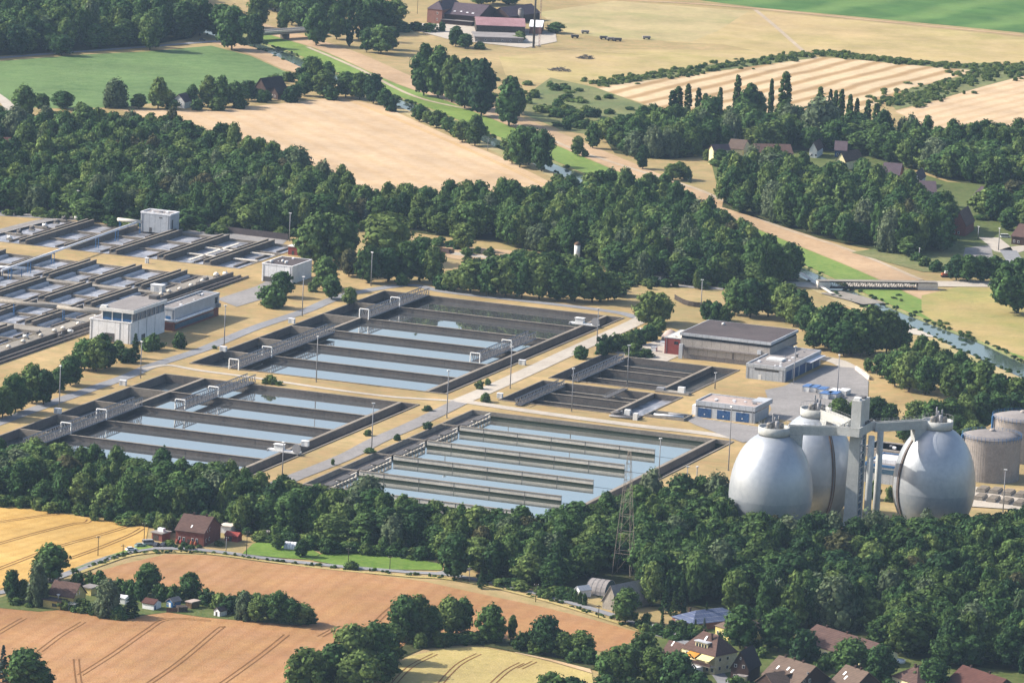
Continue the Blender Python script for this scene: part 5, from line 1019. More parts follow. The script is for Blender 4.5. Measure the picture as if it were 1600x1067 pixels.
# pylon
c = G(974, 900); F = Fr(c, (.95, -.3)); T = thing('lattice_pylon', 'pale steel lattice pylon rising out of the wood strip in front of the basin', 'pylon', (*c, 0)); Hh = 48.5
hw = lambda z: 3.6 * (1 - z / Hh) ** 1.0 * .86 + .5
for sx_, sy_ in ((-1, -1), (1, -1), (1, 1), (-1, 1)):
    part(MB().bar(F(sx_ * hw(0), sy_ * hw(0), 0), F(sx_ * hw(Hh), sy_ * hw(Hh), Hh), .12, 0, 4, .08), 'leg', ['concrete_rim'], T)
z = 0; cs = [(-1, -1), (1, -1), (1, 1), (-1, 1)]
while z < Hh - 1:
    z2 = min(Hh, z + max(3.2, hw(z) * 2.6))
    for k in range(4):
        a, b = cs[k], cs[(k + 1) % 4]; mb = MB()
        mb.bar(F(a[0] * hw(z), a[1] * hw(z), z), F(b[0] * hw(z2), b[1] * hw(z2), z2), .045); mb.bar(F(a[0] * hw(z2), a[1] * hw(z2), z2), F(b[0] * hw(z2), b[1] * hw(z2), z2), .08)
        part(mb, 'brace', ['concrete_rim'], T)
    z = z2
# cars
def car(label, px, py, ang, body, van=False, group=None):
    c = G(px, py); F = Fr(c, (math.cos(ang), math.sin(ang))); T = thing('van' if van else 'parked_car', label, 'van' if van else 'car', (*c, 0), group); L_, W_ = (5.4, 2.0) if van else (4.4, 1.8); hb = 1.0 if not van else 1.2
    prof = [(-L_ / 2, .35), (L_ / 2, .35), (L_ / 2, .75), (L_ / 2 - .2, hb - .1), (L_ * .22, hb), (-L_ * .42, hb), (-L_ / 2, hb - .2)]
    def ext(P, w_): return MB().ring([[F(x, -w_, z) for x, z in P], [F(x, w_, z) for x, z in P]], 0, True, False)
    part(ext(prof, W_ / 2), 'body', [body], T)
    cab = [(L_ * .22, hb), (L_ * .06, 1.48), (-L_ * .3, 1.48), (-L_ * .44, hb)] if not van else [(L_ * .36, hb), (L_ * .24, 2.1), (-L_ * .48, 2.1), (-L_ * .5, hb)]
    cb = part(ext(cab, W_ / 2 - .12), 'cabin', ['glass'], T); zt = 1.48 if not van else 2.1
    part(MB().box(F, -L_ * .31 if not van else -L_ * .49, L_ * .07 if not van else L_ * .25, -W_ / 2 + .16, W_ / 2 - .16, zt, zt + .06), 'car_roof', [body], T, cb)
    for x in (-L_ * .3, L_ * .3):
        for y in (-W_ / 2, W_ / 2): part(MB().bar(F(x, y - .1, .33), F(x, y + .1, .33), .33, 0, 12), 'wheel', ['rubber'], T)
    return T
car('white car parked on the roadside by the gold wheat', 205, 860, .55, 'car_white'); car('pale green car parked on the verge behind the white one', 219, 854, .6, 'car_green'); car('silver van like car parked at the brick garage', 233, 851, .4, 'car_silver', True)
car('dark car closest to the brick garage door', 245, 853, 1.2, 'car_dark'); car('black car parked beside the hedge of the brick house', 256, 853, 1.3, 'car_dark')
car('white car parked on the drive above the cream balcony house', 1046, 985, .1, 'car_white'); car('white camper van parked by the village road near the conifers', 1022, 985, 1.3, 'car_white', True)
car('blue car parked between the lower street trees', 1290, 1062, .2, 'car_blue'); car('white van parked at the housing road', 1571, 372, .1, 'car_white', True)
car('dark car on the country road under the trees', 316, 64, .1, 'car_dark')
for i, (x, y, m_) in enumerate([(757, 49, 'car_silver'), (772, 51, 'car_white'), (784, 52, 'car_silver'), (793, 53, 'car_dark'), (752, 56, 'car_green')]): car('parked farm vehicle in the yard before the pink barn', x, y, .3 * i, m_, i == 0, 'farm vehicles')
T = car('white caravan parked on the grass next to the white barn', 867, 51, 0, 'car_white', True)
for i, (x, y) in enumerate([(898, 60), (914, 53), (943, 62), (954, 64), (965, 65), (1010, 62)]):
    p = G(x, y); F = Fr(p, (1, .2)); T = thing('farm_trailer', 'old farm trailer or bale wagon standing in the meadow behind the farm', 'trailer', (*p, 0), 'farm trailers in the meadow')
    part(MB().box(F, -2.5, 2.5, -1.1, 1.1, .8, 2.2), 'body', ['panel_mauve' if i % 2 else 'steel_dark'], T)
    for x_ in (-1.6, 1.6): part(MB().bar(F(x_, -1.2, .5), F(x_, 1.2, .5), .5, 0, 10), 'wheel', ['rubber'], T)
for x, y, s in ((876, 111, 7), (915, 92, 5)):
    p = G(x, y); T = thing('brush_pile', 'heap of grey dead branches on the dry meadow, ' + ('larger and nearer' if s > 6 else 'smaller one'), 'brush pile', (*p, 0)); mb = MB()
    for k in range(110): a = RNG.uniform(0, 6.28); r_ = s * math.sqrt(RNG.uniform(0, 1)); z = 2.6 * (1 - r_ / s) * RNG.uniform(.2, 1); b = RNG.uniform(0, 6.28); l_ = RNG.uniform(1, 3); mb.bar((p.x + r_ * math.cos(a), p.y + r_ * math.sin(a) * .7, z), (p.x + r_ * math.cos(a) + l_ * math.cos(b), p.y + r_ * math.sin(a) * .7 + l_ * math.sin(b), z + RNG.uniform(.2, 1)), .14)
    part(mb, 'branches', ['steel_dark'], T)
# skips with blue covers
for i, (x, y, blue, lab) in enumerate([(1261, 612, 1, 'white skip with blue cover, first in the row at the yard edge'), (1271, 613, 1, 'white skip with blue cover, second in the row at the yard edge'), (1284, 616, 1, 'white skip with blue cover in the middle of the skip row'), (1289, 623, 1, 'white skip with blue cover set out in front of the row'), (1303, 618, 0, 'open white skip with no cover between the covered ones and the lamp'), (1301, 623, 1, 'white skip with blue cover in front, close to the lamp'), (1317, 618, 0, 'small plain white skip beyond the lamp')]):
    p = G(x, y); F = Fr(p, E1, -E2); T = thing('waste_skip', lab, 'skip', (*p, 0), 'skips in the asphalt yard'); l_ = 3.6 if i < 3 else 4.4
    part(MB().hexa([F(-l_ / 2 + .3, -1.2, .3), F(l_ / 2 - .3, -1.2, .3), F(l_ / 2 - .3, 5, .3), F(-l_ / 2 + .3, 5, .3)], [F(-l_ / 2, -1.3, 2.4), F(l_ / 2, -1.3, 2.4), F(l_ / 2, 5.2, 2.4), F(-l_ / 2, 5.2, 2.4)]), 'body', ['white_paint'], T)
    if blue: part(MB().box(F, -l_ / 2 - .1, l_ / 2 + .1, -1.4, 5.3, 2.4, 2.7), 'cover', ['blue_tarp'], T)
    else: part(MB().box(F, -l_ / 2 + .3, l_ / 2 - .3, -1, 5, 2.41, 2.5), 'load', ['panel_white'], T)
    for s in (-1, 1): part(MB().box(F, s * (l_ / 2 - .2) - .12, s * (l_ / 2 - .2) + .12, -1.5, -1.3, .1, 2.4), 'lifting_arm', ['steel'], T)
T = thing('yard_wall', 'white low retaining wall at the bend of the yard road', 'wall', (*G(1337, 578), 0)); part(strip(MB(), smooth(gp([(1337, 577), (1345, 582), (1358, 592)])), .6, 1.5).box(Fr(G(1337, 578), G(1358, 593) - G(1337, 578)), 0, 8, -.4, .4, 0, 1.49), 'wall', ['concrete_pale'], T); F, L, D = frame_px((1337, 578), (1358, 594), (1360, 590)); part(MB().box(F, -.1, L, -.35, .35, 0, 1.6), 'wall_cap', ['concrete_pale'], T)
# truss footbridge over the river (right)
a, b = G(1296, 451), G(1434, 453); F = Fr(a, b - a); L = (b - a).length
T = thing('truss_bridge', 'dark steel truss bridge carrying the towpath over the river outfall', 'bridge', (*a, 0))
for y in (0, 4):
    mb = MB(); n = 24
    for z in (.3, 3.4): mb.bar(F(0, y, z), F(L, y, z), .3)
    for k in range(n): x, x2 = L * k / n, L * (k + 1) / n; mb.bar(F(x, y, .3 if k % 2 else 3.4), F(x2, y, 3.4 if k % 2 else .3), .11); mb.bar(F(x, y, .3), F(x, y, 3.4), .1)
    part(mb, 'truss', ['bridge_steel'], T)
part(MB().box(F, 0, L, .3, 3.7, .1, .5), 'deck', ['concrete_dark'], T); part(MB().box(F, -6, 0, -.6, 4.6, -1, 3.3), 'abutment', ['concrete_pale'], T); part(MB().box(F, L, L + 10, -.6, 4.6, -1, 3.3), 'abutment', ['concrete_pale'], T)
part(MB().box(F, -6, L + 10, -.8, 4.8, 3.75, 3.9), 'top_deck', ['concrete'], T)
# culvert slab beneath it
T = thing('culvert', 'concrete culvert slab with a parapet under the truss bridge', 'culvert', (*G(1310, 465), 0)); F, L, D = frame_px((1296, 464), (1366, 480), (1358, 465))
part(strip(MB(), [G(1297, 458), G(1330, 466), G(1366, 476)], 14, .4), 'slab', ['concrete'], T); part(strip(MB(), [G(1244, 426), G(1300, 463)], 2.2, 1.2), 'parapet', ['concrete_pale'], T)
# road bridge (top)
a, b = G(396, 66), G(482, 60); F = Fr(a, b - a); L = (b - a).length; T = thing('road_bridge', 'concrete road bridge over the river by the country road', 'bridge', (*a, 0))
part(MB().box(F, -3, L + 4, 0, 8, 3.6, 5.2), 'deck', ['concrete'], T); part(MB().box(F, -3, L + 4, -.3, .0, 5.0, 6.2), 'parapet', ['concrete_pale'], T); part(MB().box(F, -3, L + 4, 8, 8.3, 5.0, 6.2), 'parapet', ['concrete_pale'], T); part(MB().box(F, L * .62, L * .66, .5, 7.5, -4, 3.6), 'pier', ['concrete_dark'], T)
part(MB().hexa([F(-14, -.2, 0), F(-3, -.2, 0), F(-3, 8.2, 0), F(-14, 8.2, 0)], [F(-3.2, -.2, 5), F(-3, -.2, 5), F(-3, 8.2, 5), F(-3.2, 8.2, 5)]), 'abutment', ['scrub'], T); part(MB().hexa([F(L + 4, -.2, 0), F(L + 20, -.2, 0), F(L + 20, 8.2, 0), F(L + 4, 8.2, 0)], [F(L + 4, -.2, 5), F(L + 4.2, -.2, 5), F(L + 4.2, 8.2, 5), F(L + 4, 8.2, 5)]), 'abutment', ['scrub'], T)
# fences
def fence(label, px, h, m_, step=4, post='steel_dark'):
    P = smooth(gp(px), 4); T = thing('fence', label, 'fence', (*P[0], 0)); mb = MB()
    for a, b in zip(P, P[1:]): mb.box(Fr(a, b - a), 0, (b - a).length - .01, -.06, .06, .1, h)
    part(mb, 'panel', [m_], T); mb = MB()
    for a in P[::2]: mb.bar((a.x, a.y, 0), (a.x, a.y, h + .2), .1)
    part(mb, 'post', [post], T)
fence('long dark mesh fence behind the aeration basins at the wood edge', [(-40, 322), (0, 327), (100, 336), (180, 344), (272, 354), (350, 364), (450, 376)], 3.4, 'roof_dark')
fence('dark timber wall around the scrap yard behind the grit basins', [(1054, 468), (1075, 478), (1110, 482)], 2.5, 'wood_dark')
for x, y, lab in ((990, 432, 'larger'), (1012, 437, 'smaller')):
    p = G(x, y); F = Fr(p, E1, -E2); T = thing('material_bay', lab + ' dark roofed material bay with pale walls by the back road', 'shed', (*p, 0)); part(MB().box(F, -7, 7, 0, 5, 0, 2.4), 'wall', ['concrete_pale'], T); part(MB().hexa([F(-7.4, -.6, 2.4), F(7.4, -.6, 2.4), F(7.4, 5.5, 3.3), F(-7.4, 5.5, 3.3)], [F(-7.4, -.6, 2.7), F(7.4, -.6, 2.7), F(7.4, 5.5, 3.6), F(-7.4, 5.5, 3.6)]), 'roof', ['wood_dark'], T)
for x, y, lab in ((660, 392, 'first'), (676, 393, 'second'), (695, 396, 'third')):
    p = G(x, y); F = Fr(p, E1, -E2); T = thing('storage_bay', 'red brown storage bay heap on the earth yard, ' + lab + ' from the round lit tree', 'bay', (*p, 0)); part(MB().box(F, -4, 4, 2.5, 3, 0, 2.2), 'wall', ['wood_brown'], T); part(MB().hexa([F(-3.6, -1.5, .1), F(3.6, -1.5, .1), F(3.6, 2.5, .1), F(-3.6, 2.5, .1)], [F(-2, 0, 1.7), F(2, 0, 1.7), F(2, 2.4, 1.7), F(-2, 2.4, 1.7)]), 'heap', ['brick_dark'], T)
T = thing('chimney_vent', 'short white round vent tower rising above the shrubs', 'tower', (*G(901, 410), 0)); c = G(901, 410); part(MB().lathe((c.x, c.y), [(1.5, 0), (1.5, 9)], 14), 'shaft', ['white_paint'], T); part(MB().lathe((c.x, c.y), [(1.7, 9), (1.7, 9.5), (.4, 10.5)], 14), 'cap', ['wood_brown'], T)
T = thing('brick_kiosk', 'small red brick kiosk beside the big tree', 'kiosk', (*G(450, 398), 0)); F = wfr(-185, -301); F = Fr(G(450, 398), E1, -E2); part(MB().box(F, 0, 5.5, 0, 5, 0, 4.2), 'wall', ['brick_bright'], T); part(MB().box(F, -.3, 5.8, -.3, 5.3, 4.2, 4.6), 'roof', ['white_paint'], T); part(MB().box(F, 2, 3.2, -.06, .02, .1, 2.2), 'door', ['glass'], T)
for x, y, m_, lab in ((1476, 433, 'orange_paint', 'orange and white excavator parked at the towpath'), (1000, 523, 'orange_paint', 'orange excavator beside the brick annex')):
    p = G(x, y); F = Fr(p, (1, .2)); T = thing('excavator', lab, 'excavator', (*p, 0))
    for s in (-1.1, 1.1): part(MB().box(F, -1.8, 1.8, s - .3, s + .3, 0, .9), 'track', ['rubber'], T)
    part(MB().box(F, -1.6, 1.2, -1.2, 1.2, .9, 2.0), 'body', [m_], T); part(MB().box(F, -.2, 1.3, -1.1, .2, 2.0, 3.2), 'cab', ['white_paint'], T); part(MB().tube([F(1.0, .5, 1.6), F(3.2, .5, 3.9), F(5.4, .5, 2.6), F(5.0, .5, .6)], .28, 0, 6), 'boom', [m_], T)
for i, (x, y) in enumerate([(1030, 545), (1036, 541), (1022, 549)]):
    p = G(x, y); F = Fr(p, E1); T = thing('storage_box' if i else 'salt_heap', ['pale covered salt heap behind the brick annex', 'white container by the hedge of the gravel yard', 'small white box at the gravel yard corner'][i], 'container' if i else 'heap', (*p, 0))
    if i: part(MB().box(F, -1.2, 1.2, -1, 1, 0, 2), 'body', ['white_paint'], T); part(MB().box(F, -1.3, 1.3, -1.1, 1.1, 2, 2.2), 'lid', ['panel_grey'], T)
    else: q = G(1047, 531); part(MB().lathe((q.x, q.y), [(4.4, 0), (4.0, 2), (2.4, 4), (.3, 5)], 14), 'cover', ['roof_pink'], T)
for x, y, u_, v_, lab in ((450, 505, 3, 1.6, 'on the far inlet edge'), (186, 602, 3, 1.6, 'beside the first cell wall of the pale basin'), (84, 646, 3, 1.6, 'at the lower corner cell of the pale basin'), (343, 549, 3, 1.6, 'at the near inlet cell of the mirroring basin'), (470, 697, 3, 2, 'with a cable drum on the outlet edge of the pale basin'), (810, 570, 3, 1.6, 'paired on the grass by the outlet channel'), (776, 622, 2.4, 1.6, 'next to the round bush at the grit basins')):
    F = Fr(G(x, y), E1, -E2); T = thing('switch_cabinet', 'white switch cabinet ' + lab, 'cabinet', (*F.o, 0), 'white switch cabinets'); part(MB().box(F, 0, u_, 0, v_, .1, 2.2), 'body', ['white_paint'], T); part(MB().box(F, -.1, u_ + .1, -.1, v_ + .1, 2.2, 2.35), 'lid', ['panel_white'], T); part(MB().box(F, .2, u_ / 2, -.04, .02, .3, 2), 'door', ['panel_grey'], T)

# ------------------------------------------------------------------ trees
def quads_mesh(name, C, N_, size, mats, extra=None, aspect=1.0):
    n = len(C); r = RNG.normal(size=(n, 3)); t = np.cross(N_, r); t /= np.linalg.norm(t, axis=1)[:, None] + 1e-9; b = np.cross(N_, t)
    s = size[:, None]; sk = RNG.uniform(.6, 1.4, (n, 1))
    V = np.stack([C - t * s * sk - b * s * .25, C + t * s * .25 - b * s * aspect, C + t * s * sk + b * s * .25, C - t * s * .2 + b * s * aspect], 1).reshape(-1, 3)
    Fq = np.arange(n * 4).reshape(-1, 4)
    vs = [tuple(v) for v in V]; fs = [tuple(int(i) for i in q) for q in Fq]; sm = [False] * n
    if extra:
        for (ev, ef) in extra:
            k = len(vs); vs += [tuple(v) for v in ev]; fs += [tuple(i + k for i in q) for q in ef]; sm += [True] * len(ef)
    me = bpy.data.meshes.new(name); me.from_pydata(vs, [], fs); me.materials.append(MATS[mats]); me.polygons.foreach_set('use_smooth', sm); me.update(); return me
def ball(c, r, sq=.8, n=6):
    vs = []; fs = []
    for i in range(n + 1):
        a = math.pi * i / n
        for j in range(8):
            t = 2 * math.pi * j / 8; vs.append((c[0] + r * math.sin(a) * math.cos(t), c[1] + r * math.sin(a) * math.sin(t), c[2] + r * sq * math.cos(a)))
    for i in range(n):
        for j in range(8): fs.append((i * 8 + j, (i + 1) * 8 + j, (i + 1) * 8 + (j + 1) % 8, i * 8 + (j + 1) % 8))
    return vs, fs
def crown(name, rx, z0, z1, m, shape='round', nc=44, per=58, leaf=.5):
    """leaf clumps spread over an uneven envelope, each with a dark solid core behind its leaves."""
    C = []; Nn = []; Sz = []; ex = []; zc = (z0 + z1) / 2; rz = (z1 - z0) / 2
    lob = RNG.uniform(0, 6.28, 4)
    def env(t, ph):
        k = 1 + .17 * math.sin(2 * ph + lob[0]) + .11 * math.sin(3 * ph + lob[1])
        if shape == 'round': return math.sqrt(max(0, 1 - abs(2 * t - .84) ** 2.2 / (1.3 if t > .42 else .9))) * k
        if shape == 'tall': return (math.sin(math.pi * min(1, t * .92 + .1)) ** .7) * k
        if shape == 'poplar': return (math.sin(math.pi * (t * .9 + .08)) ** .55) * (1 - .25 * t)
        if shape == 'cone': return max(.04, 1 - t) ** .85 * (1 + .08 * math.sin(5 * ph + 9 * t))
        if shape == 'willow': return math.sqrt(max(0.02, 1 - (t * .98) ** 2.4)) * k
    for i in range(nc):
        t = (i + RNG.uniform(.2, .8)) / nc; ph = i * 2.39996 + RNG.uniform(-.4, .4); e = env(t, ph); rr_ = rx * e * RNG.uniform(.56, .86)
        if shape in ('round', 'tall') and i % 5 == 0: rr_ *= .45
        cr = rx * RNG.uniform(.24, .40) * (1 if shape != 'cone' else max(.25, 1.05 - t)) * (.8 if shape == 'poplar' else 1)
        c = np.array([rr_ * math.cos(ph), rr_ * math.sin(ph), z0 + (z1 - z0) * t])
        sq = .78 if shape in ('round', 'tall') else (1.5 if shape in ('poplar', 'willow') else .6)
        ex.append(ball(c, cr * .74, sq, 5))
        k = int(per * RNG.uniform(.75, 1.25)); d = RNG.normal(size=(k, 3)); d /= np.linalg.norm(d, axis=1)[:, None]; d[:, 2] = d[:, 2] * .9 + .12
        out = (c - np.array([0, 0, zc])); out /= np.linalg.norm(out) + 1e-6
        rad = cr * RNG.uniform(.72, 1.12, (k, 1)) * (1 + .25 * np.clip(d @ out, 0, 1)[:, None]); p = c + d * rad * np.array([1, 1, sq])
        nn = d + RNG.normal(size=(k, 3)) * .42 + out * .25; nn /= np.linalg.norm(nn, axis=1)[:, None]
        C.append(p); Nn.append(nn); Sz.append(RNG.uniform(.6, 1.35, k) * leaf)
    ex.append(ball((0, 0, zc - rz * .05), rx * (.6 if shape in ('round', 'tall', 'willow') else .34), rz / rx * .95, 8))
    return quads_mesh(name, np.concatenate(C), np.concatenate(Nn), np.concatenate(Sz), m, ex, 1.0 if shape != 'willow' else 1.6)
def trunkmesh(name, r, h, lim=4, z1=9, rx=4):
    mb = MB(); mb.bar((0, 0, -.3), (0, 0, h), r, 0, 8, r * .6)
    for k in range(lim): a = k * 2.4 + RNG.uniform(0, 1); mb.bar((0, 0, h * RNG.uniform(.6, .95)), (rx * .55 * math.cos(a), rx * .55 * math.sin(a), z1 * RNG.uniform(.6, .8)), r * .45, 0, 6, r * .12)
    me = bpy.data.meshes.new(name); me.from_pydata(mb.v, [], mb.f); me.materials.append(MATS['bark']); me.update(); return me
PROTO = {}
def proto(key, n, rx, z0, z1, m, shape, **k):
    PROTO[key] = [(crown('crown', rx, z0, z1, m[i % len(m)], shape, **k), trunkmesh('trunk', .32 if shape != 'cone' else .2, z0 + (z1 - z0) * .45, 5, z1, rx), rx, z1) for i in range(n)]
proto('b', 7, 5.4, 2.2, 13.5, ['leaf_mid', 'leaf_mid', 'leaf_dark', 'leaf_mid'], 'round')
proto('t', 3, 4.6, 1.8, 15, ['leaf_mid', 'leaf_dark'], 'tall', nc=50)
proto('p', 3, 2.5, 1.2, 20, ['leaf_dark'], 'poplar', nc=46, per=40, leaf=.42)
proto('c', 2, 2.8, .6, 14, ['leaf_blue', 'leaf_dark'], 'cone', nc=46, per=34, leaf=.36)
proto('w', 3, 5.6, 1.0, 12.5, ['leaf_silver'], 'willow', nc=46, per=56, leaf=.42)
proto('l', 2, 5.0, 2.0, 12.5, ['leaf_light'], 'round')
proto('r', 1, 5.0, 2.0, 12.5, ['leaf_copper'], 'round')
proto('s', 3, 2.6, .0, 3.6, ['leaf_mid', 'leaf_dark', 'leaf_mid'], 'round', nc=22, per=44, leaf=.3)
proto('sl', 2, 2.6, .0, 3.6, ['leaf_light'], 'round', nc=22, per=44, leaf=.3)
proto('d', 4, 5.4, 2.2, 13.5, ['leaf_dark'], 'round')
KIND = dict(d=('broadleaf_tree', 'tree'), b=('broadleaf_tree', 'tree'), t=('broadleaf_tree', 'tree'), p=('poplar_tree', 'poplar'), c=('conifer_tree', 'conifer'), w=('willow_tree', 'willow'), l=('broadleaf_tree', 'tree'), r=('broadleaf_tree', 'tree'), s=('bush', 'bush'), sl=('bush', 'bush'))
BASES = []
def tree(k, p, wm, hm, label, group=None, name=None):
    cr, tk, rx, z1 = PROTO[k][int(RNG.integers(len(PROTO[k])))]; nm, cat = KIND[k]
    T = thing(name or nm, label, cat, (p[0], p[1], 0), group); T.rotation_euler = (0, 0, RNG.uniform(0, 6.28)); T.scale = (wm / 2 / rx * .92, wm / 2 / rx * .92 * RNG.uniform(.9, 1.1), hm / z1 * .96)
    o = bpy.data.objects.new('crown', cr); COL.objects.link(o); o.parent = T
    if k not in ('s', 'sl'): o = bpy.data.objects.new('trunk', tk); COL.objects.link(o); o.parent = T
    BASES.append((p[0], p[1], wm)); return T
def tpx(k, x, y, w_, h_, label, group=None):
    u = U(x, y); return tree(k, G(x, y), w_ * u, h_ * u / .98, label, group)
def many(label, group, rows):
    for k, x, y, w_, h_ in rows: tpx(k, x, y, w_, h_, label, group)
many('bushy tree at the far edge of the beet field by the country road', 'trees along the country road', [('b', 234, 79, 40, 55), ('b', 96, 87, 34, 30), ('b', 362, 78, 56, 64), ('b', 397, 74, 32, 48), ('b', 312, 56, 42, 56), ('b', 345, 60, 44, 50), ('b', 402, 44, 40, 50)])
many('tree in the row between beet field and west wood', 'trees in the row below the beet field', [('b', 37, 184, 42, 48), ('b', 66, 174, 26, 26), ('b', 98, 170, 40, 26), ('w', 180, 168, 44, 38), ('b', 217, 170, 28, 22), ('t', 247, 170, 34, 48), ('b', 262, 166, 26, 24), ('b', 300, 166, 22, 32), ('t', 325, 166, 30, 46), ('t', 346, 168, 30, 48), ('b', 366, 166, 34, 36), ('b', 388, 158, 32, 30), ('s', 270, 171, 26, 14), ('s', 308, 172, 26, 16), ('s', 340, 173, 30, 18), ('s', 372, 170, 28, 18), ('s', 408, 160, 24, 18), ('s', 455, 160, 30, 22), ('s', 415, 157, 22, 14)])
many('garden tree or bush around the dark roofed barns by the river', 'trees around the barns', [('b', 492, 142, 30, 48), ('b', 506, 152, 40, 40), ('b', 475, 150, 30, 34), ('b', 460, 156, 26, 22), ('s', 430, 130, 26, 12), ('s', 450, 128, 26, 14), ('s', 470, 124, 26, 16), ('b', 485, 122, 30, 32), ('b', 512, 128, 26, 30), ('s', 515, 156, 30, 20)])
many('tree in the clump at the corner of the pale wheat field by the river', 'trees at the corner of the pale wheat', [('b', 540, 152, 38, 38), ('b', 562, 156, 36, 40), ('b', 583, 162, 38, 44), ('b', 600, 168, 26, 28), ('s', 612, 174, 26, 20)])
many('small tree on the near river bank beside the pale wheat', 'small trees on the near river bank', [('b', 655, 190, 24, 24), ('b', 682, 200, 26, 26), ('b', 698, 206, 22, 22), ('b', 722, 222, 30, 32), ('b', 742, 228, 36, 46), ('b', 668, 194, 18, 20), ('b', 710, 214, 20, 22)])
many('tall dense tree in the row on the far river dike', 'tall trees on the far river dike', [('t', 662, 150, 44, 78), ('t', 684, 154, 44, 80), ('t', 706, 160, 42, 70), ('t', 726, 170, 46, 76), ('t', 752, 182, 52, 86), ('t', 740, 172, 42, 76), ('t', 795, 197, 50, 76), ('t', 812, 180, 20, 40)])
many('tree at the far end of the river by the road bridge', 'trees near the road bridge', [('b', 441, 48, 20, 30), ('b', 456, 40, 42, 52), ('b', 494, 71, 48, 60), ('b', 526, 62, 36, 54), ('b', 476, 48, 50, 50), ('b', 575, 52, 40, 52), ('b', 594, 50, 46, 48), ('b', 616, 46, 44, 44), ('b', 573, 82, 26, 36), ('b', 595, 84, 46, 42), ('b', 610, 78, 30, 34), ('b', 430, 18, 50, 40), ('b', 408, 14, 40, 40), ('b', 500, 30, 60, 50), ('b', 545, 26, 50, 44), ('s', 630, 50, 30, 14), ('s', 650, 48, 30, 12), ('s', 670, 50, 30, 12)])
many('slim poplar by the road bridge', 'poplars near the road bridge', [('p', 546, 73, 17, 75), ('p', 560, 62, 18, 62), ('p', 568, 64, 14, 56)])
many('small tree by the low farm shed', 'trees by the farm', [('b', 712, 73, 24, 30), ('b', 727, 76, 24, 22), ('s', 750, 77, 22, 10), ('b', 752, 8, 40, 26), ('b', 795, 8, 36, 20), ('b', 812, 66, 20, 16), ('b', 868, 52, 30, 16), ('s', 690, 50, 14, 14), ('b', 770, 6, 30, 30)])
many('bright tree in the clump beside the river above the middle wood', 'clump beside the river', [('b', 812, 262, 40, 62), ('b', 846, 268, 42, 62), ('b', 826, 258, 42, 56), ('b', 800, 256, 34, 44)])
tpx('b', 902, 244, 21, 30, 'small leaning tree left of the lone round tree on the far dike'); tpx('t', 926, 232, 24, 39, 'lone round tree casting a shadow across the far dike path'); tpx('t', 1004, 264, 22, 36, 'lone oval tree lower down the far dike meadow'); tpx('s', 914, 245, 14, 10, 'little bush at the foot of the small leaning tree')
many('slim poplar standing in front of the striped stubble field', 'poplars by the stubble field', [('p', 1058, 180, 22, 44), ('p', 1050, 182, 18, 40), ('p', 1074, 178, 15, 46), ('p', 1090, 184, 14, 46), ('p', 1101, 192, 18, 45), ('p', 1118, 196, 24, 44), ('p', 1124, 182, 12, 45), ('p', 1150, 194, 18, 76), ('t', 1170, 196, 36, 64), ('t', 1186, 196, 24, 50), ('p', 1203, 192, 12, 68), ('p', 1280, 182, 16, 46), ('p', 1296, 186, 11, 46), ('p', 1304, 190, 12, 48), ('p', 1313, 194, 15, 54), ('p', 1326, 204, 14, 56), ('p', 1337, 204, 11, 50), ('p', 1354, 206, 15, 50), ('p', 1368, 208, 18, 46)])
tpx('p', 1224, 200, 26, 86, 'tallest and broadest poplar before the striped stubble field'); tpx('p', 1544, 322, 20, 78, 'pair forming a tall columnar poplar in the tree village, thicker stem'); tpx('p', 1553, 320, 16, 70, 'pair forming a tall columnar poplar in the tree village, thinner stem')
tpx('w', 1280, 228, 74, 64, 'pale silvery willow in front of the poplar row')
many('big lit tree beside the white flat roofed building', 'big trees by the white building', [('b', 492, 414, 70, 76), ('b', 532, 416, 62, 76), ('b', 512, 408, 60, 72)]); tpx('l', 604, 408, 84, 72, 'broad yellowish green tree next to the pair of big lit trees'); tpx('c', 574, 353, 22, 44, 'blue spruce in front of the middle wood')
tpx('l', 724, 391, 46, 40, 'pale spiky tree alone on the earth yard'); tpx('c', 730, 433, 44, 42, 'dark spreading pine below the pale spiky tree'); tpx('b', 440, 464, 38, 38, 'dark round tree in front of the white flat roofed building'); tpx('s', 424, 480, 48, 30, 'broad bush on the lawn by the dark round tree')
many('tree on the slope between the white building and the mirroring basin', 'trees on the lawn slope', [('b', 508, 452, 50, 48), ('b', 518, 468, 36, 38), ('l', 546, 476, 24, 26), ('s', 490, 456, 20, 16)])
many('dark tree in the clump behind the inlet of the mirroring basin', 'dark clump behind the mirroring basin', [('b', 575, 442, 44, 56), ('b', 606, 440, 44, 50), ('b', 636, 440, 48, 60), ('b', 656, 440, 46, 66), ('b', 676, 444, 38, 56), ('r', 545, 432, 34, 40), ('s', 690, 452, 36, 22), ('s', 628, 446, 26, 18)])
SH_ = [(710, 455), (735, 458), (762, 462), (790, 464), (815, 466), (842, 468), (870, 470), (898, 471), (925, 472), (950, 470), (966, 462), (745, 446), (775, 446), (800, 448), (830, 446), (860, 448), (890, 450), (918, 452), (850, 432), (820, 432), (790, 434), (880, 432), (905, 436)]
CLY = ([700, 720, 740, 780, 820, 870, 910, 940, 960, 975], [428, 414, 406, 401, 394, 396, 405, 418, 434, 450])
for i, (x, y) in enumerate(SH_): tpx('bbtb'[i % 4], x, y, RNG.uniform(38, 56), min(RNG.uniform(48, 64), y - float(np.interp(x, *CLY))) if 730 < x else 32, 'tree in the big clump between mirroring basin and earth yard', 'big clump behind the mirroring basin')
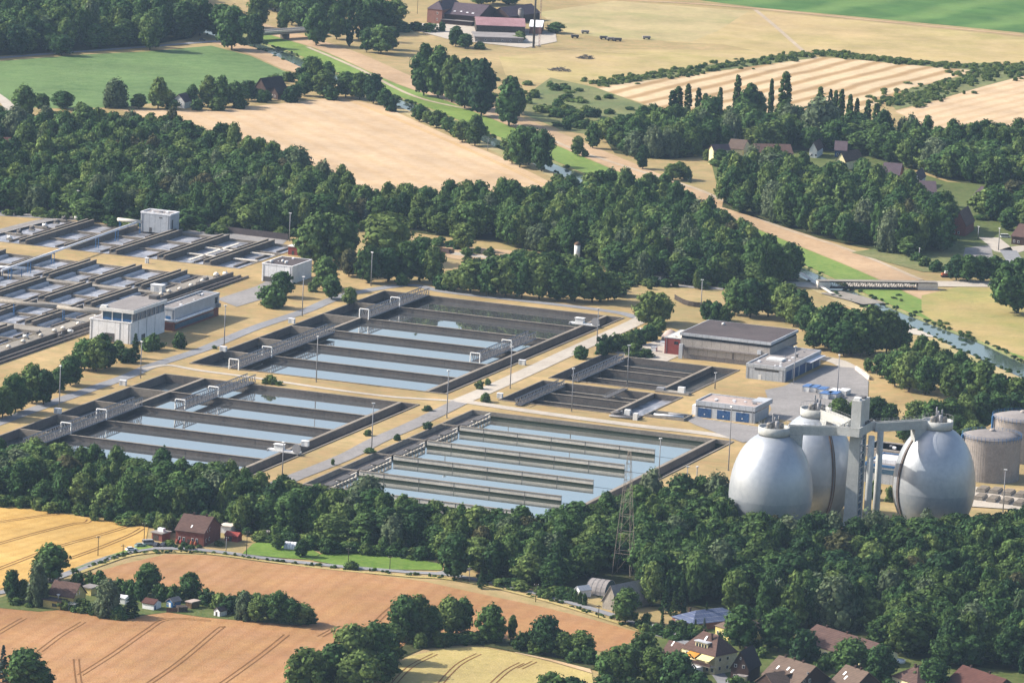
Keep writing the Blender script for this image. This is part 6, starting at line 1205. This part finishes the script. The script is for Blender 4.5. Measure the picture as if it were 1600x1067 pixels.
tpx('l', 1013, 508, 50, 50, 'sunlit tree with short trunk where the path meets the back road'); tpx('l', 1033, 504, 42, 44, 'sunlit tree merging with its neighbour where the path meets the back road'); tpx('l', 1030, 520, 22, 24, 'small pale bush under the sunlit pair of trees'); tpx('l', 1087, 452, 10, 28, 'thin young tree on the dry grass behind the hall'); tpx('s', 1016, 452, 10, 8, 'ball shaped bush by the back road bend')
many('bush in the shrub bed by the gravel yard of the brick annex', 'shrub bed by the annex', [('s', 944, 550, 34, 24), ('s', 962, 548, 34, 24), ('s', 980, 546, 36, 24), ('s', 995, 538, 34, 22), ('s', 1012, 532, 36, 22), ('s', 1025, 524, 26, 22), ('s', 990, 556, 34, 18), ('s', 1008, 558, 30, 12), ('s', 940, 554, 24, 18)])
for k, x, y, w_, h_, lab in (('s', 907, 560, 30, 18, 'flat topped bush beside the path above the grit basins'), ('s', 759, 628, 20, 13, 'round bush at the corner of the path crossing'), ('s', 750, 608, 16, 12, 'bush on the grass by the outlet of the mirroring basin, nearer the crossing'), ('s', 762, 602, 12, 10, 'smaller bush close to the outlet of the mirroring basin'), ('s', 423, 600, 20, 13, 'round bush with a low fringe on the grass between the basins'), ('s', 436, 602, 16, 6, 'low spreading fringe bush on the grass between the basins'), ('s', 414, 600, 14, 8, 'low small bush touching the round bush between the basins'), ('s', 668, 642, 18, 8, 'flat bush at the crossing by the lower path'), ('s', 575, 681, 14, 9, 'flat bush at the lamp on the lower path'), ('s', 669, 670, 20, 10, 'bush hanging over the pale walled basin, first from the crossing'), ('s', 621, 688, 15, 9, 'bush hanging over the pale walled basin, second from the crossing'), ('s', 578, 708, 22, 8, 'bush hanging over the pale walled basin, third from the crossing'), ('b', 520, 727, 7, 10, 'tiny ball tree at the lower path near the wood strip'), ('s', 335, 545, 9, 5, 'tiny hedge bush at a white cabinet'), ('s', 280, 544, 24, 22, 'round bush in the shade below the grey hall')): tpx(k, x, y, w_, h_, lab)
many('round dark tree in front of the control building', 'trees in front of the control building', [('b', 150, 580, 44, 50), ('b', 165, 576, 40, 40), ('b', 132, 578, 44, 46), ('b', 110, 602, 42, 44), ('b', 50, 630, 46, 58), ('b', 68, 632, 44, 52), ('b', 24, 644, 50, 56), ('b', 4, 652, 44, 46), ('b', -16, 654, 44, 50), ('b', 92, 612, 36, 36), ('s', 185, 552, 28, 18), ('s', 200, 566, 32, 20), ('c', 211, 560, 22, 40), ('s', 240, 546, 28, 22), ('s', 160, 545, 28, 22), ('s', 232, 548, 30, 20)])
many('tree in the clump right behind the big flat roofed hall', 'clump behind the hall', [('b', 1148, 492, 46, 54), ('b', 1172, 496, 50, 58), ('b', 1200, 494, 52, 56), ('b', 1228, 502, 52, 56), ('b', 1250, 506, 46, 50), ('l', 1240, 510, 40, 46), ('b', 1262, 520, 44, 42), ('s', 1105, 498, 30, 26), ('s', 1118, 500, 30, 26), ('s', 1132, 502, 26, 20), ('b', 1204, 441, 60, 56), ('b', 1232, 440, 50, 56)])
many('big tree in the grove between the hall and the river', 'grove between hall and river', [('b', 1285, 540, 50, 56), ('b', 1300, 548, 56, 72), ('b', 1330, 552, 56, 66), ('b', 1360, 552, 60, 70), ('b', 1385, 552, 54, 64), ('b', 1405, 550, 40, 48), ('b', 1318, 556, 50, 50), ('b', 1345, 556, 56, 52), ('b', 1272, 545, 36, 40)])
many('tree in the belt between the asphalt yard and the river', 'belt between yard and river', [('b', 1378, 590, 32, 36), ('b', 1398, 604, 44, 54), ('b', 1420, 612, 48, 60), ('b', 1446, 616, 50, 56), ('b', 1470, 608, 46, 52), ('b', 1490, 626, 50, 54), ('b', 1512, 628, 54, 62), ('b', 1535, 632, 54, 66), ('b', 1440, 570, 36, 44), ('b', 1455, 582, 38, 48), ('b', 1475, 590, 40, 42), ('b', 1500, 588, 36, 38), ('b', 1560, 636, 48, 50), ('b', 1590, 640, 50, 48), ('b', 1615, 640, 50, 50), ('b', 1412, 586, 36, 44), ('b', 1356, 582, 18, 22)])
many('dark tree in the hedge between the digesters and the yard', 'hedge behind the digesters', [('b', 1310, 664, 44, 40), ('b', 1336, 664, 40, 38), ('b', 1368, 664, 46, 42), ('b', 1390, 668, 34, 36), ('b', 1432, 672, 44, 44), ('b', 1456, 676, 44, 48), ('b', 1482, 676, 46, 52), ('b', 1508, 676, 46, 56), ('b', 1532, 672, 46, 56), ('b', 1556, 668, 46, 52), ('b', 1585, 666, 46, 50), ('b', 1612, 668, 46, 52), ('b', 1495, 700, 40, 50), ('b', 1520, 705, 40, 46), ('s', 1366, 780, 22, 30), ('s', 1390, 784, 18, 22), ('b', 1412, 690, 30, 34)])
tpx('b', 1590, 490, 72, 82, 'large dark tree alone at the river meadow, cut by the photo edge'); tpx('b', 1562, 474, 30, 46, 'smaller dark tree leaning out from the large one at the river meadow')
many('dark bushy tree in the clump at the housing road', 'clump at the housing road', [('b', 1494, 438, 34, 38), ('b', 1512, 440, 36, 40), ('b', 1532, 440, 36, 38), ('b', 1552, 440, 36, 38), ('b', 1570, 438, 26, 30), ('s', 1480, 430, 22, 16), ('s', 1462, 424, 26, 16), ('s', 1445, 416, 24, 14), ('s', 1432, 408, 22, 12)])
many('tree hiding the barn and pool at the river dike', 'isolated dike trees by the middle wood', [('b', 1062, 280, 26, 26), ('b', 1072, 282, 20, 20), ('c', 1078, 286, 7, 12), ('b', 1050, 282, 26, 24)])
# lower left island and hedges
tpx('b', 78, 908, 62, 56, 'broad dark tree standing over the yellow house'); tpx('w', 58, 946, 36, 58, 'tall drooping tree at the corner of the yellow house'); tpx('b', 18, 938, 30, 46, 'drooping tree at the road end of the wheat island'); tpx('b', 36, 938, 22, 32, 'small tree between the two drooping trees'); tpx('w', 168, 962, 46, 50, 'airy garden tree on the lawn of the yellow house'); tpx('c', 205, 962, 34, 38, 'dense dark conifer at the corner of the hedge'); tpx('b', 230, 930, 46, 48, 'round tree highest in the hedge of the wheat island'); tpx('b', 297, 938, 40, 42, 'round tree in the hedge behind the blue playhouse'); tpx('w', 380, 968, 30, 38, 'small fruit tree on the allotment grass')
many('bush in the hedge of the wheat island', 'hedge of the wheat island', [('s', 122, 916, 26, 20), ('s', 140, 918, 28, 22), ('s', 156, 920, 28, 26), ('s', 186, 930, 30, 24), ('s', 204, 934, 30, 26), ('s', 218, 938, 30, 26), ('s', 252, 938, 30, 24), ('s', 272, 940, 30, 24), ('s', 322, 946, 34, 24), ('s', 342, 952, 34, 24), ('s', 362, 958, 34, 26), ('b', 400, 972, 32, 34), ('b', 418, 968, 34, 38), ('b', 436, 974, 40, 48), ('b', 452, 976, 40, 40), ('b', 470, 976, 38, 32), ('s', 482, 974, 30, 20), ('s', 130, 952, 24, 16), ('s', 150, 960, 24, 14), ('s', 186, 966, 30, 18), ('s', 26, 944, 30, 10), ('s', 100, 952, 26, 14), ('s', 118, 948, 18, 14), ('s', 400, 950, 30, 22), ('s', 380, 944, 30, 20)])
tpx('b', 38, 1074, 66, 58, 'leafy tree cut by the frame below the orange wheat'); tpx('c', 4, 1066, 26, 60, 'dark conifer cut by the frame below the orange wheat'); tpx('b', 66, 1078, 40, 36, 'lower leafy tree beside the dark conifer in the corner of the orange wheat')
many('tree in the hedge island below the orange wheat', 'hedge island below the orange wheat', [('b', 478, 1090, 76, 74), ('b', 520, 1080, 70, 72), ('b', 548, 1062, 74, 84), ('b', 580, 1052, 72, 76), ('b', 606, 1034, 60, 58), ('b', 560, 1090, 80, 70), ('b', 600, 1068, 50, 50), ('b', 630, 1004, 56, 72), ('b', 652, 1000, 52, 68), ('b', 672, 1000, 44, 52), ('b', 702, 992, 46, 58), ('b', 722, 990, 38, 54), ('s', 656, 1012, 28, 22), ('s', 684, 1010, 30, 22), ('b', 768, 1004, 46, 58), ('b', 800, 1000, 18, 38), ('s', 740, 1004, 40, 14), ('s', 700, 1008, 34, 18), ('s', 725, 1006, 34, 14)])
many('tree in the field hedge between two wheat fields', 'field hedge at the pale lower field', [('b', 852, 1022, 58, 58), ('b', 880, 1028, 38, 40), ('b', 908, 1030, 42, 44), ('s', 815, 1014, 34, 24), ('s', 920, 1036, 34, 22), ('s', 895, 1034, 30, 16), ('s', 835, 1020, 34, 18)])
many('tree in the clump beside the cream balcony house', 'clump beside the cream house', [('b', 950, 1064, 48, 46), ('b', 975, 1066, 56, 58), ('b', 1005, 1050, 56, 60), ('b', 1022, 1072, 60, 60), ('b', 1058, 1086, 64, 66), ('b', 1090, 1094, 50, 44), ('s', 860, 1082, 44, 30), ('s', 892, 1086, 56, 26), ('s', 945, 1080, 44, 24), ('s', 985, 1086, 40, 26), ('s', 1150, 1084, 36, 26)])
tpx('b', 710, 904, 54, 68, 'big dark round tree at the junction of village road and lane'); tpx('c', 752, 919, 17, 34, 'dark columnar tree opposite the lane mouth'); tpx('b', 977, 974, 54, 52, 'round tree in front of the grey barn by the village road'); tpx('s', 549, 889, 26, 12, 'lone bush on the roadside opposite the mown meadow')
tpx('b', 434, 858, 22, 24, 'small dark fruit tree on the polytunnel lawn, nearest the hut'); tpx('b', 472, 870, 26, 26, 'dark spreading fruit tree in front of the polytunnel')
many('tall dark cypress behind the solar roof house', 'cypresses by the solar house', [('c', 1040, 958, 22, 58), ('c', 1064, 958, 22, 60), ('c', 1052, 962, 16, 40), ('c', 1034, 986, 12, 36), ('c', 1103, 976, 13, 38), ('c', 1070, 1000, 13, 32), ('c', 1086, 990, 10, 24), ('c', 1100, 986, 10, 22)])
many('hedge plant of the evergreen hedge at the arched shed', 'evergreen hedge at the arched shed', [('s', 878 + i * 7, 934 + i * 2.4, 10, 18) for i in range(6)] + [('s', 840 + i * 8, 926 + i * 2, 12, 10) for i in range(5)])
many('garden bush at the solar roof house', 'garden bushes at the solar house', [('s', 1050, 984, 18, 14), ('s', 1062, 990, 18, 12), ('s', 1092, 992, 20, 14), ('s', 1010, 975, 20, 16)])
for k, x, y, w_, h_, lab in (('b', 1156, 1014, 62, 64, 'round street tree directly behind the dark brick house'), ('b', 1216, 1018, 64, 66, 'round lit street tree between dark house and row houses'), ('b', 1256, 1044, 54, 58, 'darker round tree in front of the row houses'), ('b', 1328, 1056, 64, 56, 'round tree in front of the far end of the row houses'), ('b', 1376, 1066, 50, 56, 'dark tree next to the hipped roof bungalow'), ('b', 1456, 1078, 50, 48, 'tree between bungalow and red brown roof'), ('b', 1290, 1050, 26, 28, 'small tree behind the blue car')): tpx(k, x, y, w_, h_, lab)
tpx('w', 1014, 806, 52, 62, 'pale willow on the edge of the wood strip, nearer the pylon'); tpx('w', 1120, 808, 50, 60, 'pale willow on the edge of the wood strip beside the digester'); tpx('w', 1298, 874, 46, 64, 'silvery tree below the lift tower'); tpx('w', 975, 830, 40, 44, 'silvery tree behind the pylon'); tpx('w', 1365, 874, 58, 66, 'silvery tree below the far digester')
print('isolated', len(BASES))

# woods: the nearest and largest trees one by one, the rest of each wood as one mass
def fill(poly, sp, jit=.38):
    P = np.array(gp(poly)); lo, hi = P.min(0), P.max(0); out = []; r = 0; y = lo[1]
    while y < hi[1]:
        x = lo[0] + (sp / 2 if r % 2 else 0)
        while x < hi[0]: out.append((x + RNG.uniform(-jit, jit) * sp, y + RNG.uniform(-jit, jit) * sp)); x += sp
        y += sp * .87; r += 1
    out = np.array(out); return out[pip(out, P)]
def proj(p, z=0):
    v = Vector((p[0], p[1], z)) - co.location; d = v.dot(f); x = v.dot(rt) / d; y = v.dot(up) / d
    return 800 + x * FPX, 533.5 - y * FPX
VIEW = [(934, 1004, 896, 955), (1098, 1128, 235, 296), (1180, 1240, 240, 280), (1132, 1166, 234, 256), (1254, 1302, 236, 296), (1300, 1330, 240, 302), (1370, 1410, 262, 322), (1412, 1464, 298, 328), (1420, 1440, 286, 300), (1444, 1476, 326, 352), (1478, 1536, 340, 410), (1518, 1538, 306, 340), (1576, 1610, 355, 400), (1574, 1592, 258, 280), (1262, 1310, 262, 285),
        (-10, 30, 228, 260), (70, 95, 225, 248), (268, 345, 822, 870), (395, 470, 838, 870), (890, 990, 905, 965), (1040, 1145, 945, 1000), (1120, 1180, 960, 1010), (1240, 1375, 985, 1050), (1390, 1465, 1030, 1080), (1475, 1580, 1045, 1110), (1180, 1300, 1040, 1110), (1140, 1265, 815, 845), (1290, 1345, 815, 870), (1395, 1520, 815, 850), (1345, 1395, 770, 840), (1520, 1620, 745, 812)]
GAPS = [(1108, 262, 22), (1135, 246, 14), (1160, 246, 16), (1210, 256, 40), (1280, 252, 30), (1270, 262, 30), (1300, 275, 26), (1320, 272, 16), (1390, 294, 22), (1420, 300, 18), (1445, 316, 30), (1460, 344, 20), (1508, 374, 34), (1528, 324, 14), (1590, 385, 40), (1585, 272, 12), (12, 242, 24), (80, 236, 18), (1560, 355, 20), (1310, 246, 14), (1330, 282, 14),
        (1090, 975, 56), (1140, 1000, 50), (1205, 966, 14), (1300, 1030, 70), (1100, 1040, 70), (1420, 1070, 50), (1390, 1030, 30), (1520, 1085, 60), (1010, 980, 30), (950, 945, 40), (930, 926, 30), (1060, 985, 40),
        (1200, 830, 66), (1266, 806, 66), (1456, 826, 66), (1326, 836, 26), (1370, 820, 16), (1560, 790, 50), (1600, 800, 50), (400, 846, 30), (310, 838, 40), (355, 832, 18), (440, 848, 40), (420, 842, 18), (974, 900, 8)]
GW = [(G(x, y), r * U(x, y)) for x, y, r in GAPS]; BW = np.array(BASES)
def clear(p, k=.42):
    q = proj(p)
    if any(a < q[0] < b and c < q[1] < d for a, b, c, d in VIEW): return False
    if any((Vector(p) - g).length < r for g, r in GW): return False
    return not ((BW[:, 0] - p[0]) ** 2 + (BW[:, 1] - p[1]) ** 2 < (BW[:, 2] * k) ** 2).any()
near = []
for key, sp, lab in (('strip', 7.9, 'broad leaved tree in the dense wood strip between the wheat fields and the basins'), ('south', 8.6, 'broad leaved tree in the dark wood below the digesters')):
    for p in fill(WOODS[key], sp):
        if not clear(p): continue
        v = Vector((p[0], p[1], 0)) - co.location; near.append((v.length, key, p, lab))
SIL = ([-60, 0, 60, 100, 170, 250, 270, 320, 400, 450, 500, 560, 600, 650, 700, 800, 850, 900, 950, 1000, 1060, 1100, 1138, 1150, 1205, 1260, 1330, 1400, 1500, 1560, 1620],
       [680, 679, 677, 685, 690, 688, 702, 716, 728, 743, 738, 733, 746, 757, 754, 758, 754, 772, 763, 746, 734, 742, 722, 797, 808, 804, 806, 806, 804, 802, 788])
def tallest(p):
    q = proj(p); return (q[1] - float(np.interp(q[0], *SIL))) * U(*q) / .98
near = [q for q in near if tallest(q[2]) > 4]
near.sort(key=lambda q: q[0])
stuff = {k: [] for k in WOODS}
vis = []
for d, key, p, lab in near: vis.append((d, key, p, lab))
pick = {}
for key, cap in (('strip', 165), ('south', 132)):
    L_ = [q for q in vis if q[1] == key]; st = max(1, len(L_) / cap)
    ids = set(range(min(cap, len(L_))))
    for i, (d, k, p, lab) in enumerate(L_):
        w_ = RNG.choice([7.5, 9.5, 11.5, 13.5, 17], p=[.2, .25, .25, .2, .1]); h_ = RNG.uniform(9.5, 16.5) if key == 'strip' else RNG.uniform(11, 18); u = RNG.random(); hm = tallest(p); h_ = min(h_, hm * RNG.uniform(.86, 1.02)) if hm < 17 else h_; w_ = min(w_, h_ * 1.15)
        kd = 'b' if u < .66 else ('t' if u < .86 else ('l' if u < .9 else ('w' if u < .94 else ('r' if u < .96 else 'b'))))
        if key == 'south' and kd in 'bt' and RNG.random() < .65: kd = 'd'  # vignette darkening of this corner put into the leaf colour
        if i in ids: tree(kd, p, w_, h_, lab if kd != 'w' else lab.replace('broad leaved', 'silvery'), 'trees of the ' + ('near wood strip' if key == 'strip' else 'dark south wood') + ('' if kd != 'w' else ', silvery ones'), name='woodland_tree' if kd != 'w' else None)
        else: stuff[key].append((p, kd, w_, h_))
for key, sp, hs in (('north_west', 11, (15, 24)), ('west', 8.8, (9, 17)), ('middle', 8.8, (11, 19)), ('east', 10, (10, 17)), ('south_east', 10, (13, 21)), ('village', 12, (9, 15))):
    for p in fill(WOODS[key], sp):
        if clear(p, .3):
            u = RNG.random(); stuff[key].append((p, 'b' if u < .64 else ('t' if u < .86 else ('l' if u < .935 else ('w' if u < .985 else 'r'))), sp * RNG.choice([.9, 1.1, 1.3, 1.5, 1.9], p=[.2, .25, .25, .2, .1]), RNG.uniform(*hs) * RNG.choice([.7, 1, 1.15], p=[.2, .6, .2])))
# instanced foliage masses
pc = bpy.data.collections.new('foliage_sources'); flat = []; start = {}
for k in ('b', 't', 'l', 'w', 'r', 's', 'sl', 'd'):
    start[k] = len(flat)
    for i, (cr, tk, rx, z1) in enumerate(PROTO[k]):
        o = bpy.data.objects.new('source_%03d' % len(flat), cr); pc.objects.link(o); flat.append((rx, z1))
def scatter(name, items, mats=None):
    n = len(items); me = bpy.data.meshes.new(name); idx = []; sc = []; rot = []
    for p, k, w_, h_ in items:
        i = start[k] + int(RNG.integers(len(PROTO[k]))); rx, z1 = flat[i]; idx.append(i); s = w_ / 2 / rx * .95; sc += [s, s * RNG.uniform(.88, 1.12), h_ / z1 * .97]; rot += [0, 0, RNG.uniform(0, 6.28)]
    me.from_pydata([(p[0], p[1], 0) for p, *_ in items], [], [])
    for nm, ty, dat, at in (('pick', 'INT', idx, 'value'), ('size', 'FLOAT_VECTOR', sc, 'vector'), ('turn', 'FLOAT_VECTOR', rot, 'vector')):
        a = me.attributes.new(nm, ty, 'POINT'); a.data.foreach_set(at, dat)
    o = bpy.data.objects.new(name, me); COL.objects.link(o); tag(o, kind='stuff')
    m = o.modifiers.new('scatter', 'NODES'); m.node_group = NG; return o
NG = bpy.data.node_groups.new('scatter_foliage', 'GeometryNodeTree'); NG.interface.new_socket('Geometry', in_out='INPUT', socket_type='NodeSocketGeometry'); NG.interface.new_socket('Geometry', in_out='OUTPUT', socket_type='NodeSocketGeometry')
gi = NG.nodes.new('NodeGroupInput'); go = NG.nodes.new('NodeGroupOutput'); ip = NG.nodes.new('GeometryNodeInstanceOnPoints'); ci = NG.nodes.new('GeometryNodeCollectionInfo')
ci.inputs['Collection'].default_value = pc; ci.inputs['Separate Children'].default_value = True; ci.inputs['Reset Children'].default_value = True; ip.inputs['Pick Instance'].default_value = True
def attr(nm, ty):
    a = NG.nodes.new('GeometryNodeInputNamedAttribute'); a.data_type = ty; a.inputs['Name'].default_value = nm; return a.outputs['Attribute']
lk = NG.links.new; lk(gi.outputs[0], ip.inputs['Points']); lk(ci.outputs[0], ip.inputs['Instance']); lk(attr('pick', 'INT'), ip.inputs['Instance Index']); lk(attr('size', 'FLOAT_VECTOR'), ip.inputs['Scale']); lk(attr('turn', 'FLOAT_VECTOR'), ip.inputs['Rotation']); lk(ip.outputs[0], go.inputs[0])
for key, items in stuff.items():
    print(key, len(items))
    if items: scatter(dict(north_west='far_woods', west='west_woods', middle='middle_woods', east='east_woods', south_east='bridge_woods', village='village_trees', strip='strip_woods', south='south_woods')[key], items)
# undergrowth and edge shrubs
ug = []
def edge_line(px, n, w0, w1, h0, h1, spread=3, k='s'):
    P = smooth(gp(px), 8)
    for i in range(n):
        t = RNG.uniform(0, len(P) - 1.001); j = int(t); q = P[j].lerp(P[j + 1], t - j); qq = proj(q)
        if k == 'b' and any(a < qq[0] < b and c < qq[1] < d for a, b, c, d in VIEW): continue
        ug.append(((q.x + RNG.normal() * spread, q.y + RNG.normal() * spread), k if RNG.random() < .8 else ('s' if k == 'sl' else 'sl'), RNG.uniform(w0, w1), RNG.uniform(h0, h1)))
edge_line([(0, 333), (130, 345), (270, 357), (420, 368), (500, 368)], 60, 4, 9, 2, 4.5)
edge_line([(560, 358), (650, 376), (740, 396), (830, 408), (960, 440), (1060, 447), (1180, 446)], 60, 4, 9, 2, 5)
edge_line([(935, 132), (1090, 110), (1260, 86)], 300, 2, 5, .8, 2.2, 6, 'sl'); edge_line([(1285, 84), (1400, 97), (1530, 106)], 300, 2, 5, .8, 2.2, 6, 'sl'); edge_line([(1390, 164), (1450, 146), (1530, 120), (1600, 104)], 320, 2, 6, .8, 2.4, 9, 'sl')
edge_line([(820, 155), (870, 175), (940, 205)], 40, 5, 12, 2, 5, 10); edge_line([(830, 130), (900, 150), (960, 180)], 26, 4, 9, 1.5, 3.5, 14)
edge_line([(0, 786), (120, 804), (240, 821), (265, 824)], 60, 4, 8, 2, 5); edge_line([(420, 842), (500, 857), (600, 865), (700, 877)], 50, 4, 8, 2.5, 6)
edge_line([(640, 1002), (740, 998), (800, 1004), (920, 1024)], 50, 4, 8, 1.2, 3, 2.5); edge_line([(760, 908), (850, 928), (890, 936)], 20, 4, 7, 2, 4, 1.5)
edge_line([(1310, 910), (1400, 930), (1500, 960)], 30, 6, 10, 3, 7, 14); edge_line([(1380, 1020), (1440, 1015), (1500, 1030)], 20, 4, 8, 2, 4, 5)
edge_line([(1440, 440), (1400, 470), (1470, 505), (1540, 540)], 20, 2, 4, .6, 1.2, 2); edge_line([(545, 128), (633, 158), (775, 217)], 60, 2, 4, .6, 1.4, 1.5)
for side in (rl, rr):
    for i in range(150):
        j = int(RNG.integers(len(side))); q = side[j].lerp(side[min(j + 1, len(side) - 1)], RNG.random()); ug.append(((q.x + RNG.normal() * 1.2, q.y + RNG.normal() * 1.2), 's', RNG.uniform(1.5, 3.5), RNG.uniform(.5, 1.4)))
edge_line([(1130, 262), (1200, 262), (1300, 280), (1400, 300), (1480, 330)], 90, 5, 11, 3, 9, 11, 'b'); edge_line([(1500, 345), (1560, 345), (1600, 350)], 20, 4, 8, 3, 6, 6, 'b')
edge_line([(1000, 985), (1100, 1000), (1180, 1000), (1240, 1030)], 36, 3, 6, 1.5, 4, 7); edge_line([(1290, 1058), (1380, 1075), (1480, 1095)], 26, 3, 6, 1.5, 4, 6); edge_line([(20, 946), (130, 958), (190, 966)], 22, 2.5, 4.5, 1.2, 2.6, 1.5)
edge_line([(265, 852), (300, 858), (345, 850)], 14, 2, 4, 1, 2, 1.2); edge_line([(250, 835), (270, 826), (345, 822), (400, 836)], 24, 4, 7, 3, 7, 3, 'b'); edge_line([(110, 896), (160, 879), (215, 864), (330, 865), (480, 883), (640, 898), (760, 914), (900, 950), (1000, 982)], 170, 1, 2.2, .5, 1.1, 1.0)
scatter('undergrowth', ug)

# ------------------------------------------------------------------ air
mh = bpy.data.materials.new('haze'); mh.use_nodes = True; t = mh.node_tree
for n in list(t.nodes):
    if n.type == 'BSDF_PRINCIPLED': t.nodes.remove(n)
pv = t.nodes.new('ShaderNodeVolumePrincipled'); pv.inputs['Color'].default_value = (.5, .71, 1.0, 1); pv.inputs['Density'].default_value = 2.1e-5; pv.inputs['Anisotropy'].default_value = .1
t.links.new(pv.outputs[0], t.nodes['Material Output'].inputs['Volume'])
MATS['haze'] = mh
hz = MB().box(LOC, -5200, 5200, -300, 8200, -7, 520).build('haze', M('haze')); tag(hz, kind='stuff')
for o in list(bpy.data.collections): pass
print('objects', len(S.objects))
